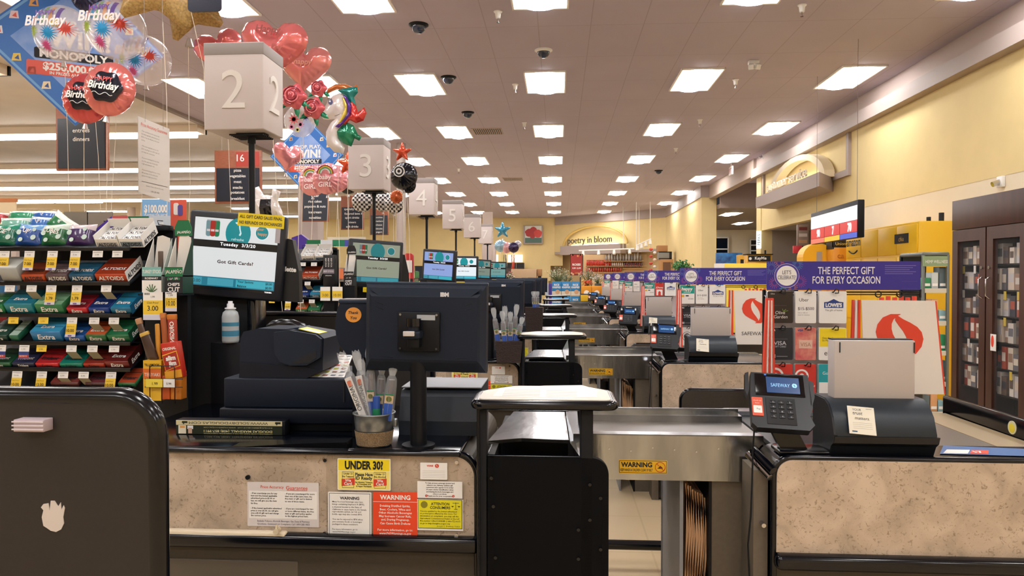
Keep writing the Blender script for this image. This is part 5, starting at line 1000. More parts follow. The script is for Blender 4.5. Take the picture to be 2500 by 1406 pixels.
b = MB(); Y = 2.93; x0, x1 = PX(348, Y), PX(392, Y); z1, z0 = PZ(880, Y, 370), PZ(978, Y, 370); b.box(x0, x1, Y, Y + .04, z0, z1, c_('#e2b22a', .4)); b.box(x0, x1, Y - .001, Y, z1 - .075, z1 - .034, c_('#d96a2a', .4)); b.text('TILLAMOOK', ((x0 + x1) / 2, Y - .0016, z1 - .018), .010, INK, maxw=(x1 - x0) * .85, bold=.02); b.text('TERIYAKI', ((x0 + x1) / 2, Y - .0016, z1 - .058), .014, PAPER, maxw=(x1 - x0) * .85)
solo('snack_pack', b, 'yellow and orange teriyaki snack pack in the lower clip', 'snack pack')
b = MB(); M = Matrix.Translation(P(418, 880, Y)) @ Euler((0, R(-9), 0)).to_matrix().to_4x4(); b.M = M; w, h = .036, .075; b.box(-w, w, 0, .04, -h, h, c_('#c22f1c', .35), .003); b.box(-w, w, -.001, 0, -h * .98, -h * .55, c_('#e2a02a', .4)); b.text('ORIGINAL', (0, -.0016, h * .66), .011, PAPER, maxw=w * 1.6, bold=.03); b.prism([(-w * .98, h * .35), (w * .8, h * .5), (w * .98, -h * .35), (-w * .8, -h * .55)], -.0012, -.0004, c_('#e6b030', .4)); b.prism([(-w * .92, h * .3), (w * .74, h * .45), (w * .90, -h * .32), (-w * .75, -h * .5)], -.0016, -.0012, c_('#a8281c', .4)); b.text('slim', (0, -.0022, h * .14), .018, PAPER, bold=.05, maxw=w * 1.6); b.text('jim', (.004, -.0022, -h * .2), .018, PAPER, bold=.05, maxw=w * 1.4)
solo('snack_pack', b, 'red and gold original snack pack tilted in the clip above the counter', 'snack pack')
b = MB(); x0, x1 = PX(384, Y), PX(440, Y); b.box(x0, x1 - .05, Y + .005, Y + .05, PZ(985, Y), PZ(925, Y), c_('#c8561e', .35), .003); b.box(x1 - .047, x1, Y + .005, Y + .05, PZ(985, Y), PZ(915, Y), c_('#c9751e', .35), .003); solo('snack_pack', b, 'orange snack packs at the bottom of the wire clip', 'snack pack', kind=None)
b = MB(); Yw = Y - .012; zz = [PZ(v, Yw, 400) for v in (893, 925, 945, 985)]; xs = [PX(v, Yw) for v in (352, 364, 393, 425, 444)]
b.tube([(xs[1], Yw, zz[1]), (xs[1], Yw, zz[0] - .008), (xs[1] + .008, Yw, zz[0]), (xs[3] - .008, Yw, zz[0]), (xs[3], Yw, zz[0] - .008), (xs[3], Yw, zz[3])], .0022, BLK, n=6)
for z in (zz[1], zz[2]): b.tube([(xs[0], Yw, z), (xs[4], Yw, z)], .002, BLK, n=6)
for x in (xs[1], xs[2]): b.tube([(x, Yw, zz[0]), (x, Yw, zz[3])], .002, BLK, n=6)
t = thing('wire_clip_rack', 'black wire basket holding the snack sticks beside the candy rack', 'wire basket', (xs[2], Yw, zz[3])); part(t, 'wire_frame', b)
b = MB(); b.box(PX(356, Yw), PX(396, Yw), Yw - .004, Yw - .003, zz[2], zz[1], c_('#e9d24a', .6)); b.text('1.99', (PX(378, Yw), Yw - .005, (zz[1] + zz[2]) / 2 - .002), .011, INK); part(t, 'price_label', b)
b = MB(); b.box(PX(398, Yw), PX(426, Yw), Yw - .004, Yw - .003, zz[2], zz[1], PAPER); b.text('5.99', (PX(412, Yw), Yw - .005, (zz[1] + zz[2]) / 2 - .002), .009, INK); part(t, 'price_label', b)
b = MB(); b.box(PX(340, 3.02), PX(446, 3.02), 3.06, 3.09, .0, PZ(714, 3.05, 400), BLKS); b.box(PX(340, 3.0), PX(448, 3.0), 2.99, 3.09, PZ(714, 3.0, 400) - .012, PZ(716, 3.0, 400) - .002, BLKS); t2 = part(t, 'backing_board', b)
# framed end panel
ep = thing('rack_end_panel', 'x', 'end panel', (-1.56, 3.58, 0)); b = MB(); b.prism(rrect(-1.61, -1.49, .9, 1.70, .03, 6, 'cd'), 3.58, 3.59, mat('brass_mirror', '#8d8270', .35, metal=.6)); part(ep, 'panel', b)
b = MB(); o = rrect(-1.615, -1.485, .0, 1.705, .035, 6, 'cd'); b.tube([(x, 3.585, z) for x, z in o], .011, BLK, n=8, closed=True); part(ep, 'frame', b)
lane('ep', ep, 'tan metal end panel in a rounded black frame beside the candy rack of checkout {L}', [1, 2, 3], group='rack end panels')
# copies of the right hand goods for the second lane
w2 = {0: 'top', 1: 'second', 2: 'third', 3: 'fourth', 4: 'fifth', 5: 'lowest'}
for t, px0, row in ITEMS:
    if px0 >= 200 and row <= 3:
        copy_tree(t, (0, PITCH_L, 0), t['label'].split(',')[0].split(' on the ')[0].split(' at the ')[0].split(' ending ')[0].split(' in open ')[0] + ', %s shelf of the further candy rack' % w2[row], 'gum and mint packs on the further rack')
c1 = copy_tree(sb2, (0, PITCH_L, 0), 'black jerky box with white header beside the framed panel under sign 3')
for c in c1.children:
    if c.name.startswith('printed_front') or c.name.startswith('header_flap') or c.name.startswith('carton'):
        me = c.data.copy(); c.data = me
        for i, m in enumerate(me.materials):
            if m.name.startswith('paint_0f6e42') or m.name.startswith('paint_123c2a'): me.materials[i] = c_('#17171b', .5)
b = MB(); Y = 3.0 + PITCH_L; x0, x1 = PX(789, Y), PX(816, Y); z0, z1 = PZ(700, Y), PZ(615, Y)
b.box(x0, x1, Y, Y + .07, z0, z1 - .02, c_('#17171b', .4), .002); b.box(x0, x1, Y - .001, Y, z0 + .1, z0 + .135, c_('#7a7280', .5)); b.text('BEEF STICKS', ((x0 + x1) / 2, Y - .0016, z0 + .118), .012, PAPER, maxw=(x1 - x0) * .9); b.text('ORIGINAL', ((x0 + x1) / 2, Y - .0016, z0 + .085), .008, PAPER, maxw=(x1 - x0) * .7)
for k in (.25, .5, .75): b.text('BEEF STICK', (x0 + (x1 - x0) * k, Y - .0016, z1 - .08), .010, PAPER, right=(0, 0, -1), up=(1, 0, 0), maxw=.1)
solo('snack_box', b, 'black beef sticks box on the candy rack under sign 3', 'snack box')
for px0, px1, pr in ((782, 806, '3.00'), (811, 836, '10.00')): # further lane
    Y = 2.96 + PITCH_L; b = MB(); x0, x1 = PX(px0, Y), PX(px1, Y); z1 = PZ(700, Y, px0); z0 = PZ(734, Y, px0); h = z1 - z0; cx = (x0 + x1) / 2
    b.box(x0, x1, Y, Y + .001, z0, z1, PAPER); b.box(x0, x1, Y - .0006, Y, z0 + h * .2, z1 - h * .3, c_('#ecc83c', .6)); b.text(pr, (cx, Y - .001, z0 + h * .4), .02, INK, maxw=(x1 - x0) * .75); solo('price_card', b, 'yellow price card reading %s on the further candy rack' % {'3.00': 'three dollars', '10.00': 'ten dollars'}[pr], 'price card')
for a0, a1, col, lab in ((748, 783, '#0e6b3e', 'dark green'), (783, 812, '#d9dee2', 'white'), (812, 842, '#17825a', 'bright green'), (842, 872, '#4a52b0', 'violet blue')):
    b = MB(); Y = 5.95; b.box(PX(a0, Y), PX(a1, Y), Y, Y + .002, PZ(600, Y), PZ(584, Y), c_(col, .5)); solo('header_card', b, lab + ' header card above the further candy rack under sign 3', 'header card', 'header cards over the further rack')
b = MB(); Y = 5.99; b.box(PX(800, Y), PX(893, Y), Y, Y + .01, PZ(600, Y), PZ(577, Y), c_('#e3d8c4', .6)); solo('display_board', b, 'cream board behind the header cards of the further candy rack', 'display board')
b = MB(); Y = 8.2; x0, x1 = PX(986, Y), PX(1008, Y); b.prism(rrect(x0, x1, PZ(690, Y), PZ(618, Y), .03, 6, 'cd'), Y, Y + .06, c_('#c4302c', .5)); b.box(x0 + .015, x1 - .01, Y - .002, Y, PZ(665, Y), PZ(635, Y), PAPER); b.box(x0, x1, Y - .002, Y, PZ(690, Y), PZ(680, Y), INK)
solo('snack_box', b, 'red and white snack box standing by the display of sign 3', 'snack box')
b = MB(); Y = 6.0; pts = [(712, 580), (735, 572), (752, 585), (742, 620), (716, 640), (708, 610)]; b.prism([(PX(a, Y, c), PZ(c, Y, a)) for a, c in pts], Y, Y + .05, G('#4a2f9a')); solo('candy_bag', b, 'purple candy bag leaning on the further candy rack', 'candy bag')
for xa, xb, Y, zz, lab in ((PX(789, 5.58), PX(816, 5.58), 5.58, PZ(700, 5.58), 'slim black stand under the black beef sticks box'), (sb2.location.x - .045, sb2.location.x + .045, 5.58, sb2.location.z, 'slim black stand under the black jerky box'), (PX(986, 8.2), PX(1008, 8.2), 8.2, PZ(690, 8.2), 'slim black stand under the red and white box')):
    solo('snack_stand', MB().box(xa, xb, Y + .005, Y + .08, 0, zz, BLKS), lab, 'stand')
# ------------------------------------------------------------ bucket of meat sticks
def bucket():
    Y = 2.44; c = P(914, 1080, Y); z0 = ZT + .002; z1 = PZ(1010, Y, 914); r1 = 50 / 1800 * Y; r0 = 42 / 1800 * Y; h = z1 - z0; t = thing('tin_bucket', 'galvanised tin bucket with burlap wrap holding meat sticks on nearest counter', 'bucket', (c.x, Y, z0)); gz = mat('galvanised', '#9aa0a4', .35, metal=.85, noise=.3, nscale=30)
    b = MB(); b.lathe([(0, 0), (r0, 0), (r0 + (r1 - r0) * .66, h * .66), (r0 + (r1 - r0) * .70, h * .68 + .002), (r0 + (r1 - r0) * .74, h * .72), (r1, h), (r1 + .004, h + .002), (r1 + .004, h + .006), (r1, h + .007), (r1 - .003, h), (r0 - .003, .004), (0, .004)], (c.x, Y, z0), gz, n=36)
    b.tube([(c.x + (r1 - .006) * math.cos(R(a)), Y + (r1 - .006) * math.sin(R(a)), z0 + h * .72) for a in range(0, 360, 12)], .0025, gz, n=6, closed=True); part(t, 'pail', b)
    b = MB(); b.lathe([(r0 + .002, .004), (r0 + (r1 - r0) * .5 + .003, h * .5)], (c.x, Y, z0), mat('burlap', '#a08868', .95, col2='#6f5b42', nscale=320, bump=.8, bscale=320), n=36); part(t, 'burlap_band', b)
    b = MB(); b.box(c.x + r1 - .004, c.x + r1 + .010, Y - .01, Y + .01, z0 + h * .6, z0 + h * .85, gz, .003); part(t, 'ear', b)
    return t, c.x, Y, z1
bk, bx, by, bz = bucket()
CLEAR = mat('cellophane', '#e8eef4', .12, alpha=.20, spec=.8)
CLEAR2 = mat('cellophane_crinkle', '#eef3f8', .15, alpha=.30, spec=.9, bump=.6, bscale=120)
def wrapped(px0, py0, px1, py1, w, dy, kind, label, grp, ytop=None):
    Y = by + dy; p0 = P(px0, py0, Y); p1 = P(px1, py1, Y); d = p1 - p0; L = d.length; u = d.normalized(); r_ = Vector((-u.z, 0, u.x)); r_ = Vector((u.z, 0, -u.x)); hw = w / 1800 * Y / 2
    M = Matrix(((abs(r_.x), 0, u.x, p0.x), (0, 1, 0, Y), (-u.x, 0, u.z, p0.z), (0, 0, 0, 1))); M[2][0] = -u.x; t = thing('wrapped_meat_stick', label, 'snack stick', p0, grp)
    b = MB(); b.M = M; b.cyl((0, 0, -.02), (0, 0, L * .62), hw * .55, mat('jerky', '#3c1c14', .45, bump=.6, bscale=150), n=10); part(t, 'meat', b)
    b = MB(); b.M = M
    if kind == 'w': b.box(-hw, hw * .3, -hw * .7, -hw * .5, -.02, L * .62, c_('#d9d6d2', .4)); b.text('ORIGINAL', (-hw * .35, -hw * .78, L * .3), hw * .85, INK, right=(0, 0, 1), up=(-1, 0, 0), maxw=L * .42); b.prism(rrect(-hw * .75, hw * .05, L * .48, L * .57, .004), -hw * .8, -hw * .7, c_('#c8745a', .5))
    else: b.box(-hw * .75, hw * .75, -hw * .75, -hw * .6, -.02, L * .36, c_('#c9b088', .5)); b.box(-hw * .75, hw * .75, -hw * .85, -hw * .75, -.02, L * .20, c_('#2a52a8', .5)); b.cyl((0, -hw * .85, L * .28), (0, -hw * .76, L * .28), hw * .5, c_('#6a6a34', .5), n=12); b.box(-hw * .76, hw * .76, -hw * .86, -hw * .6, L * .35, L * .37, c_('#1d7a52', .5))
    part(t, 'paper_label', b)
    b = MB(); b.M = M; n = 12; prof = [(hw, -.02), (hw * 1.02, L * .5), (hw * .9, L * .64), (hw * .55, L * .70), (hw * .8, L * .80), (hw * 1.0, L * .92), (hw * .8, L)]; vs = []; fs = []
    for rr, z in prof:
        for i in range(n):
            a = 2 * math.pi * i / n; fl = .85 if z < L * .6 else max(.12, .85 - (z - L * .6) / (L * .4) * .8); vs.append((rr * math.cos(a), rr * math.sin(a) * fl, z + (.006 * math.sin(3 * a) if z > L * .9 else 0)))
    for j in range(len(prof) - 1):
        for i in range(n): fs.append((j * n + i, j * n + (i + 1) % n, (j + 1) * n + (i + 1) % n, (j + 1) * n + i))
    k = 3 * n; b.add(vs, [f for f in fs if min(f) < k], CLEAR, True); b.add(vs, [f for f in fs if min(f) >= k], CLEAR2, True); part(t, 'cellophane', b); return t
g = 'wrapped meat sticks in the tin bucket'
wrapped(892, 1012, 832, 862, 26, -.03, 'w', 'meat stick with white ORIGINAL label leaning left in the tin bucket', g)
wrapped(902, 1010, 868, 858, 24, -.005, 'w', 'meat stick just right of the front white labelled one in the bucket', g)
wrapped(905, 1012, 880, 878, 20, .02, 'b', 'short wrapped meat stick half hidden in the middle of the bucket', g)
wrapped(908, 1010, 902, 852, 24, .0, 'b', 'tallest wrapped meat stick in the centre of the tin bucket', g)
wrapped(926, 1012, 934, 872, 24, .02, 'b', 'wrapped meat stick with green band right of the centre one', g)
wrapped(948, 1010, 962, 876, 28, -.02, 'b', 'wrapped meat stick with blue label at the right rim of bucket', g)
b = MB(); Y = 2.42; c = P(919, 1008, Y); b.cyl((c.x, Y, c.z - .03), (c.x, Y, c.z + .015), .013, c_('#157a50', .4), n=14); b.cyl((c.x, Y, c.z - .03), (c.x, Y, c.z + .0), .0135, c_('#157a50', .4), n=14); b.cyl((c.x, Y, c.z + .015), (c.x, Y, c.z + .055), .012, c_('#2a52a8', .4), n=14); solo('glue_stick', b, 'green and blue tube standing in the middle of the tin bucket', 'tube')
# dark basket at the second lane
Y = 4.88; c = P(1243, 868, Y); z0 = ZT; z1 = PZ(832, Y, 1240); b = MB(); w = .09; b.prism([(c.x - w * .85, z0), (c.x + w * .85, z0), (c.x + w, z1), (c.x - w, z1)], Y - .06, Y + .1, mat('wicker_dark', '#2a1a16', .7, bump=1.0, bscale=90))
t = solo('stick_basket', b, 'dark brown basket of meat sticks on the second counter', 'basket')
by = 4.9; g = 'wrapped meat sticks in the dark basket'
for i, (a, c, d_, e, k, lab) in enumerate(((1216, 832, 1204, 752, 'b', 'far left in the dark basket, blue label'), (1232, 834, 1226, 760, 'b', 'second from left in the dark basket'), (1240, 832, 1232, 748, 'b', 'upright in the middle of the dark basket'), (1246, 834, 1246, 762, 'b', 'behind the middle one in the dark basket'), (1252, 832, 1262, 744, 'b', 'tallest on the right in the dark basket'), (1262, 828, 1276, 775, 'b', 'leaning far right in the dark basket'))): wrapped(a, c, d_, e, 14, [.0, -.03, .03, .0, .03, .0][i], k, 'wrapped meat stick ' + lab, g)
by = 7.40; c = P(1304, 770, by); b = MB(); b.prism([(c.x - .08, ZT), (c.x + .08, ZT), (c.x + .09, PZ(750, by, 1300)), (c.x - .09, PZ(750, by, 1300))], by - .06, by + .1, mat('wicker_dark', '#2a1a16', .7)); solo('stick_basket', b, 'dark basket of meat sticks on the third counter', 'basket')
for i, (a, d_) in enumerate(((1304, 1301), (1308, 1306), (1312, 1313))): wrapped(a, 750, d_, 712, 9, -.03 + .03 * i, 'b', 'wrapped meat stick in the basket of the third counter, %s' % ['leftmost', 'middle', 'rightmost'][i], 'wrapped meat sticks in the third basket')
# ------------------------------------------------------------ gift card rack
YG = 3.65
def gift_rack(i):
    off = Vector((0, i * PITCH_L, 0)); x0, x1 = PX(1872, YG), PX(2247, YG); z1 = PZ(638, YG, 2060); z0 = PZ(708, YG, 2060); w = x1 - x0; h = z1 - z0
    t = thing('gift_card_rack', 'gift card rack topped by a violet banner at the checkout of sign %d' % (i + 2), 'card rack', (x0, YG + .02, 0), 'gift card racks')
    pu = c_('#33288f', .45); b = MB(); b.prism(rrect(x0, x1, z0, z1, .005), YG, YG + .006, pu); part(t, 'banner_board', b)
    b = MB(); y = YG - .001; cx = x0 + w * .13; cz = z0 + h * .5
    rnd = random.Random(3)
    for (fx, fz, rr, col, n) in ((.03, .78, .25, '#6a86c8', 18), (.05, .25, .2, '#c05a8a', 16), (.20, .88, .2, '#4f9ad0', 16), (.22, .3, .22, '#a84a9a', 18), (.08, .95, .18, '#c8655a', 14), (.17, .08, .18, '#d08a6a', 14), (.105, .0, .13, '#5ab0c8', 12)):
        fcx = x0 + w * fx; fcz = z0 + h * fz
        for k in range(n):
            a = 2 * math.pi * k / n; r0_, r1_ = h * rr * .35, h * rr; p = Vector((math.cos(a), 0, math.sin(a))); q = Vector((-math.sin(a), 0, math.cos(a))) * h * .006; c = Vector((fcx, y, fcz))
            e = c + p * r1_; e.x = max(x0 + .002, e.x); e.z = min(z1 - .002, max(z0 + .002, e.z)); s0 = c + p * r0_; s0.z = min(z1 - .002, max(z0 + .002, s0.z)); s0.x = max(x0 + .002, s0.x); b.add([s0 - q, s0 + q, e + q, e - q], [(0, 1, 2, 3)], c_(col, .5)); 
    def disc(r_, yy, m, ri=None):
        if ri is None: b.prism([(cx + r_ * math.cos(R(a)), cz + r_ * math.sin(R(a))) for a in range(0, 360, 10)], yy - .0004, yy, m)
        else: b.tube([(cx + r_ * math.cos(R(a)), yy, cz + r_ * math.sin(R(a))) for a in range(0, 360, 10)], ri, m, n=4, closed=True)
    disc(h * .43, y - .0006, c_('#4a3aa0', .5)); disc(h * .35, y - .001, PAPER); disc(h * .42, y - .001, PAPER, h * .006)
    b.text("LET'S", (cx, y - .0022, cz + h * .12), h * .13, c_('#3a3a4a', .5), maxw=h * .3); b.text('CELEBRATE!', (cx, y - .0022, cz - h * .06), h * .13, c_('#3a3a4a', .5), w=h * .62)
    b.text('THE PERFECT GIFT', (x0 + w * .52, y, z0 + h * .68), h * .25, PAPER, w=w * .37, bold=.01); b.text('FOR EVERY OCCASION', (x0 + w * .52, y, z0 + h * .35), h * .25, PAPER, w=w * .44, bold=.01)
    for k in range(5): b.box(x0 + w * .77, x0 + w * (.97 - .02 * (k % 3)), y - .0005, y, z0 + h * (.84 - .07 * k), z0 + h * (.86 - .07 * k), c_('#7a72c0', .5))
    for q in ((.88, .978, .06, .065), (.88, .978, .30, .305)): b.box(x0 + w * q[0], x0 + w * q[1], y - .0005, y, z0 + h * q[2], z0 + h * q[3], c_('#6a62b0', .5))
    part(t, 'banner_print', b)
    zr = PZ(716, YG + .03, 2060); zb = PZ(975, YG + .03, 2060); b = MB()
    b.box(x0 - .008, x0 + .004, YG + .03, YG + .05, zb - .5, z0 + .0, BLKS); b.tube([(x0, YG + .02, zr + .006), (x1 + .01, YG + .02, zr + .006)], .004, BLK, n=6); b.tube([(x0, YG + .03, zr - .006), (x1 + .01, YG + .03, zr - .006)], .003, BLK, n=6); b.tube([(x1 + .01, YG + .02, zr - .02), (x1 + .01, YG + .02, zr + .02)], .005, BLK, n=6)
    b.box(x0 + .15, x0 + .165, YG + .05, YG + .07, 0, z0, BLKS); part(t, 'wire_frame', b)
    b = MB(); xb = PX(2075, YG); b.box(x0, xb, YG + .042, YG + .05, zb, zr, c_('#c9c2c4', .6)); b.box(x0 - .0, xb, YG + .05, YG + .09, .3, zb, BLKS); part(t, 'backing', b)
    rowsz = [(710, 790), (799, 880), (888, 966)]; cols = [(1873, 1937), (1941, 1994), (1999, 2068)]
    for rz in rowsz:
        for cl in cols:
            xx = PX((cl[0] + cl[1]) / 2, YG); zz = PZ(rz[0] + 3, YG, 2000); b = MB(); b.tube([(xx - .01, YG + .035, zz), (xx - .01, YG - .035, zz), (xx, YG - .04, zz + .016), (xx + .012, YG - .04, zz + .012), (xx + .012, YG - .038, zz - .004), (xx - .004, YG - .036, zz - .004)], .003, BLK, n=6)
            if i < 3: part(t, 'hook', b)
    t.location.y += off.y
    cards = []
    def card(ci, ri, fn, words, tilt=0):
        c0, c1 = cols[ci]; r0_, r1_ = rowsz[ri]; a0 = PX(c0 + 1, YG - .02); a1 = PX(c1 - 1, YG - .02); q1 = PZ(r0_ + 1, YG - .02, 2000); q0 = PZ(r1_ - 1, YG - .02, 2000); W = a1 - a0; H = q1 - q0
        k = thing('gift_card_pack', words, 'gift card', ((a0 + a1) / 2, YG - .02, q0), 'gift card packs of checkout %d' % (i + 2)); bb = MB(); fn(bb, a0, q0, W, H, YG - .02); part(k, 'card_stack', bb); k.location.y += off.y
    def base(bb, x, z, W, H, y, col): bb.prism(rrect(x, x + W, z, z + H, .006), y, y + .022, c_('#dcdad8', .5)); bb.prism(rrect(x, x + W, z, z + H, .006), y - .001, y, c_(col, .4) if isinstance(col, str) else col)
    def f_olive(bb, x, z, W, H, y): base(bb, x, z, W, H, y, '#2b211c'); y -= .0016; bb.text('Olive', (x + W * .5, y, z + H * .33), H * .1, PAPER, shear=.1); bb.text('Garden', (x + W * .52, y, z + H * .2), H * .1, PAPER, shear=.1, maxw=W * .66); bb.box(x + W * .2, x + W * .75, y, y + .0005, z + H * .55, z + H * .553, c_('#8a8078', .5)); [bb.tube([(x + W * .62, y - .0005, z + H * .36), (x + W * (.62 + .2 * math.cos(R(a))), y - .0005, z + H * (.36 + .09 * math.sin(R(a))))], .0015, c_('#7a9a3a', .5), n=4) for a in (20, 60, 100)]; bb.text('Olive', (x + W * .2, y, z + H * .92), H * .04, PAPER)
    def f_uber(bb, x, z, W, H, y): base(bb, x, z, W, H, y, PAPER); y -= .0016; bb.text('Uber', (x + W * .18, y, z + H * .73), H * .1, INK, align='LEFT'); bb.text('$15-$500', (x + W * .12, y, z + H * .45), H * .09, INK, align='LEFT', maxw=W * .78); bb.text('Get a ride or', (x + W * .12, y, z + H * .33), H * .04, c_('#888888', .5), align='LEFT'); bb.text('meal in minutes', (x + W * .12, y, z + H * .26), H * .04, c_('#888888', .5), align='LEFT')
    def f_lowes(bb, x, z, W, H, y): base(bb, x, z, W, H, y, PAPER); y -= .0016; bl = c_('#1f3f8a', .4); bb.prism([(x + W * .18, z + H * .48), (x + W * .88, z + H * .48), (x + W * .88, z + H * .66), (x + W * .74, z + H * .67), (x + W * .53, z + H * .76), (x + W * .32, z + H * .67), (x + W * .18, z + H * .66)], y, y + .0006, bl); bb.text("LOWE'S", (x + W * .53, y - .0006, z + H * .57), H * .11, PAPER, bold=.05, maxw=W * .6); bb.text('The gift of home', (x + W * .53, y, z + H * .40), H * .055, c_('#6a6a70', .5), maxw=W * .7)
    def f_visa(bb, x, z, W, H, y, col='#23262f'): base(bb, x, z, W, H, y, col); y -= .0016; bb.text('VISA', (x + W * .1, y, z + H * .92), H * .055, PAPER, align='LEFT', bold=.04, shear=.2); bb.text('VISA', (x + W * .5, y, z + H * .52), H * .12, c_('#c8ccd4', .3), bold=.01, w=W * .5); bb.text('GIFT CARD', (x + W * .5, y, z + H * .41), H * .05, c_('#c8ccd4', .3), maxw=W * .5); bb.box(x + W * .2, x + W * .8, y, y + .0004, z + H * .645, z + H * .65, c_('#9a9ca4', .4)); bb.box(x + W * .08, x + W * .32, y, y + .0004, z + H * .06, z + H * .17, c_('#b0b0b4', .3)); bb.box(x + W * .36, x + W * .8, y, y + .0004, z + H * .1, z + H * .12, c_('#8a8a90', .3))
    def f_flower(bb, x, z, W, H, y):
        base(bb, x, z, W, H, y, mat('petal_print', '#e39a86', .4, col2='#c8505c', nscale=22)); y -= .0016; bb.text('VISA', (x + W * .1, y, z + H * .92), H * .06, c_('#2a3a7a', .4), align='LEFT', bold=.04, shear=.2); bb.box(x + W * .18, x + W * .82, y, y + .0004, z + H * .36, z + H * .62, c_('#e6bfae', .4)); bb.text('VISA', (x + W * .5, y - .0006, z + H * .48), H * .12, c_('#a87a5a', .3), w=W * .5)
    def f_ebay(bb, x, z, W, H, y): base(bb, x, z, W, H, y, PAPER); bb.box(x + .002, x + W - .002, y - .0014, y - .001, z + H * .42, z + H - .002, YEL); y -= .002; bb.text('One Card,', (x + W * .12, y, z + H * .68), H * .055, INK, align='LEFT'); bb.text('So Many Options', (x + W * .12, y, z + H * .60), H * .055, INK, align='LEFT', maxw=W * .8); bb.text('ebay', (x + W * .2, y, z + H * .2), H * .15, INK, align='LEFT')
    def f_target(bb, x, z, W, H, y):
        base(bb, x, z, W, H, y, '#d4382e'); y -= .0016; cx, cz = x + W * .32, z + H * .78 if False else z + H * .62
        for rr, m in ((.30, PAPER), (.22, c_('#d4382e', .4)), (.11, PAPER)): bb.prism([(cx + W * rr * 1.1 * math.cos(R(a)), cz + W * rr * 1.1 * math.sin(R(a))) for a in range(0, 360, 12)], y - .0005, y, m); y -= .0005
        bb.text('GiftCard', (x + W * .68, y, z + H * .3), H * .07, PAPER)
    def f_google(bb, x, z, W, H, y): base(bb, x, z, W, H, y, '#1fa0aa'); bb.box(x + .002, x + W - .002, y - .0014, y - .001, z + .002, z + H * .42, PAPER); y -= .002; bb.text('Google', (x + W * .14, y, z + H * .7), H * .1, PAPER, align='LEFT'); bb.prism([(x + W * .35, z + H * .06), (x + W * .75, z + H * .22), (x + W * .35, z + H * .38)], y, y + .0004, c_('#2a9ac8', .4)); bb.prism([(x + W * .35, z + H * .06), (x + W * .55, z + H * .22), (x + W * .35, z + H * .3)], y - .0004, y, c_('#d9503a', .4))
    def f_happy(bb, x, z, W, H, y): base(bb, x, z, W, H, y, PAPER); bb.box(x + .002, x + W - .002, y - .0014, y - .001, z + H * .55, z + H - .002, c_('#1a9a8a', .4)); y -= .002; bb.text('happy', (x + W * .5, y, z + H * .78), H * .17, PAPER, bold=.03, maxw=W * .88, shear=.1); bb.text('moments', (x + W * .5, y, z + H * .63), H * .07, PAPER, bold=.02, maxw=W * .7); bb.box(x + W * .1, x + W * .3, y, y + .0004, z + H * .36, z + H * .48, c_('#e2b53a', .5)); bb.box(x + W * .4, x + W * .6, y, y + .0004, z + H * .4, z + H * .46, INK); bb.text('$20-$500', (x + W * .75, y, z + H * .26), H * .05, INK, maxw=W * .4)
    def f_jcp(bb, x, z, W, H, y): base(bb, x, z, W, H, y, '#d2352b'); y -= .0016; bb.text('JCPenney', (x + W * .5, y, z + H * .62), H * .12, PAPER, maxw=W * .85, bold=.02); bb.box(x + W * .14, x + W * .86, y, y + .0004, z + H * .04, z + H * .48, PAPER); bb.prism([(x + W * .35, z + H * .04), (x + W * .65, z + H * .04), (x + W * .65, z + H * .28), (x + W * .5, z + H * .38), (x + W * .35, z + H * .28)], y - .0005, y - .0001, c_('#d2352b', .4))
    def f_sbux(bb, x, z, W, H, y):
        base(bb, x, z, W, H, y, PAPER); y -= .0016; cx, cz = x + W * .5, z + H * .5
        for rr, m in ((.33, c_('#2b2b2e', .4)), (.30, PAPER), (.22, c_('#2b2b2e', .4)), (.12, PAPER)): bb.prism([(cx + W * rr * math.cos(R(a)), cz + W * rr * math.sin(R(a))) for a in range(0, 360, 12)], y - .0005, y, m); y -= .0005
    def f_blue(bb, x, z, W, H, y): base(bb, x, z, W, H, y, '#2258b8'); bb.text('$25', (x + W * .75, y - .0016, z + H * .9), H * .07, PAPER)
    def f_coral(bb, x, z, W, H, y): base(bb, x, z, W, H, y, '#dca39a'); bb.cyl((x + W * .7, y - .0018, z + H * .85), (x + W * .7, y - .001, z + H * .85), H * .05, c_('#d9702a', .4), n=12)
    pos = ['top left', 'top middle', 'top right', 'middle left', 'centre', 'middle right', 'bottom left', 'bottom middle', 'bottom right']
    at = [' of the nearest rack', ' of the second nearest rack', ' of the third nearest rack', ' of the fourth rack', ' of the fifth rack', ' of the farthest rack'][i]
    sets = [[(f_olive, 'dark brown restaurant card pack'), (f_uber, 'white ride card pack priced 15 to 500'), (f_lowes, 'white card pack with a blue house logo'), (f_visa, 'black card pack with grey lettering'), (f_flower, 'pink petal patterned card pack'), (f_ebay, 'yellow over white card pack'), (f_target, 'red ringed card pack'), (f_target, 'second red ringed card pack'), (f_google, 'teal over white card pack')],
            [(f_happy, 'teal and white happy moments card pack'), (f_uber, 'white ride card pack'), (f_lowes, 'white pack with blue house logo'), (f_visa, 'black card pack'), (f_coral, 'coral card pack'), (f_blue, 'bright blue card pack'), (f_sbux, 'white pack with round black emblem'), (f_target, 'red ringed card pack'), None],
            [(f_happy, 'teal and white happy moments card pack'), (f_jcp, 'red card pack with white house shape'), (f_lowes, 'white pack with blue house logo'), (f_visa, 'black card pack'), None, None, (f_jcp, 'red card pack'), None, None],
            [(f_happy, 'teal and white happy moments card pack'), (f_uber, 'white card pack'), None, None, None, None, None, None, None],
            [(f_uber, 'white card pack'), (f_happy, 'teal and white card pack'), None, None, None, None, None, None, None], [(f_happy, 'pale teal and white card pack'), None, None, None, None, None, None, None, None]][i]
    for k, q in enumerate(sets):
        if q: card(k % 3, k // 3, q[0], '%s, %s%s' % (q[1], pos[k], at))
    return t
for i in range(6): gift_rack(i)
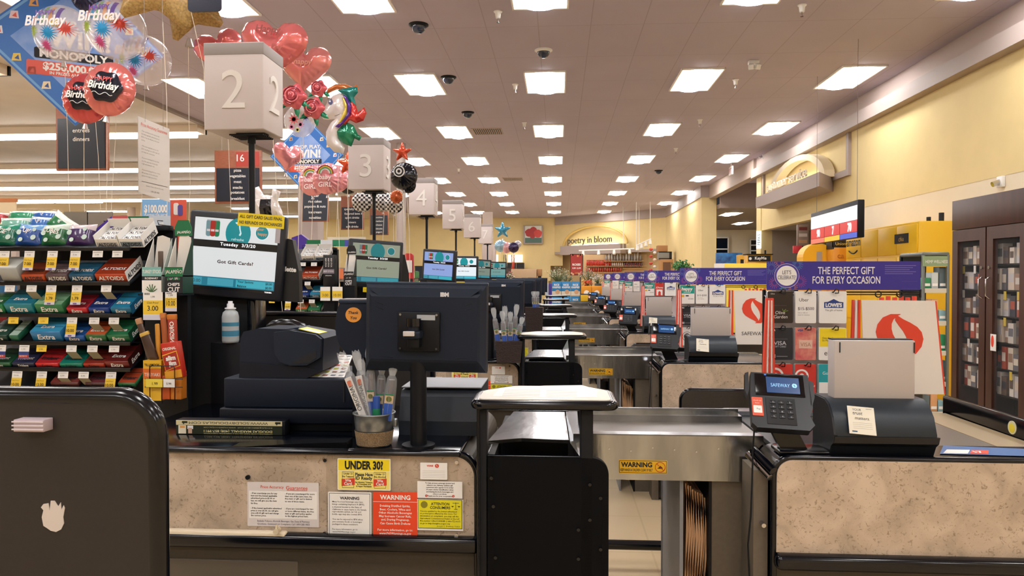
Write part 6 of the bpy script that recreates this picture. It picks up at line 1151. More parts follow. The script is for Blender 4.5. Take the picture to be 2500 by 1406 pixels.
# reusable white bags hung on the racks
def bag_stack():
    Y = YG; t = thing('reusable_bag', 'x', 'shopping bag', (PX(2190, Y), Y, PZ(960, Y, 2190))); b = MB(); z1 = PZ(732, Y, 2190); z0 = PZ(960, Y, 2190); H = z1 - z0; xa, xb = PX(2100, Y), PX(2278, Y); xc, xd = PX(2108, Y), PX(2302, Y)
    wm = mat('bag_white', '#ebe4dc', .6); b.prism([(xa, z1), (xb, z1 - .004), (xd, z0), (xc, z0 + .0)], Y - .02, Y - .012, wm); b.prism([(xb, z1 - .004), (xb + .008, z1 - .006), (xd + .008, z0), (xd, z0)], Y - .018, Y + .02, ORED); part(t, 'front', b)
    b = MB(); cx, cz = PX(2192, Y), PZ(818, Y, 2190); h = .205
    def tear(sg): 
        P0 = [(.02, .50), (-.20, .50), (-.38, .42), (-.50, .26), (-.54, .08), (-.50, -.08), (-.40, -.20), (-.24, -.30), (-.08, -.38), (.04, -.46), (.10, -.42), (.10, -.35), (.02, -.23), (-.08, -.10), (-.15, .03), (-.18, .15), (-.18, .27), (-.14, .37), (-.06, .45), (.02, .49)]
        return [(cx + sg * a * h, cz + sg * c * h) for a, c in P0]
    b.prism(tear(1), Y - .022, Y - .0205, ORED); b.prism(tear(-1), Y - .022, Y - .0205, ORED)
    b.text('SAFEWAY', (cx - .02, Y - .0215, cz - h * .92), .03, c_('#3a3a40', .5), w=.185, res=2); part(t, 'printed_logo', b)
    b = MB(); 
    for k in range(3): xx = xa - .012 - .012 * k; b.prism([(xx, z1 + .0), (xx + .008, z1), (xx + .010, z0 + .01), (xx - .01, z0 + .01)], Y - .016 + .006 * k, Y + .01, ORED if k % 2 == 0 else wm)
    for k in range(6): a = PX(2150 + k * 16, Y); b.box(a, a + .012, Y - .01, Y + .015, z1 - .004, z1 + .012 + .006 * (k % 2), ORED)
    part(t, 'folded_handles', b)
    b = MB()
    for px in (2140, 2192): xx = PX(px, Y); zz = PZ(716, Y, 2190); b.tube([(xx + .014 * math.cos(R(a)), Y - .02, zz + .014 * math.sin(R(a)) - .004) for a in range(0, 360, 30)], .003, BLK, n=6, closed=True)
    part(t, 'hanging_ring', b)
    return t
bs = bag_stack(); lane('rbag', bs, 'white reusable bag with a red swirl hung below the violet banner at checkout {L}', group='white reusable bags with red swirl')
def side_bags():
    x = PX(1856, YG); z1 = PZ(728, 3.5, 1856); z0 = PZ(975, 3.5, 1856); t = thing('folded_bag_bundle', 'x', 'shopping bags', (x, 3.5, z0)); b = MB()
    for k in range(5):
        xx = x - .022 + .0095 * k; m = ORED if k % 2 == 0 else mat('bag_white', '#ebe4dc', .6); b.prism([(xx + .012 - .003 * k, z1 - .01 * (k % 2)), (xx + .018 - .003 * k, z1 - .01 * (k % 2)), (xx + .0125 + .001 * k, z0), (xx - .004 + .001 * k, z0)], 3.50, 3.53, m)
    part(t, 'bags', b); t.children[0]['kind'] = 'stuff'; part(t, 'hook', MB().tube([(x, 3.53, z1 - .01), (x + .01, 3.6, z1 + .01), (PX(1872, YG) - .004, YG + .035, z1 + .005)], .003, BLK, n=6)); return t
lane('sbag', side_bags(), 'red and white folded bags hanging edge on beside the gift cards at checkout {L}', group='folded bag bundles')
# ------------------------------------------------------------ balloons
def inflate(b, outline, M, puff, m, n=16, y_sign=(-1, 1), power=.5, mfun=None):
    """pillow shape from a 2-D outline; M maps (x, depth, z)"""
    xs = [p[0] for p in outline]; zs = [p[1] for p in outline]; x0, x1, z0, z1 = min(xs), max(xs), min(zs), max(zs); st = max(x1 - x0, z1 - z0) / n; N = len(outline)
    def dist(x, z):
        d = 1e9
        for i in range(N):
            ax, az = outline[i]; bx_, bz_ = outline[(i + 1) % N]; vx, vz = bx_ - ax, bz_ - az; L = vx * vx + vz * vz or 1e-9; t = max(0, min(1, ((x - ax) * vx + (z - az) * vz) / L)); d = min(d, math.hypot(x - ax - t * vx, z - az - t * vz))
        return d
    def inside(x, z):
        c = False
        for i in range(N):
            ax, az = outline[i]; bx_, bz_ = outline[(i + 1) % N]
            if (az > z) != (bz_ > z) and x < (bx_ - ax) * (z - az) / (bz_ - az) + ax: c = not c
        return c
    pts = [Vector(p) for p in outline]; ds = [0.0] * N
    z = z0 + st / 2
    while z < z1:
        x = x0 + st / 2
        while x < x1:
            if inside(x, z):
                d = dist(x, z)
                if d > st * .35: pts.append(Vector((x, z))); ds.append(d)
            x += st
        z += st
    vs, es, fs, ov, oe, of = delaunay_2d_cdt(pts, [], [list(range(N))], 1, 1e-6)
    dm = max(ds); hh = []
    gx = sum(p[0] for p in outline) / N; gz = sum(p[1] for p in outline) / N
    for v, o in zip(vs, ov):
        dd = (ds[o[0]] if o else dist(v.x, v.y)) / dm; wr = 1 + .22 * math.sin(math.atan2(v.y - gz, v.x - gx) * 18) * math.exp(-dd * 2.6); hh.append(wr * puff * (ds[o[0]] / dm) ** power if o else puff * (dist(v.x, v.y) / dm) ** power)
    for sg in y_sign:
        V = [(v.x, sg * h, v.y) for v, h in zip(vs, hh)]
        FF = [tuple(f) if sg > 0 else tuple(reversed(f)) for f in fs]
        # orient front (-y) faces: reversed of ccw in xz seen from -y is fine
        if mfun:
            g = {}
            for f in FF: g.setdefault(mfun(sum(vs[i].x for i in f) / len(f), sum(vs[i].y for i in f) / len(f)), []).append(f)
            for mm, ff in g.items(): b.add(V, ff, mm, True, M)
        else: b.add(V, FF, m, True, M)
    return b
def foil(col, m=.4, r=.2, **k): return mat('foil_%s_%d' % (col.strip('#'), int(m * 100)), col, r, metal=m, coat=.5, bump=.5, bscale=14, **k)
def clear_mat():
    return mat('clear_balloon', '#fbf6f8', .08, alpha=.33, spec=.8)
def circ(cx, cz, r, n=60, sx=1): return [(cx + r * sx * math.cos(2 * math.pi * i / n), cz + r * math.sin(2 * math.pi * i / n)) for i in range(n)]
def heart(cx, cz, s_): return [(cx + s_ * .0625 * 16 * math.sin(t) ** 3, cz + s_ * .0625 * (13 * math.cos(t) - 5 * math.cos(2 * t) - 2 * math.cos(3 * t) - math.cos(4 * t)) + s_ * .1) for t in [2 * math.pi * i / 72 for i in range(72)]]
def star(cx, cz, r, n=5, k=.5, a0=90):
    o = []
    for i in range(2 * n):
        for da in (-4, 4): a = R(a0 + 180 / n * i + da); rr = (r if i % 2 == 0 else r * k) ; o.append((cx + rr * math.cos(a), cz + rr * math.sin(a)))
    return o
def flower(b, M, cx, cz, r, col, n=8, y=-.01, w=.12, f=None):
    for i in range(n):
        a = 2 * math.pi * i / n; q = (-math.sin(a) * r * w, math.cos(a) * r * w); g = f or (lambda x, z: y); P3 = [(x, g(x, z), z) for x, z in ((cx + q[0], cz + q[1]), (cx + math.cos(a) * r, cz + math.sin(a) * r), (cx - q[0], cz - q[1]))]; b.add(P3, [(0, 1, 2)], c_(col, .4), False, M)
def string(t, p, tx, Y, zend, name='string'):
    e = Vector((tx, Y + .1, zend)); pts = [p.lerp(e, k / 6) + Vector((.012 * math.sin(k * 1.9 + p.x * 9), 0, 0)) for k in range(7)]; b = MB(); b.tube(pts, .0022 if Y < 7 else .003, c_('#e6dccb', .5), n=5); part(t, name, b)
    b = MB(); b.cyl(e - Vector((0, 0, .025)), e, .016, c_('#3a3a40', .5), n=8); part(t, 'string_weight', b)
def balloon(px, py, r_px, Y, label, style, group, txt=None, col='#d84a52', rot=0, yaw=0, str_px=None, zend=.03, sx=1, extra=None, puff=.5, tail=True):
    c = P(px, py, Y); r = r_px / 1800 * Y; t = thing('foil_balloon' if style != 'clear' else 'bubble_balloon', label, 'balloon', c, group); M = Matrix.Translation(c) @ Euler((0, R(rot), R(yaw))).to_matrix().to_4x4(); b = MB()
    if style == 'clear':
        pr = [(r * math.cos(R(a)) * (1 if a > -60 else 1), r * math.sin(R(a)) * 1.03) for a in range(-90, 91, 9)]; b.lathe([(max(0, q[0]), q[1]) for q in pr], (0, 0, 0), clear_mat(), n=28, M=M)
    elif style == 'round': inflate(b, circ(0, 0, r, 72, sx), M, r * puff, foil(col), n=24)
    elif style == 'heart': inflate(b, heart(0, 0, r), M, r * puff, foil(col), n=26)
    elif style == 'star': inflate(b, star(0, 0, r), M, r * puff, foil(col), n=18)
    elif style == 'poly': inflate(b, [(x * r, z * r) for x, z in extra[0]], M, r * puff, foil(col), n=26, mfun=extra[1])
    part(t, 'envelope', b)
    if tail: b = MB(); b.cyl(M @ Vector((0, 0, -r * 1.0)), M @ Vector((0, 0, -r * 1.22)), r * .05, c_('#d8d4d0', .2, metal=.6), r1=r * .12, n=8); part(t, 'tail', b)
    b = MB(); b.M = M
    if txt == 'bubble':
        y = -r * 1.0
        def on(x, z): return -math.sqrt(max(.03, 1.0 - (x * x + z * z / 1.06))) * r * 1.025
        for k, cc in enumerate(('#c86a6a', '#2a8fc0', '#7fae6a', '#d9a070', '#6a4a9a')):
            for j in range(6):
                x = -.55 + .22 * k; z = .10 + j * .11; b.add([((x) * r, on(x, z), z * r), ((x + .12) * r, on(x + .12, z), z * r), ((x + .12) * r, on(x + .12, z + .11), (z + .11) * r), (x * r, on(x, z + .11), (z + .11) * r)], [(0, 1, 2, 3)], mat('print_' + cc[1:], cc, .3, alpha=.8))
        for k, (x, z, s_, cc) in enumerate(((-.55, -.12, .3, '#9ab43a'), (.1, -.25, .34, '#1f8fc8'), (.62, -.05, .3, '#d94a3a'), (-.1, -.65, .25, '#c84a8a'), (.35, .1, .2, '#d9c23a'), (-.45, .65, .2, '#c8a0a8'))): flower(b, Matrix.Identity(4), x * r, z * r, s_ * r, cc, 16, 0, .13, lambda u, v: on(u / r, v / r) * 1.02)
        b.text('HAPPY', (0, -r * .96, r * .48), r * .17, c_('#6a3a9a', .4), bold=.03); b.text('Birthday', (r * .05, -r * 1.04, r * .12), r * .34, c_('#efe6e6', .3), bold=.03, shear=.2, maxw=r * 1.5)
    elif txt == 'birthday':
        y = -r * puff * 1.0; b.M = M; pl = [(r * .56 * math.cos(R(a)) * (1 + .07 * math.cos(R(6 * a))) * 1.1 + r * .12, r * .56 * math.sin(R(a)) * (1 + .07 * math.cos(R(6 * a)))) for a in range(0, 360, 8)]
        bb = MB(); inflate(bb, pl, M, r * .12, foil('#161a2c', .3), n=10, y_sign=(-1,)); off = M.to_3x3() @ Vector((0, -r * puff * .86, 0)); bb.v = [v + off for v in bb.v]; part(t, 'navy_plaque', bb)
        y = -r * puff * 1.16; b.text('HAPPY', (r * .1, y, r * .26), r * .16, c_('#e0686a', .3), bold=.02); b.text('Birthday', (r * .12, y, -r * .02), r * .26, PAPER, bold=.03, shear=.2, maxw=r * 1.15); b.tube([(r * (-.3 + .8 * k / 12), y, r * (-.28 + .05 * math.sin(k))) for k in range(13)], r * .012, PAPER, n=4)
    elif txt: 
        for k, (s_, dx, dz, hh, cc) in enumerate(txt): b.text(s_, (dx * r, -r * puff * 1.03, dz * r), hh * r, c_(cc, .3), bold=.02, shear=.15)
    if b.v: part(t, 'printed_text', b)
    if str_px is not None: string(t, M @ Vector((0, 0, -r * 1.2 if tail else -r)), PX(str_px, Y), Y, zend)
    return t
gA = 'birthday balloons over the near candy rack'
balloon(155, 84, 68, 5.9, 'clear birthday bubble balloon furthest left, before the blue diamond poster', 'clear', gA, 'bubble', str_px=178)
balloon(284, 74, 71, 5.7, 'clear birthday bubble balloon highest in the middle of the left cluster', 'clear', gA, 'bubble', str_px=232)
balloon(356, 148, 60, 6.3, 'clear birthday bubble balloon at the right of the left cluster', 'clear', gA, 'bubble', str_px=298)
balloon(268, 218, 68, 5.35, 'coral foil birthday balloon with navy plaque, the front one', 'round', gA, 'birthday', '#e07a76', str_px=245, rot=8)
balloon(212, 240, 64, 5.62, 'coral foil balloon half hidden behind the front coral one', 'round', gA, 'birthday', '#cf4f52', str_px=176, rot=4)
balloon(212, -12, 42, 6.6, 'navy balloon at the top edge above the clear ones', 'round', gA, None, '#1c2450', str_px=268)
GOLD = mat('gold_dotted_foil', '#b8975c', .4, metal=.25, col2='#8f7344', nscale=60, bump=.3, bscale=12)
balloon(400, -62, 118, 5.3, 'large gold foil star balloon cut by the top edge, nearer', 'poly', gA, None, '#9a7a44', extra=([(x, z) for x, z in star(0, 0, 1.25, 5, .62, 78)], lambda x, z: GOLD), puff=.35, str_px=400, tail=False)
balloon(462, 0, 96, 5.9, 'second gold foil star balloon behind the first at the top edge', 'poly', gA, None, '#9a7a44', extra=([(x, z) for x, z in star(0, 0, 1.1, 5, .62, 250)], lambda x, z: GOLD), puff=.35, str_px=440)
b = MB(); c = P(500, -10, 5.0); b.M = Matrix.Translation(c); b.prism(rrect(-.12, .12, -.11, .12, .03), -.006, .006, c_('#161a2c', .25)); b.text('ng', (.0, -.0075, .0), .06, c_('#e6ddb0', .4), bold=.01, shear=.2); 
b.M = Matrix.Identity(4); b.tube([c + Vector((-.1, 0, -.1)), P(498, 170, 5.05), P(500, 330, 5.1)], .0018, c_('#d8cdb8', .5), n=4)
t = solo('banner_balloon', b, 'navy panel balloon with curly gold writing at the top edge beside the gold star', 'balloon')
gB = 'heart and flower balloons behind sign 2'
balloon(536, 128, 62, 6.5, 'coral heart balloon peeking out left behind sign 2', 'heart', gB, None, '#e8787a', rot=-14, str_px=560)
balloon(668, 122, 84, 5.6, 'large coral heart balloon above sign 2 with dark script', 'heart', gB, [('Happy', .0, .42, .2, '#8a4038'), ('Day', .3, -.05, .14, '#a85a50')], '#e87c7c', rot=6, str_px=700)
balloon(744, 168, 66, 6.15, 'coral heart balloon furthest right of the hearts, pale shine', 'heart', gB, [('happy', .1, .1, .2, '#d9a088')], '#ee9490', rot=4, str_px=722)
def rose(px, py, r_px, Y, label):
    c = P(px, py, Y); r = r_px / 1800 * Y; t = thing('rose_balloon', label, 'balloon', c, gB); M = Matrix.Translation(c); b = MB(); inflate(b, [(r * (1 + .12 * math.cos(5 * a)) * math.cos(a), r * (1 + .12 * math.cos(5 * a)) * math.sin(a)) for a in [2 * math.pi * i / 40 for i in range(40)]], M, r * .5, foil('#d8606a', .2), n=14); part(t, 'envelope', b)
    b = MB()
    for k, (rr, a0, cc) in enumerate(((.75, 20, '#8a1f30'), (.55, 110, '#e87a80'), (.38, 200, '#8a1f30'), (.2, 300, '#e87a80'))): b.tube([c + Vector((rr * r * math.cos(R(a0 + q)), -r * .5 - .006 * k, rr * r * math.sin(R(a0 + q)))) for q in range(0, 270, 27)], r * .07, foil(cc, .3), n=6)
    part(t, 'petal_swirl', b)
    for sg, a in ((1, -35), (-1, 215), (1, -80)):
        b = MB(); M2 = Matrix.Translation(c + Vector((r * 1.15 * math.cos(R(a)), .01, r * 1.15 * math.sin(R(a))))) @ Euler((0, R(-a), 0)).to_matrix().to_4x4(); inflate(b, [(-r * .5, 0), (-r * .2, r * .25), (r * .2, r * .2), (r * .6, 0), (r * .2, -r * .2), (-r * .2, -r * .25)], M2, r * .12, foil('#1c8a64', .35), n=8); part(t, 'leaf', b)
rose(718, 236, 30, 5.2, 'red foil rose balloon touching the right side of sign 2'); rose(766, 264, 26, 5.25, 'red foil rose balloon between the other roses and the unicorn'); rose(778, 216, 20, 5.5, 'small red foil rose balloon above the unicorn horn')
t = balloon(732, 296, 38, 5.4, 'white floral bubble balloon below the foil roses', 'clear', gB, None, str_px=716, tail=False)
b = MB(); b.M = Matrix.Translation(P(732, 296, 5.3))
for x, z, s_, cc in ((-.35, .1, .36, '#d9505a'), (.45, .25, .26, '#5a4ab0'), (.1, -.25, .26, '#d98ab0'), (-.1, -.6, .2, '#d9c24a'), (-.5, -.4, .2, '#c84a8a')): flower(b, Matrix.Identity(4), x * .11, z * .11, s_ * .12, cc, 9, -.02, .25)
part(t, 'flower_print', b)
# unicorn
U = lambda pts, cx=840, cy=295, s_=90.0: [((x - cx) / s_, (cy - y) / s_) for x, y in pts]
c = P(840, 295, 5.6); sc_ = 90 / 1800 * 5.6; t = thing('unicorn_balloon', 'white unicorn foil balloon with rainbow mane beside sign 2', 'balloon', c, gB); M = Matrix.Translation(c)
def poly(name, pts, m, puff, dy=0, n=20): b = MB(); inflate(b, [(x * sc_, z * sc_) for x, z in U(pts)], Matrix.Translation(c + Vector((0, dy, 0))), puff, m, n=n); part(t, name, b)
poly('head_and_neck', [(783, 283), (790, 262), (800, 245), (812, 232), (830, 226), (848, 232), (858, 250), (856, 275), (846, 300), (836, 318), (830, 340), (842, 362), (838, 376), (815, 372), (796, 352), (794, 322), (806, 300), (818, 290), (800, 292), (788, 290)], foil('#e4dcd8', .15), .06)
poly('horn', [(799, 240), (806, 233), (778, 208), (772, 206)], foil('#e6c8a8', .4), .015, -.02, 10)
poly('mane_forelock', [(794, 232), (800, 215), (820, 205), (845, 205), (865, 214), (872, 206), (878, 216), (872, 232), (850, 228), (825, 218), (806, 226)], foil('#c8723a', .3), .03, -.01)
poly('mane_teal', [(826, 222), (845, 216), (876, 214), (878, 228), (868, 240), (874, 262), (862, 258), (848, 238)], foil('#157f7a', .35), .03, -.03)
poly('mane_yellow', [(840, 240), (848, 244), (855, 262), (852, 285), (838, 305), (826, 312), (836, 292), (846, 270)], foil('#d9c04a', .3), .02, -.05)
poly('mane_purple', [(842, 234), (852, 240), (864, 262), (860, 285), (848, 300), (832, 316), (822, 312), (840, 300), (854, 280), (852, 258)], foil('#5a2f90', .35), .02, -.055)
poly('mane_red', [(862, 246), (874, 262), (878, 276), (886, 272), (894, 264), (900, 280), (892, 298), (874, 304), (858, 296), (846, 308), (838, 302), (858, 284)], foil('#cf3a34', .35), .03, -.04)
poly('mane_green', [(850, 300), (866, 308), (876, 330), (886, 336), (880, 346), (868, 340), (860, 360), (840, 352), (828, 340), (822, 322), (836, 308)], foil('#15805a', .35), .04, -.02)
b = MB(); e = P(808, 250, 5.5); b.M = Matrix.Translation(e); b.prism([(.018 * math.cos(R(a)), .022 * math.sin(R(a))) for a in range(0, 360, 20)], -.012, -.01, c_('#2a2a60', .2)); b.prism([(.006 * math.cos(R(a)) - .004, .007 * math.sin(R(a)) + .006) for a in range(0, 360, 30)], -.014, -.012, PAPER)
for k in range(4): b.tube([(-.018 + .01 * k, -.012, .018), (-.026 + .01 * k, -.012, .03)], .0014, INK, n=4)
part(t, 'eye', b); b = MB(); b.tube([P(817 + k * 2.5, 283 - (k * .9) ** 1.4 * .6, 5.49) for k in range(6)], .0018, INK, n=4); part(t, 'mouth', b); string(t, P(828, 376, 5.6), PX(812, 5.6), 5.6, .03)
gC = 'pink balloons by the second blue diamond poster'
balloon(702, 384, 40, 7.4, 'pink heart balloon seen edge on before the blue diamond poster', 'heart', gC, None, '#ee9aa0', rot=6, yaw=50, str_px=708, puff=.6)
for q in ((764, 442, 37, 8.3, 'left of the three pink rainbow balloons', 722), (800, 436, 39, 7.9, 'middle one in front of the three pink rainbow balloons', 790), (822, 436, 34, 8.6, 'rightmost of the three pink rainbow balloons', 818)):
    t = balloon(q[0], q[1], q[2], q[3], 'pink foil baby girl balloon, ' + q[4], 'round', gC, [('baby', 0, .0, .3, '#efe2e0'), ('GIRL', 0, -.42, .3, '#efe2e0')], '#eb9ca4', str_px=q[5])
    b = MB(); cc = P(q[0], q[1], q[3]); r = q[2] / 1800 * q[3]
    for rr, col in ((.52, '#8a3040'), (.44, '#e0b83a'), (.36, '#5aa07a'), (.28, '#e4dcd8')): b.tube([cc + Vector((r * rr * math.cos(R(a)), -r * .5, r * .25 + r * rr * math.sin(R(a)))) for a in range(0, 181, 20)], r * .045, c_(col, .3), n=5)
    part(t, 'rainbow_print', b)
gD = 'racing balloons around sign 3'
balloon(982, 372, 24, 7.4, 'orange red foil star balloon right of sign 3', 'star', gD, None, '#d9502f', str_px=985)
t = balloon(986, 430, 34, 7.3, 'black crinkled foil tyre balloon right of sign 3', 'round', gD, None, '#12141f', puff=.7, str_px=990); b = MB(); cc = P(974, 418, 7.05)
for rr, m in ((.055, PAPER), (.045, INK), (.03, PAPER), (.015, INK)): b.cyl(cc + Vector((0, -.002 * (1 - rr), 0)) - Vector((0, (.06 - rr) * .1, 0)), cc + Vector((0, .01, 0)), rr, m, n=18)
part(t, 'wheel_print', b)
balloon(996, 452, 20, 7.5, 'small black foil balloon under the tyre balloon by sign 3', 'round', gD, None, '#10121a', str_px=1000)
CHK = (foil('#101218', .1), foil('#e9e5e2', .1))
for k, (px, py, rp, Y, w_) in enumerate(((884, 492, 26, 7.6, 'left of the pole of sign 3'), (935, 492, 25, 7.9, 'just right of the pole of sign 3'), (962, 498, 24, 7.6, 'furthest right under sign 3'))):
    u = .22; t = balloon(px, py, rp, Y, 'black and white checkered balloon, ' + w_, 'poly', gD, None, '#101218', extra=(circ(0, 0, 1, 40), (lambda x, z, s_=rp / 1800 * Y * u: CHK[(int(math.floor(x / s_)) + int(math.floor(z / s_))) % 2])), puff=.6, str_px=px - 8 + 3 * k)
balloon(968, 480, 16, 7.45, 'round balloon with orange flame badge overlapping the checkered ones', 'round', gD, None, '#c8602f', str_px=960)
balloon(850, 400, 30, 8.1, 'orange and purple foil balloon half hidden left of sign 3', 'star', gD, None, '#d9562a', str_px=846)
balloon(850, 444, 30, 8.75, 'black foil balloon under the orange one left of sign 3', 'round', gD, None, '#14161e', str_px=855)
t = balloon(648, 500, 46, 7.5, 'white and black patched foil balloon behind the pole of sign 2', 'poly', 'patched balloon', None, '#e4e0da', extra=([(-.9, .2), (-.7, .9), (-.35, 1.0), (-.1, .55), (.35, .5), (.4, .9), (.85, .7), (.7, .2), (.95, -.4), (1.0, -1.2), (.6, -.5), (.2, -.9), (-.4, -1.0), (-.9, -.6)], lambda x, z: CHK[0] if (-.2 < x * 6 < .45 and -.7 < z * 6 < .3) or z < -.17 else CHK[1]), puff=.4, str_px=650)
del t['group']
gE = 'far balloon bouquet by sign 7'
for px, py, rp, st, col, lab in ((1227, 562, 20, 'star', '#3f9ac0', 'metallic blue star animal balloon at the top of the far bouquet'), (1222, 600, 15, 'round', '#9ac0d8', 'pale blue balloon left in the far bouquet'), (1236, 604, 14, 'round', '#e0a8b0', 'pale pink balloon in the middle of the far bouquet'), (1254, 604, 13, 'round', '#2a1a48', 'dark violet balloon right in the far bouquet'), (1264, 596, 9, 'round', '#c8c8d0', 'silver balloon behind the violet one of the far bouquet')):
    balloon(px, py, rp, 17.2 + (px % 7) * .22, lab, st, gE, None, col, puff=.8, str_px=1240 + (px - 1240) * .3)
for i, (px, col, lab) in enumerate(((1232, '#c8c0b8', 'silver and green'), (1253, '#d0402c', 'orange red'))):
    b = MB(); Y = 17.2; r_ = random.Random(i)
    for k in range(10): x = px + r_.uniform(-9, 9) * .6; b.tube([P(x, 622, Y), P(x + r_.uniform(-3, 3), 645, Y), P(x + r_.uniform(-3, 3), 672, Y)], .006, c_([col, '#2f6a3a', '#d8d0c8', '#3a3430'][k % 4] if i == 0 else col, .3), n=4)
    t = solo('balloon_ribbons', b, lab + ' hanging foil ribbons under the far balloon bouquet', 'ribbons'); t['kind'] = 'stuff'
# ------------------------------------------------------------ hanging posters and aisle signs
def hang(t, pts, Y, name='hanging_wire'):
    b = MB(); [b.tube([P(x, y, Y), Vector((P(x, y, Y).x, Y, CEIL))], .0022, c_('#6f675f', .5), n=4) for x, y in pts]; part(t, name, b)
def diamond(px, py, half, Y, label, yaw, hd, money):
    c = P(px, py, Y); s_ = half / 1800 * Y; M = Matrix.Translation(c) @ Euler((0, 0, R(yaw))).to_matrix().to_4x4(); t = thing('diamond_poster', label, 'poster', c); w = s_ * 1.0
    b = MB(); b.M = M; D = lambda k, y0, y1, m: b.prism([(0, -w * k), (w * k, 0), (0, w * k), (-w * k, 0)], y0, y1, m); D(1, 0, .02, c_('#2766b8', .4)); D(.97, -.002, 0, c_('#6fa8dc', .4)); D(.93, -.003, -.002, c_('#2f6fc0', .4)); D(.66, -.004, -.003, mat('poster_sky', '#9fb8e6', .4, col2='#5f8fd8', nscale=3)); part(t, 'board', b)
    b = MB(); b.M = M; b.text('SHOP, PLAY,', (w * .05, -.006, w * .22), w * .09, PAPER, bold=.03); b.text('WIN!', (w * .05, -.006, w * .05), w * .2, PAPER, bold=.04); b.prism(rrect(-w * .42, w * .42, -w * .22, -w * .09, w * .02), -.006, -.005, INK); b.text('MONOPOLY', (0, -.0065, -w * .155), w * .09, PAPER, bold=.04); b.prism(rrect(-w * .5, w * .5, -w * .42, -w * .25, w * .02), -.006, -.005, c_('#d8503c', .4)); b.text('$250,000,000', (0, -.0065, -w * .315), w * .085, PAPER, bold=.04); b.text('IN PRIZES AND MONEY', (0, -.0065, -w * .385), w * .035, PAPER, bold=.02)
    for k, (u, v, cc) in enumerate(((-.78, .06, '#e0e6f0'), (-.6, -.24, '#e2c24a'), (-.45, -.38, '#d8705a'), (-.3, -.54, '#e8d8b0'), (-.62, .26, '#e0c8d0'), (-.42, .44, '#d8a05a'), (.6, .25, '#e0d0a8'), (.42, .42, '#e8dcc0'), (.78, 0, '#e0e6f0'), (.5, -.36, '#d8b05a'))):
        b.prism([(w * u - w * .05, w * v - w * .05), (w * u + w * .05, w * v - w * .04), (w * u + w * .04, w * v + w * .05), (w * u - w * .03, w * v + w * .04)], -.006, -.0045, c_(cc, .4)); b.prism([(w * u - w * .02, w * v - w * .02), (w * u + w * .03, w * v - w * .03), (w * u + w * .02, w * v + w * .03)], -.0066, -.006, c_('#2a4a8a' if k % 2 else '#c8503c', .4))
    part(t, 'printed_face', b); b = MB(); q = M @ Vector((0, .01, w)); b.tube([q, (q.x, q.y, CEIL)], .0025, c_('#6f675f', .5), n=4); part(t, 'hanging_wire', b); return t
diamond(182, 108, 205, 6.9, 'large blue diamond prize poster hanging behind the left balloon cluster', 32, 1, 1)
diamond(748, 380, 95, 9.2, 'smaller blue diamond prize poster hanging between signs 2 and 3', -4, 1, 1)
# price sheet, parallel to the aisle
X0 = -2.31; y0, y1 = 3.93, 4.26; zt = 2.385; t = thing('hanging_price_sheet', 'white price accuracy sheet hanging on two threads above the candy rack', 'sheet', (X0, 4.2, 1.94))
b = MB(); b.add([(X0, y0, zt - .42), (X0, y1, zt - .44), (X0, y1, zt - .005), (X0, y0, zt)], [(0, 1, 2, 3)], mat('sheet_paper', '#e6e0da', .6)); b.add([(X0 - .002, y0, zt - .42), (X0 - .002, y1, zt - .44), (X0 - .002, y1, zt - .005), (X0 - .002, y0, zt)], [(3, 2, 1, 0)], PAPER); part(t, 'paper', b)
b = MB(); xx = X0 + .002; k = dict(right=(0, 1, 0), up=(0, 0, 1)); b.text('Price Accuracy Guarantee', (xx, (y0 + y1) / 2, zt - .04), .018, ORED, maxw=.30, **k)
for j, l in enumerate(['- If we overcharge you for any item and', 'the lowest applicable advertised price is', '$5.00 or less, we will give you the item', 'for free.', '', '- If the lowest applicable price is over', '$5.00, we will give you a $5.00 gift card', 'and charge the correct price.', '', '- If you are overcharged for more than', 'one of the same item, the free item', 'or gift card is limited to one.', '', '- If you are overcharged for two or more', 'different items, the free item policy', 'applies to the highest priced item.']):
    if l: b.text(l, (xx, y0 + .03, zt - .075 - .0165 * j), .008, c_('#8a8580', .6), align='LEFT', res=1, maxw=.30, **k)
b.box(xx - .0005, xx, y0 + .03, y1 - .03, zt - .355, zt - .353, INK); b.text('Excludes Tobacco, Alcoholic Beverages', (xx, (y0 + y1) / 2, zt - .375), .008, c_('#8a8580', .6), res=1, **k); b.text('1-800-283-9833', (xx, (y0 + y1) / 2, zt - .40), .010, INK, res=1, **k); part(t, 'printed_text', b)
b = MB(); [b.tube([(X0, y, zt - .02), (X0, y, CEIL)], .0012, c_('#8f867c', .5), n=4) for y in (y0 + .07, y1 - .07)]; part(t, 'thread', b)
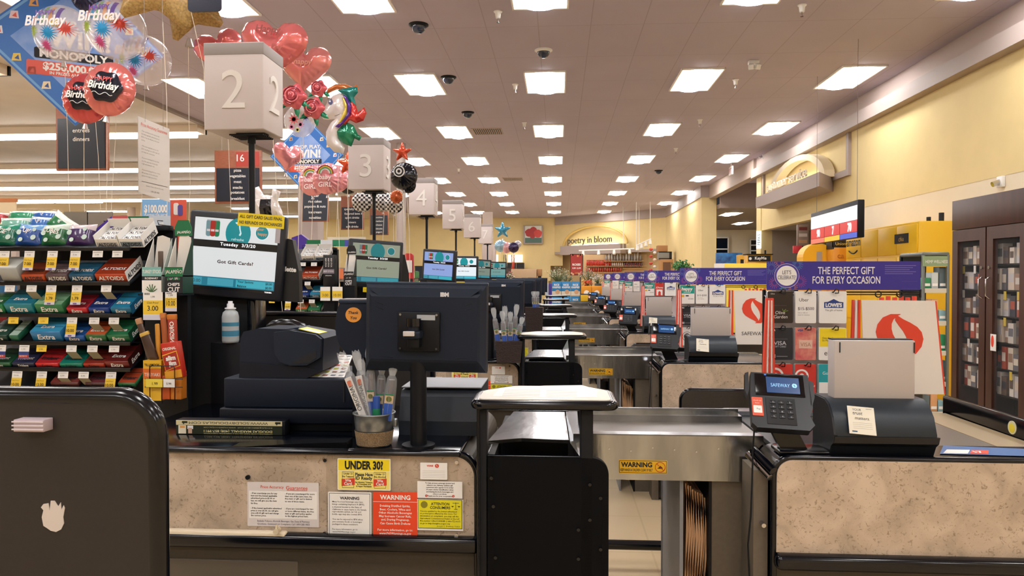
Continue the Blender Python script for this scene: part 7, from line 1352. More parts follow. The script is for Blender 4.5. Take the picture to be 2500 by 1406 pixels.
def aisle(px0, px1, py0, py1, pym, Y, words, num, label, tx=None):
    a = P(px0, py1, Y); c = P(px1, py0, Y); zm = PZ(pym, Y, px0); w = c.x - a.x; t = thing('aisle_sign', label, 'aisle sign', ((a.x + c.x) / 2, Y, a.z), 'hanging aisle signs'); fw = w * .045
    b = MB(); b.box(a.x, c.x, Y, Y + .05, a.z, c.z, mat('sign_wood', '#9a5a40', .5, noise=.25, nscale=14, stretch=(1, 1, 6)), .006); part(t, 'wood_board', b)
    b = MB(); b.box(a.x + fw, c.x - fw, Y - .012, Y, a.z + fw, zm, c_('#161d2c', .4)); part(t, 'navy_panel', b)
    b = MB(); n = len(words); H = (zm - a.z - fw)
    for i, l in enumerate(words):
        if l: b.text(l, ((a.x + c.x) / 2 + (tx or 0), Y - .0135, zm - H * (i + .5) / n), min(H / n * .5, w * .088), PAPER, bold=.01, maxw=w * .86)
    if num: b.box(a.x + w * .46, c.x - fw, Y - .004, Y, zm + .03, c.z - .03, c_('#a8382c', .5)); b.text(num, (a.x + w * .56, Y - .008, (zm + c.z) / 2 + .02), .12, PAPER)
    part(t, 'lettering', b); b = MB(); [b.tube([(x, Y + .02, c.z), (x, Y + .02, CEIL)], .004, c_('#8a8078', .5), n=5) for x in (a.x + w * .15, c.x - w * .15)]; part(t, 'hanging_rod', b)
aisle(137, 262, 240, 417, 290, 10.6, ['', 'entrees', 'dinners', '', '', ''], None, 'large aisle sign reading entrees and dinners behind the coral balloons')
aisle(524, 638, 366, 497, 411, 12.4, ['pizza', 'vegetables', 'meat', 'snacks', 'potatoes', 'breakfast'], '16', 'aisle sign 16 listing pizza to breakfast behind the pole of sign 2')
aisle(737, 802, 440, 541, 472, 19.0, ['water', 'rice cakes', 'popcorn & nuts', 'ice cream', 'novelties'], None, 'aisle sign listing rice cakes, popcorn and ice cream under the pink balloons')
aisle(832, 888, 478, 561, 506, 22.0, ['specialty bevs', 'flavored bevs', 'sport drinks', 'mixers', 'soft drinks'], None, 'aisle sign listing specialty beverages and soft drinks left of sign 3 pole')
aisle(903, 948, 508, 574, 526, 25.5, ['cookies', 'crackers', 'cheese', 'biscuits', 'yogurt'], None, 'aisle sign listing cookies to yogurt behind the pole of sign 3')
for q in ((348, 416, 480, 552, 8.0, '#7fb4e6', '$100,000', 'pale blue prize poster reading 100,000 behind the hanging sheet'), (417, 456, 482, 530, 8.3, '#d9583f', '', 'orange red poster right of the blue prize poster')):
    b = MB(); Y = q[4]; x0, x1, z0, z1 = PX(q[0], Y), PX(q[1], Y), PZ(q[3], Y), PZ(q[2], Y); b.box(x0, x1, Y, Y + .01, z0 - .5, z1, c_(q[5], .5))
    if q[6]: b.text(q[6], ((x0 + x1) / 2, Y - .002, PZ(506, Y)), .08, PAPER, bold=.04, w=(x1 - x0) * .84); b.text('PLAYING THE GAME', ((x0 + x1) / 2, Y - .002, PZ(520, Y)), .02, PAPER, bold=.02)
    else: b.prism(rrect(x0 + .04, x0 + .10, PZ(520, Y), PZ(490, Y), .02), Y - .002, Y, c_('#e6d8c8', .5)); b.prism(rrect(x0 + .09, x0 + .15, PZ(522, Y), PZ(495, Y), .02), Y - .003, Y, c_('#5a4a8a', .5))
    b.box((x0 + x1) / 2 - .02, (x0 + x1) / 2 + .02, Y + .01, Y + .03, 0, z0, BLKS); solo('prize_poster', b, q[7], 'poster')
b = MB(); Y = 12; b.box(PX(-5, Y), PX(40, Y), Y, Y + .03, PZ(545, Y, 20), PZ(490, Y, 20), c_('#dcc8a8', .5)); b.box(PX(-5, Y), PX(42, Y), Y - .01, Y + .04, PZ(493, Y, 20), PZ(484, Y, 20), c_('#b8703c', .5)); b.box(PX(0, Y), PX(34, Y), Y - .002, Y, PZ(530, Y, 20), PZ(522, Y, 20), ORED); b.box(PX(20, Y) - .03, PX(20, Y) + .03, Y, Y + .03, 0, PZ(545, Y, 20), BLKS)
b.text; t = solo('orange_sign_board', b, 'cream and orange sign board at the far left over the candy pouches', 'sign board')
# ------------------------------------------------------------ ceiling devices
def dome(px, py, dark, label):
    d = CAMM @ Vector(((px - 1250) / F, -(py - 703) / F, -1.0)); tt = (CEIL - CZ) / d.z; p = Vector((d.x * tt, d.y * tt, CEIL)); t = thing('dome_camera', label, 'dome camera', p, 'ceiling dome cameras'); r = .085
    part(t, 'ring', MB().lathe([(0, 0), (r * 1.35, 0), (r * 1.35, -.012), (r, -.03)], p, BLKS if dark else WHITE, n=24)); part(t, 'dome', MB().lathe([(r * math.cos(R(a)), -.02 - r * math.sin(R(a))) for a in range(0, 91, 15)], p, mat('smoked_dome', '#20304a', .06, spec=.9), n=24))
def ceil_pt(px, py): d = CAMM @ Vector(((px - 1250) / F, -(py - 703) / F, -1.0)); tt = (CEIL - CZ) / d.z; return Vector((d.x * tt, d.y * tt, CEIL))
for q in ((1022, 60, 1, 'dark dome camera nearest the top middle of the ceiling'), (1095, 188, 1, 'dark dome camera beside the bright lamp, second in the line'), (1142, 274, 1, 'dark dome camera third in the line above the vent'), (1327, 122, 0, 'white ringed dome camera above the middle lamp row'), (1608, 416, 1, 'dark dome camera far right among the far lamps')): dome(*q)
for i, (px, py, lab) in enumerate(((1216, 28, 'at the top middle'), (1258, 206, 'left of the middle lamp'), (1280, 299, 'near the vent'), (1958, 12, 'at the top right'), (1796, 194, 'below the twin head emergency light'), (1709, 292, 'between the right lamp rows'), (1120, 412, 'far back above sign 4'), (1650, 362, 'far back right'))):
    p = ceil_pt(px, py); t = thing('sprinkler', 'white ceiling sprinkler head ' + lab, 'sprinkler', p, 'ceiling sprinklers'); part(t, 'housing', MB().lathe([(0, 0), (.05, 0), (.045, -.012), (.034, -.015), (.026, -.075), (0, -.075)], p, WHITE, n=16)); part(t, 'nozzle', MB().cyl(p - Vector((0, 0, .075)), p - Vector((0, 0, .125)), .007, CHROME, n=8).cyl(p - Vector((0, 0, .12)), p - Vector((0, 0, .125)), .018, CHROME, n=10))
p = ceil_pt(1840, 148); t = thing('emergency_light', 'white twin head emergency light on the ceiling at the right', 'emergency light', p); part(t, 'mount', MB().box(p.x - .07, p.x + .07, p.y - .04, p.y + .04, p.z - .05, p.z, WHITE, .006)); 
for k in (-.04, .045): M = Matrix.Translation((p.x + k, p.y - .03, p.z - .09)) @ Euler((R(25), 0, R(20 * (1 if k > 0 else -1)))).to_matrix().to_4x4(); b = MB(); b.M = M; b.box(-.035, .035, -.03, .03, -.035, .035, WHITE, .008); part(t, 'lamp_head', b)
for px, py, lab in ((1190, 320, 'nearer ceiling air vent beside the lamp row'), (1252, 437, 'further ceiling air vent')):
    p = ceil_pt(px, py); t = thing('air_vent', lab, 'air vent', p, 'ceiling air vents'); part(t, 'frame', MB().box(p.x - .3, p.x + .3, p.y - .3, p.y + .3, p.z - .01, p.z, c_('#b8a8a0', .6))); b = MB(); [b.box(p.x - .26 + k * .04, p.x - .245 + k * .04, p.y - .26, p.y + .26, p.z - .02, p.z - .008, c_('#4a423e', .6)) for k in range(14)]; part(t, 'louvre', b)
p = ceil_pt(1785, 399); b = MB(); b.box(p.x - .02, p.x + .02, p.y - .17, p.y + .17, p.z - .30, p.z - .08, c_('#d9d0cc', .5), .004); b.cyl((p.x, p.y, p.z - .09), (p.x, p.y, p.z), .012, WHITE, n=8); b.text('EXIT', (p.x - .022, p.y, p.z - .19), .11, c_('#c8453a', .4), right=(0, -1, 0), up=(0, 0, 1)); solo('exit_sign', b, 'white exit sign hanging edge on from the ceiling near the customer service wall', 'exit sign')
for px, py, Y in ((1202, 470, 20), (1240, 480, 20)): pass
t = thing('projecting_sign', 'pale flat board with two panels hanging behind signs 5 and 6', 'hanging sign', P(1190, 540, 21)); b = MB(); a = P(1180, 548, 21); b.box(PX(1178, 21), PX(1203, 21), 21, 21.03, PZ(548, 21), PZ(517, 21), c_('#b8a89e', .6)); part(t, 'board', b); hang(t, [(1182, 517), (1198, 517)], 21)
# ------------------------------------------------------------ customer service sign on the right wall
t = thing('customer_service_sign', 'grey ledge sign with raised customer service lettering and a cream arch on yellow wall', 'wall sign', (XW - .2, 15, 3.1))
z0, z1 = 3.03, 3.27; b = MB(); b.prism([(XW, 13.55), (XW, 17.0), (XW - .52, 16.75), (XW - .52, 12.75)], z0, z1, GREYT, axis='z'); part(t, 'ledge', b)
b = MB(); cy = 15.1; ao = [(cy + 1.75 * math.cos(R(a)), z1 + .62 * math.sin(R(a))) for a in range(0, 181, 12)]; ai = [(cy + 1.5 * math.cos(R(a)), z1 + .52 * math.sin(R(a))) for a in range(180, -1, -12)]; 
for k in range(len(ao) - 1): j = len(ai) - 1 - k; b.prism([ao[k], ao[k + 1], ai[j - 1], ai[j]], XW - .22, XW - .04, c_('#d8c8a8', .6), axis='x')
part(t, 'arch', b); b = MB(); b.text('customer service', (XW - .47, 14.75, z1 + .12), .19, c_('#e6dcc8', .4), right=(0, -1, 0), up=(0, 0, 1), w=2.5, depth=.03, res=4); part(t, 'lettering', b)
b = MB(); b.box(XW - .14, XW - .10, 14.0, 16.2, z1, z1 + .03, mat('arch_light', (1, .88, .6), .5, emit=9)); part(t, 'hidden_lamp', b)
# ------------------------------------------------------------ brown glass cabinet, wellness rack, yellow lockers
Xc = 3.64; ya, yb = 5.98, 7.09; zt = 2.2; t = thing('display_cabinet', 'dark brown wooden cabinet with glass doors full of small packets', 'cabinet', (Xc + .3, 6.5, 0)); br = mat('dark_wood', '#4c2c22', .4, noise=.3, nscale=12, stretch=(1, 1, .15))
part(t, 'carcass', MB().box(Xc + .05, Xc + .6, ya, ya + .04, 0, zt, br).box(Xc + .05, Xc + .6, yb - .04, yb, 0, zt, br).box(Xc + .55, Xc + .6, ya, yb, 0, zt, c_('#1d1512', .6)).box(Xc, Xc + .6, ya, yb, zt - .27, zt, br, .004).box(Xc, Xc + .6, ya, yb, 0, .12, br))
GL = mat('cabinet_glass', '#8a8f92', .05, alpha=.06, spec=.3); doors = [(6.55, 7.08), (5.99, 6.53)]
for a, c in doors:
    d = MB(); sw = .09; d.box(Xc, Xc + .04, a, a + sw, .3, zt - .38, br).box(Xc, Xc + .04, c - sw, c, .3, zt - .38, br).box(Xc, Xc + .04, a, c, zt - .38, zt - .275, br).box(Xc, Xc + .04, a, c, .12, .3, br); d = part(t, 'door', d)
    part(d, 'door_glass', MB().box(Xc + .015, Xc + .02, a + sw, c - sw, .3, zt - .38, GL)); yh = a + .045 if a > 6.3 else c - .045; part(d, 'door_handle', MB().tube([(Xc, yh, 1.32), (Xc - .03, yh, 1.34), (Xc - .03, yh, 1.48), (Xc, yh, 1.5)], .006, CHROME, n=8).cyl((Xc - .01, yh, 1.58), (Xc, yh, 1.58), .014, CHROME, n=12))
b = MB(); [b.box(Xc + .08, Xc + .55, ya + .04, yb - .04, z, z + .012, c_('#2a2422', .5)) for z in (.5, .72, .94, 1.16, 1.38, 1.6)]; part(t, 'shelf', b)
b = MB(); b.box(Xc - .002, Xc, 6.38, 6.46, .88, 1.02, PAPER); b.prism([(6.43 + .02 * math.cos(R(a)), 0.96 + .05 * math.sin(R(a))) for a in range(0, 360, 20)], Xc - .003, Xc - .002, ORED, axis='x'); part(t, 'white_notice', b)
rr = random.Random(11); cols = ['#d8d2cc', '#a88a78', '#e0d0c0', '#74747c', '#e8dccc', '#b85a48', '#4a4a54', '#d0ccd0', '#f0e8e0', '#6c5c54']
pk = None; n = 0
for a, c in doors:
    for z in (.512, .732, .952, 1.172, 1.392, 1.612):
        y = a + .04
        while y < c - .06 and n < 150:
            for lay in range(1):
                w = .055 + .035 * rr.random(); h = .13 + .06 * rr.random(); b = MB(); xo = Xc + .07 + .02 * rr.random(); b.box(xo, xo + .08, y, y + w * .9, z + .0, z + h, c_(cols[n % 10], .35)); b.box(xo - .002, xo, y + .006, y + w * .8, z + h * .35, z + h * .75, c_(cols[(n * 7 + 3) % 10], .35))
                solo('small_packet', b, 'small packet on a shelf of the brown glass fronted cabinet', 'packet', 'small packets in the brown cabinet'); n += 1
            y += w + .008
for k in range(16):
    z = [.72, .94, 1.16, 1.38, 1.6][k % 5]; y = 6.1 + .09 * ((k * 7) % 11); y += .1 if 6.4 < y < 6.62 else 0
    b = MB(); b.box(Xc + .07, Xc + .072, y, y + .035, z - .07, z + .0, c_('#e6c84a' if k % 3 else '#e6e2dc', .6)); part(t, 'price_tag', b)
# wellness rack
Y = 5.6; x0, x1 = PX(2252, Y), PX(2312, Y); z1 = PZ(622, Y, 2280); t = thing('wellness_rack', 'grey metal display rack headed HEMP WELLNESS beside the brown cabinet', 'display rack', ((x0 + x1) / 2, Y, 0)); gm = c_('#6f7674', .35, metal=.5)
b = MB(); [b.box(x, x + .02, y, y + .02, 0, z1, gm, .004) for x in (x0, x1) for y in (Y, Y + .35)]; b.box(x0, x1 + .02, Y, Y + .37, z1 - .01, z1 + .02, gm, .01); b.box(x0, x1 + .02, Y + .35, Y + .37, 0, z1, c_('#3f4a4a', .5)); part(t, 'frame', b)
b = MB(); b.box(x0, x1, Y - .004, Y + .01, z1 - .085, z1 - .01, c_('#8aa07a', .4)); b.text('HEMP WELLNESS', ((x0 + x1) / 2 + .01, Y - .006, z1 - .05), .022, PAPER, w=(x1 - x0) * .9); part(t, 'header_sign', b)
zs = [z1 - .26, z1 - .50, z1 - .72, z1 - .95, z1 - 1.17]; b = MB(); [b.box(x0 + .01, x1 + .01, Y + .02, Y + .35, z, z + .012, gm) for z in zs]; part(t, 'shelf', b)
for k, z in enumerate(zs):
    b = MB(); b.box(x0 + .01, x1 + .01, Y + .005, Y + .018, z - .02, z + .014, c_('#cfc8b8', .5)); part(t, 'price_strip', b)
    for j in range(3): w = (x1 - x0) / 3.2; x = x0 + .025 + j * w; h = .08 + .04 * ((k + j) % 3); b = MB(); b.box(x, x + w * .88, Y + .03, Y + .12, z + .012, z + .012 + h, c_(['#2f8a5a', '#c8d0d0', '#5a6a70', '#d8a070', '#8ab0b8', '#e0dcd4'][(k * 2 + j) % 6], .4), .003); b.box(x + .005, x + w * .8, Y + .028, Y + .03, z + .03, z + .05, PAPER); solo('wellness_pack', b, 'small pack on the grey HEMP WELLNESS rack', 'pack', 'packs on the wellness rack')
# lockers
X = 4.3; ya, yb = 9.12, 11.35; zt = 2.17; ly = c_('#eab81c', .4); t = thing('parcel_locker', 'big yellow parcel locker with a black smile mark by the right wall', 'locker', (4.6, 10.2, 0)); part(t, 'body', MB().box(X, 4.88, ya, yb, 0, zt, ly, .01))
for i in range(4):
    for z0_, z1_ in ((1.78, zt - .03), (1.34, 1.75), (.90, 1.31)):
        a = ya + .02 + i * .55; part(t, 'locker_door', MB().box(X - .012, X, a, a + .535, z0_, z1_, c_('#f0bf22', .4), .004))
b = MB(); kk = dict(right=(0, -1, 0), up=(0, 0, 1)); b.text('amazon', (X - .014, 11.05, 1.99), .12, INK, w=.5, bold=.02, **kk); b.tube([(X - .016, 11.2 - k * .03, 1.88 - .04 * math.sin(math.pi * k / 10)) for k in range(11)], .01, INK, n=5); b.box(X - .018, X - .013, 9.35, 9.72, 1.92, 2.04, INK); b.text('chiu', (X - .02, 9.535, 1.975), .06, c_('#e8c070', .5), **kk); part(t, 'printed_marks', b)
part(t, 'antenna', MB().cyl((4.7, 9.4, zt), (4.7, 9.4, zt + .12), .03, INK, n=10)); part(t, 'antenna', MB().cyl((4.5, 9.3, zt), (4.5, 9.3, zt + .06), .025, INK, n=10))
# lit lottery sign
pL, pR = Vector((3.73, 11.2, 0)), Vector((3.62, 9.2, 0)); d = (pR - pL).normalized(); w = (pR - pL).length; nn = Vector((d.y, -d.x, 0)); t = thing('lottery_sign', 'lit lottery sign with red and yellow jackpot panels hanging in front of the yellow lockers', 'lit sign', (3.68, 10.2, 1.98))
M = Matrix(((d.x, -nn.x, 0, pL.x), (d.y, -nn.y, 0, pL.y), (0, 0, 1, 1.98), (0, 0, 0, 1))); h = .46
b = MB(); b.M = M; b.box(0, w, 0, .08, 0, h, BLKS, .01); part(t, 'case', b)
b = MB(); b.M = M; [b.tube([(u, .04, h), (u, .04, CEIL - 1.98)], .003, c_('#6f675f', .5), n=6) for u in (.15, w - .15)]; part(t, 'hanging_rod', b)
b = MB(); b.M = M; y = -.003; b.box(.02, w - .02, y, 0, h * .48, h * .86, SCR('#f4eef0', 1.0))
for u0, u1, cc, tx, c2 in ((.01, .33, '#c81822', '90', '#e86a5a'), (.34, .66, '#c81822', '7', '#e8b02a'), (.67, .99, '#c81822', '70', '#2a50c0')): b.box(w * u0, w * u1, y, 0, h * .16, h * .47, SCR(cc, .7)); b.text(tx, (w * (u0 + u1 + .06) / 2, y - .004, h * .31), h * .22, SCR('#fff0ee', 1.2), bold=.04, maxw=w * .22); b.box(w * u0, w * u1, y, 0, h * .01, h * .15, SCR(c2, .7))
part(t, 'lit_face', b)
for q in ((1946, 1974, 548, 600, 14.5, '#8a7a72', 'grey notice board left of the lit lottery sign', 'notice board', ''), (1937, 1958, 600, 618, 14.4, '#d03040', 'small red sign below the grey notice board', 'sign', ''), (1748, 1812, 617, 652, 17.0, '#2a7ac0', 'blue sea picture panel behind the violet banner of sign 3', 'picture panel', ''), (1805, 1824, 622, 652, 16.4, '#d8a52a', 'orange yellow kiosk side next to the key machine', 'kiosk', 'COOL'), (1824, 1884, 622, 660, 15.8, '#dca51f', 'yellow key cutting kiosk with a black name plate', 'kiosk', 'KEY'), (2034, 2069, 586, 604, 11.6, '#17151a', 'black sign reading Union beside the yellow lockers', 'sign', 'Union'), (2036, 2068, 604, 642, 11.6, '#e0962a', 'orange machine with script letters beside the yellow lockers', 'machine', 'ca'), (1768, 1872, 643, 656, 12.2, '#f0d84a', 'yellow and white strip sign just above the violet banner of sign 3', 'strip sign', '')):
    b = MB(); Y = q[4]; x0, x1, z0, z1 = PX(q[0], Y), PX(q[1], Y), PZ(q[3], Y, q[0]), PZ(q[2], Y, q[0]); zb = 0 if q[7] in ('kiosk', 'machine', 'picture panel', 'strip sign') else z0; x1 = min(x1, 8)
    if q[7] == 'notice board' or q[7] == 'sign' and q[8] == '': b.box((x0 + x1) / 2 - .01, (x0 + x1) / 2 + .01, Y + .02, Y + .04, 0, z0, BLKS)
    if q[8] == 'Union': b.box(x0, x1, Y + .01, Y + .3, z0 - .02, z1, INK); zb = z0
    d = .3 if q[7] in ('kiosk', 'machine') else .06; b.box(x0, x1, Y, Y + d, zb, z1, mat('sea_print', '#2a7ac0', .4, col2='#0f3f7a', nscale=9) if q[7] == 'picture panel' else c_(q[5], .4), .004); nm = {'notice board': 'notice_board', 'sign': 'small_sign', 'picture panel': 'picture_panel', 'kiosk': 'kiosk', 'machine': 'vending_machine', 'strip sign': 'strip_sign'}[q[7]]
    if q[8] == 'KEY': b.box(x0 + .02, x1 - .03, Y - .01, Y, z1 - .14, z1 - .02, INK); b.text('KeyMe', ((x0 + x1) / 2 + .02, Y - .012, z1 - .08), .06, PAPER, bold=.03); b.cyl((x0 + .06, Y - .013, z1 - .08), (x0 + .06, Y - .011, z1 - .08), .03, PAPER, n=16); b.box(x0 - .02, x1 + .02, Y - .03, Y + .3, z1, z1 + .02, INK); b.box(x1 - .12, x1 - .09, Y + .1, Y + .13, z1, z1 + .1, INK)
    elif q[8] in ('Union', 'ca'): b.text(q[8], ((x0 + x1) / 2, Y - .003, (z0 + z1) / 2 + (.0 if q[8] == 'Union' else -.02)), (z1 - z0) * (.4 if q[8] == 'Union' else .35), c_('#e8d080' if q[8] == 'Union' else '#b8702a', .4), maxw=(x1 - x0) * .85)
    elif q[8] == 'COOL': b.box(x0 + .02, x1 - .02, Y - .004, Y, z0, z1 - .1, INK)
    elif nm == 'strip_sign': b.box(x0 - .15, x0, Y, Y + .06, z0, z1, PAPER); b.box(x1, x1 + .1, Y, Y + .06, z0, z1, PAPER)
    elif nm == 'notice_board':
        for k, cc in enumerate(('#6a2a2a', '#c8c0bc', '#b8906a')): b.box(x0 + .03, x1 - .03, Y - .004, Y, z1 - .05 - (z1 - z0) * .3 * (k + 1) + .06, z1 - .05 - (z1 - z0) * .3 * k, c_(cc, .5))
    solo(nm, b, q[6], q[7])
Y = 11.9; x0, x1 = PX(1960, Y), PX(2036, Y); z1 = PZ(594, Y, 2000); b = MB(); r = (x1 - x0) / 2; cx = (x0 + x1) / 2; o = [(cx + r * math.cos(R(a)), z1 - r * .9 + r * .9 * math.sin(R(a))) for a in range(0, 181, 12)] + [(x0, 0), (x1, 0)]
t = thing('coin_machine', 'rounded yellow machine with a grey slot left of the yellow lockers', 'machine', (cx, Y, 0)); b.prism(o, Y, Y + .3, c_('#f0b428', .35)); part(t, 'rounded_body', b); part(t, 'slot', MB().box(cx - .03, cx + .05, Y - .006, Y, z1 - .85, z1 - .13, c_('#a8a09a', .4)))
b = MB(); Y = 18.19; b.box(PX(1846, Y), PX(1857, Y), Y - .03, Y + .005, PZ(608, Y), PZ(566, Y), SCR('#eef4f0', 1.2)); b.text('PERKS', (PX(1851, Y), Y - .035, PZ(587, Y)), .07, c_('#2a4a5a', .4), right=(0, 0, 1), up=(-1, 0, 0)); solo('narrow_lit_sign', b, 'narrow white upright sign on the edge of the yellow wall by the vestibule', 'sign')
for px, py, lab in ((2402, 444, 'small silver bracket lamp on the upper yellow wall'), (1853, 382, 'small white wall camera on the yellow wall corner')):
    p = P(px, py, 8.5 if px > 2000 else 18.0); p.x = XW - .03; p2 = P(px, py, 4.9 / ((px - 1364) / 1800)); p2.x = XW - .03; b = MB(); b.box(p2.x - .01, p2.x + .03, p2.y - .05, p2.y + .05, p2.z - .06, p2.z + .06, WHITE, .006); b.cyl((p2.x - .08, p2.y, p2.z - .03), (p2.x, p2.y, p2.z), .03, CHROME, n=12); solo('wall_bracket', b, lab, 'wall device')
# ------------------------------------------------------------ florist and back wall
def on_wall(s_, z, off=.14): d = (A1 - A0).normalized(); n = Vector((d.y, -d.x)); q = A0 + d * s_ + n * off; return Vector((q.x, q.y, z)), d
L = (A1 - A0).length; dW = (A1 - A0).normalized(); WR = Vector((dW.x, dW.y, 0)); pz = lambda py: CZ + (676 - py) / 1800 * 34
c0, _ = on_wall(2.75, 0, .2); t = thing('florist_sign', 'grey ledge sign with raised poetry in bloom lettering on the far wall', 'wall sign', (c0.x, c0.y, 2.6))
b = MB(); A_ = A0 + dW * .9; B_ = A0 + dW * 4.6; n = Vector((dW.y, -dW.x)); slab(A_ + n * .55, B_ + n * .55, 2.55, 2.98, .4, GREYT, b); part(t, 'ledge', b)
b = MB(); cc = (A_ + B_) / 2 + n * .2; arc = [(Vector((cc.x, cc.y, 3.0)) + WR * (1.95 * math.cos(R(a))) + Vector((0, 0, .86 * math.sin(R(a))))) for a in range(0, 181, 12)]; b.tube(arc, .05, c_('#d8b86a', .6), n=6); part(t, 'arch', b)
b = MB(); q = cc + n * .33; b.text('poetry in bloom', (q.x, q.y, 3.17), .30, c_('#4a4038', .5), right=tuple(WR), w=2.7, depth=.03); part(t, 'lettering', b)
b = MB(); q0 = A_ + n * .2 + dW * .4; q1 = B_ + n * .2 - dW * .4; slab(q0, q1, 2.98, 3.02, .05, mat('arch_light', (1, .88, .6), .5, emit=9), b); part(t, 'hidden_lamp', b)
# picture of red flowers
Y = 36.3; x0, x1 = PX(1282, Y), PX(1322, Y); z0, z1 = PZ(593, Y), PZ(552, Y); t = thing('flower_picture', 'square framed picture of red roses on the far yellow wall', 'picture', ((x0 + x1) / 2, Y, z0)); part(t, 'frame', MB().box(x0 - .1, x1 + .06, Y, Y + .15, z0 - .06, z1 + .04, GREYT)); b = MB(); b.box(x0, x1, Y - .01, Y, z0, z1, c_('#cfd4cc', .5)); b.box(x0, x1, Y - .014, Y - .01, z0, z0 + .25, c_('#4a6a60', .5))
for u, v, r_ in ((.25, .6, .2), (.5, .75, .17), (.45, .45, .15), (.78, .55, .2)): b.prism([(x0 + (x1 - x0) * u + r_ * (1 + .1 * math.sin(5 * R(a))) * math.cos(R(a)), z0 + (z1 - z0) * v + r_ * math.sin(R(a))) for a in range(0, 360, 20)], Y - .018 - u * .01, Y - .014, c_('#a82a2a' if u < .6 else '#c8403a', .5))
part(t, 'picture', b)
Yd = YB + .88; b = MB(); b.box(PX(1309, Yd), PX(1353, Yd), Yd - .03, Yd, 0, PZ(640, Yd), c_('#d8c49a', .6)); b.box(PX(1308, Yd), PX(1354, Yd), Yd - .06, Yd, PZ(640, Yd), PZ(637, Yd), GREYT); d_ = structure('door_1', b); part(d_, 'door_closer', MB().box(PX(1314, Yd), PX(1328, Yd), Yd - .1, Yd - .03, PZ(645, Yd), PZ(643, Yd), c_('#cfc8c0', .4)))
b = MB(); b.box(PX(1325, Yd), PX(1339, Yd), Yd - .08, Yd, PZ(631, Yd), PZ(621, Yd), c_('#e6a088', .5)); b.text('EXIT', (PX(1332, Yd), Yd - .09, PZ(626, Yd)), .12, c_('#d8402c', .5, emit=1.0), bold=.03); solo('exit_sign', b, 'small EXIT sign above the far door', 'exit sign')
t = thing('wall_clock', 'round wall clock left of the far EXIT sign', 'clock', (PX(1303, Yd), Yd, PZ(627, Yd))); part(t, 'clock_face', MB().cyl((PX(1303, Yd), Yd - .06, PZ(621, Yd)), (PX(1303, Yd), Yd, PZ(621, Yd)), .11, PAPER, n=24)); part(t, 'rim', MB().tube([(PX(1303, Yd) + .12 * math.cos(R(a)), Yd - .05, PZ(621, Yd) + .12 * math.sin(R(a))) for a in range(0, 360, 20)], .016, INK, n=6, closed=True))
b = MB(); b.box(PX(1298, Yd), PX(1308, Yd), Yd - .15, Yd, PZ(642, Yd), PZ(632, Yd), c_('#b8aca0', .5)); solo('wall_box', b, 'grey box on the wall under the far clock', 'wall box')
b = MB(); [b.box(PX(a, YB - .2), PX(c, YB - .2), YB - .22, YB - .2, PZ(640, YB), PZ(622, YB), mat('lit_pane', (1, .85, .6), .5, emit=1.3)) for a, c in ((1203, 1216), (1240, 1276))]; b.box(PX(1200, YB - .2), PX(1280, YB - .2), YB - .6, YB - .15, PZ(655, YB), PZ(642, YB), INK); b.box(PX(1200, YB - .2), PX(1280, YB - .2), YB - .6, YB - .15, 0, PZ(656, YB), c_('#4a3a34', .5)); solo('deli_case', b, 'dark counter case with lit panels at the far wall behind the bouquet', 'counter case')
# florist shelves
SH = thing('florist_shelves', 'wooden wall shelves with vases in the far florist corner', 'shelves', (2.6, 33.5, 0)); ys_ = 33.3; wd = c_('#c09a68', .5); b = MB()
for a, c, py in ((1430, 1578, 649), (1474, 1572, 637), (1430, 1520, 664), (1520, 1570, 654)): b.box(PX(a, ys_), PX(c, ys_), ys_, ys_ + .35, PZ(py, ys_) - .03, PZ(py, ys_), wd)
part(SH, 'shelf_board', b); part(SH, 'backboard', MB().box(PX(1425, ys_), PX(1588, ys_), ys_ + .36, ys_ + .4, 0, PZ(621, ys_), c_('#d9b98a', .6)))
rr = random.Random(5)
def vase(px, py, col, h, r, lab, grp, Y=33.38, n=10): x, z = PX(px, Y), PZ(py, Y); b = MB(); b.lathe([(0, 0), (r * .6, 0), (r, h * .35), (r * .8, h * .7), (r * .5, h * .85), (r * .75, h)], (x, Y + .1, z), mat('glass_' + col.strip('#'), col, .12, spec=.8), n=n); return solo('vase', b, lab, 'vase', grp)
for k in range(13): vase(1480 + k * 7, 637, '#b8b4b0' if k % 3 else '#8f8c8c', .26 + .06 * (k % 3), .055, 'clear glass vase on the top shelf of the florist corner', 'clear vases on the florist top shelf')
for k in range(15): vase(1434 + k * 4.0 * 1.0 - 0, 649, '#b82c20', .26, .05, 'red glass vase on the left part of the middle florist shelf', 'red vases of the florist shelf')
for k in range(9): vase(1480 + k * 5, 649, '#d8c8c0', .14, .04, 'small pale vase on the middle florist shelf', 'small pale vases')
for k in range(9): vase(1526 + k * 5, 652, '#7a1f28' if k % 2 else '#58222e', .22, .05, 'dark red vase on the right part of the florist shelf', 'dark red florist vases')
for k in range(16): vase(1434 + k * 5.4, 664, '#c04a30' if k % 2 else '#b8342a', .2, .05, 'red bowl or vase on the lowest florist shelf', 'red vases on the lowest florist shelf')
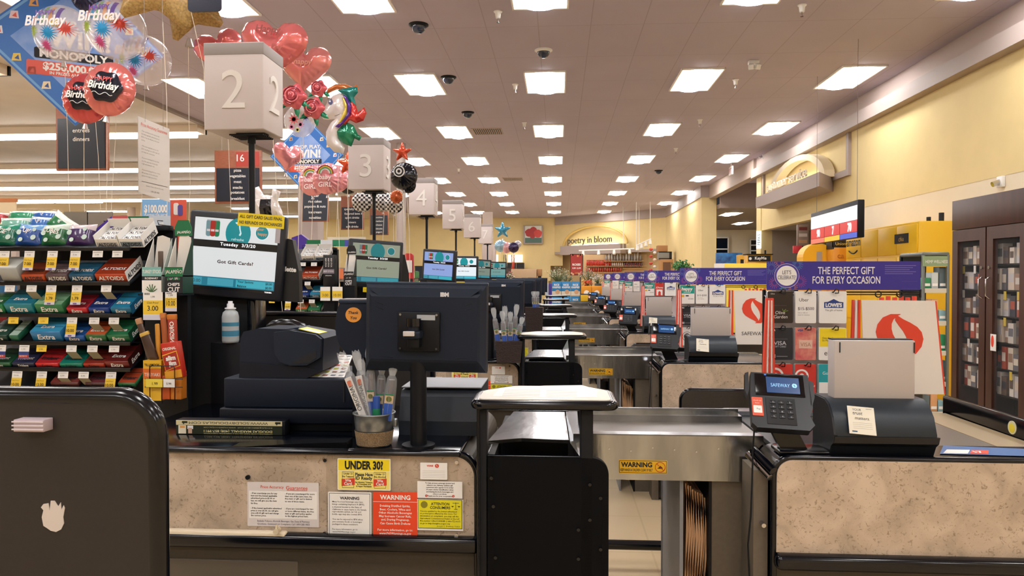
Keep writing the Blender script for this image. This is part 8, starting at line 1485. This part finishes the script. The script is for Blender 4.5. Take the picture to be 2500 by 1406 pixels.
# track lights
for a, c, Y, lab, drop in (((1413, 612), (1548, 607), 31.0, 'long white track light bar in the florist corner', (1521, 1560)), ((1553, 600), (1590, 583), 29.0, 'short slanted white track light bar right in the florist corner', (1553, 1587))):
    p, q = P(*a, Y), P(*c, Y); t = thing('track_light', lab, 'track light', (p + q) / 2, 'florist track lights'); part(t, 'rail', MB().tube([p, q], .03, WHITE, n=6)); b = MB()
    for px in drop: x = PX(px, Y); s_ = (x - p.x) / (q.x - p.x); z = p.z + (q.z - p.z) * max(0, min(1, s_)); b.tube([(x, Y, z), (x, Y, CEIL)], .012, WHITE, n=5)
    part(t, 'drop_rod', b)
    for k in range(4): s_ = .08 + .28 * k; m = p.lerp(q, s_); part(t, 'spot_head', MB().cyl(m - Vector((0, 0, .03)), m - Vector((0, .05, .2)), .05, WHITE, r1=.07, n=10))
# rose poster
Y = 22.5; x0, x1 = PX(1392, Y), PX(1423, Y); z0, z1 = PZ(672, Y), PZ(620, Y); t = thing('roses_poster', 'dark framed red ROSES poster on a stand before the florist shelves', 'poster', ((x0 + x1) / 2, Y, 0)); part(t, 'frame', MB().box(x0, x1, Y, Y + .03, z0, z1, INK).box((x0 + x1) / 2 + .1, (x0 + x1) / 2 + .13, Y + .03, Y + .06, 0, z1 - .1, INK))
b = MB(); b.box(x0 + .02, x1 - .02, Y - .006, Y, z0 + .02, z1 - .02, c_('#a8342f', .5)); b.text('ROSES', ((x0 + x1) / 2, Y - .01, (z0 + z1) / 2), .06, PAPER, bold=.04, w=.25); b.text('9.99 12.99', ((x0 + x1) / 2, Y - .01, (z0 + z1) / 2 - .11), .045, PAPER, bold=.04, w=.26)
for k in range(12): u = rr.random(); v = rr.choice([.05, .1, .9, .95]); b.cyl((x0 + .04 + (x1 - x0 - .08) * u, Y - .012, z0 + (z1 - z0) * v), (x0 + .04 + (x1 - x0 - .08) * u, Y - .008, z0 + (z1 - z0) * v), .03, c_(['#e8955a', '#e0b090', '#c8603a'][k % 3], .5), n=10)
part(t, 'printed_face', b)
# plants: bunches made of many stems and small blooms
def bunch(px, py, w, h, Y, cols, n, label, name='flower_bunch', leaf=.02, cat='flowers'):
    base = P(px, py, Y); b = MB(); s_ = random.Random(int(px)); W = w / 1800 * Y; H = h / 1800 * Y
    for k in range(n):
        a = s_.uniform(-1, 1); t_ = s_.uniform(.5, 1); e = base + Vector((a * W / 2 * t_, s_.uniform(-.5, .5) * W * .5, H * t_ * (1 - .35 * abs(a)))); b.tube([base + Vector((a * W * .06, 0, 0)), base.lerp(e, .6) + Vector((0, 0, H * .05)), e], .004, c_('#5a6a3a', .7), n=3, caps=False); c = c_(cols[k % len(cols)], .6)
        for j in range(3): d = Vector((s_.uniform(-1, 1), s_.uniform(-1, 1), s_.uniform(-1, 1))) * leaf * 2; q = e + d; u = Vector((s_.uniform(-1, 1), s_.uniform(-1, 1), s_.uniform(-1, 1))).normalized() * leaf; v = u.orthogonal().normalized() * leaf * .6; b.add([q - u, q - v, q + u, q + v], [(0, 1, 2, 3)], c)
    t = thing(name, label, cat, base); part(t, 'stems_and_blooms', b); t.children[0]['kind'] = 'stuff'
    part(t, 'bucket', MB().cyl(base - Vector((0, 0, .35)), base + Vector((0, 0, .03)), W * .12 + .04, c_('#4a4f4c', .5), n=12)); part(t, 'bucket_stand', MB().cyl((base.x, base.y, 0), base - Vector((0, 0, .35)), .05, c_('#3a3a3c', .6), n=8))
bunch(1362, 690, 66, 38, 20.5, ['#cfd0b8', '#e0dcc8', '#8a9a6a'], 70, 'loose white baby breath flowers left of the ROSES poster'); bunch(1436, 692, 50, 36, 20.0, ['#b8a898', '#8a7a6a', '#d0c8bc'], 60, 'dry twig bouquet right of the ROSES poster'); bunch(1433, 702, 24, 18, 19.2, ['#c8342a', '#e0b02a', '#d8602a'], 40, 'red and yellow bouquet below the dry twigs', leaf=.03)
bunch(1460, 695, 40, 26, 19.0, ['#d0ccc8', '#b8b4b0'], 40, 'cellophane wrapped pale bouquet beside the orange cases'); bunch(1240, 692, 26, 26, 16.8, ['#d8c8b0', '#c8788a', '#e0d8c8', '#6a7a4a'], 60, 'cream and pink flower bouquet under the balloon ribbons', leaf=.03); bunch(1665, 668, 42, 28, 20.0, ['#2f6a34', '#3f7a3a', '#4a8a44'], 70, 'green leafy pot plant behind the violet banners', 'potted_plant', .05, 'plant'); bunch(1385, 694, 30, 24, 20.2, ['#7a8a7a', '#5a6a58'], 40, 'grey green foliage bunch below the ROSES poster')
def box3(px0, px1, py0, py1, Y, d, col, name, label, cat, extra=None, down=False):
    x0, x1, z0, z1 = PX(px0, Y), PX(px1, Y), PZ(py1, Y), PZ(py0, Y); b = MB(); b.box(x0, x1, Y, Y + d, z0, z1, c_(col, .6), .006)
    if down: b.box(x0 + .02, x1 - .02, Y + .02, Y + d - .02, 0, z0, BLKS)
    if extra: extra(b, x0, x1, z0, z1, Y - .002)
    return solo(name, b, label, cat)
box3(1248, 1310, 657, 692, 17.0, .4, '#cdab84', 'cardboard_box', 'long pale cardboard box behind the far monitors', 'box', None, True); box3(1311, 1323, 657, 674, 17.05, .3, '#a87848', 'cardboard_box', 'small brown cardboard box beside the long pale box', 'box', None, True)
box3(1606, 1630, 600, 614.6, 29.1, .5, '#a87a50', 'cardboard_box', 'brown cardboard box on top of the pet cages by the yellow wall', 'box'); box3(1612, 1644, 633, 662, 29.1, .5, '#b88a5a', 'wooden_stand', 'light wooden stand below the stacked boxes by the yellow wall', 'stand', lambda b, a, c, z0, z1, y: b.box(a + .1, c - .1, y - .01, y, z0, z1 - .12, c_('#6a4a34', .6)), True)
box3(1608, 1640, 615, 633, 29.1, .45, '#8a8a88', 'pet_carrier', 'grey carrier with a dark frame on the wooden stand', 'carrier', lambda b, a, c, z0, z1, y: (b.box(a, c, y - .01, y, z0, z0 + .04, INK), b.box(a, c, y - .01, y, z1 - .04, z1, INK), b.box(c - .1, c, y - .01, y, z0, z1, INK)))
for k in range(9): Yk = 30.2; x, z = PX(1589 + (k % 2) * 9, Yk), PZ(610 + k * 8.4, Yk); b = MB(); b.lathe([(.0, -.06), (.06, -.03), (.075, .0), (.06, .05), (0, .07)], (x, Yk, z), c_(['#c84a3a', '#e0d8d4', '#b83a34', '#e8c8b8'][k % 4], .5), n=10); b.box(x - .004, x + .004, Yk + .06, Yk + .08, 0, 2.8, GREYT) if k == 0 else None; solo('hanging_toy', b, 'small red and white toy hanging on the rack at the florist corner', 'toy', 'hanging toys at the florist corner')
# stock at the end of the lanes: cereal boxes, snack bags, orange cases
def cereal(b, a, c, z0, z1, y): h = z1 - z0; w = c - a; b.box(a, c, y - .002, y, z0, z0 + h * .3, c_('#e6dcc8', .5)); b.text('RICE', (a + w * .5, y - .004, z0 + h * .76), h * .13, PAPER, bold=.05, maxw=w * .6); b.text('KRISPIES', (a + w * .5, y - .004, z0 + h * .58), h * .12, PAPER, bold=.05, maxw=w * .9); b.cyl((a + w * .6, y - .004, z0 + h * .25), (a + w * .6, y, z0 + h * .25), w * .25, c_('#d8a880', .5), n=14)
for r_ in range(2):
    for k in range(3): t = box3(1348 + k * 23, 1370 + k * 23, 687 + 36 * r_, 721 + 36 * r_, 16.6 + 0 * r_, .12, '#2a8ac8', 'cereal_box', 'blue cereal box %s of the stack beyond the last checkout' % ['left', 'middle', 'right'][k] if r_ == 0 else 'blue cereal box in the lower row, %s, beyond the last checkout' % ['left', 'middle', 'right'][k], 'cereal box', cereal); t['group'] = 'blue cereal boxes'
for k in range(2): box3(1332 + k * 8, 1339 + k * 8, 692, 757, 16.95, .1, ['#c8ccd4', '#4a3a9a'][k], 'snack_bag', '%s snack bag beside the cereal boxes' % ['silver', 'violet and white'][k], 'snack bag', None, False)
for k in range(2): box3(1420 + k * 25, 1444 + k * 25, 698, 718, 16.5, .3, '#e89a20', 'orange_carton', '%s orange carton beyond the last checkout' % ['left', 'right'][k], 'carton', lambda b, a, c, z0, z1, y: b.cyl(((a + c) / 2, y - .003, z0 + .03), ((a + c) / 2, y, z0 + .03), .06, PAPER, n=16), False)
box3(1418, 1466, 719, 738, 16.4, .3, '#e8b81e', 'price_board', 'yellow 1.99 price board under the orange cartons', 'price board', lambda b, a, c, z0, z1, y: (b.text('1.99', ((a + c) / 2 + .05, y - .003, (z0 + z1) / 2 - .02), .1, INK, bold=.02), b.box(a, c, y + .0, y + .01, z1, z1 + .02, INK)), True)
b = MB(); b.box(PX(1325, 16.9), PX(1475, 16.9), 16.9, 17.5, 0, PZ(758, 16.9), c_('#3a3430', .5)); b.box(PX(1325, 16.9), PX(1418, 16.9), 16.55, 17.5, PZ(760, 16.9) - .03, PZ(760, 16.9), c_('#8a7a6a', .5)); solo('end_display_table', b, 'low table carrying cereal boxes beyond the last checkout', 'table')
# aisle shelving of the sales floor, seen in gaps
for k, x in enumerate((-6.4, -8.8, -11.2, -13.6, -16.0)):
    t = thing('gondola_shelf', 'long grocery aisle shelving run, %s from the checkouts' % ['first', 'second', 'third', 'fourth', 'fifth'][k], 'shelving', (x, 20, 0), 'grocery aisle shelves'); part(t, 'frame', MB().box(x - .45, x + .45, 13, 31, 0, 1.75, c_('#7a7068', .6))); b = MB(); r_ = random.Random(k)
    for s_ in range(4):
        for j in range(18): b.box(x - .5, x + .5, 13.1 + j, 13.1 + j + .85, .25 + s_ * .4, .25 + s_ * .4 + .28, c_(['#c8602a', '#2a6a9a', '#d8c8a0', '#8a2a2a', '#3a7a4a', '#e0b03a'][r_.randrange(6)], .5))
    part(t, 'stock', b); t.children[-1]['kind'] = 'stuff'
# ------------------------------------------------------------ copy the lane things down the row
for key, (root, tmpl, lanes, skip, group) in LANE.items():
    for i in lanes:
        sk = skip
        copy_tree(root, (0, i * PITCH_L, 0), tmpl.replace('{L}', WHERE(i)), skip=sk)
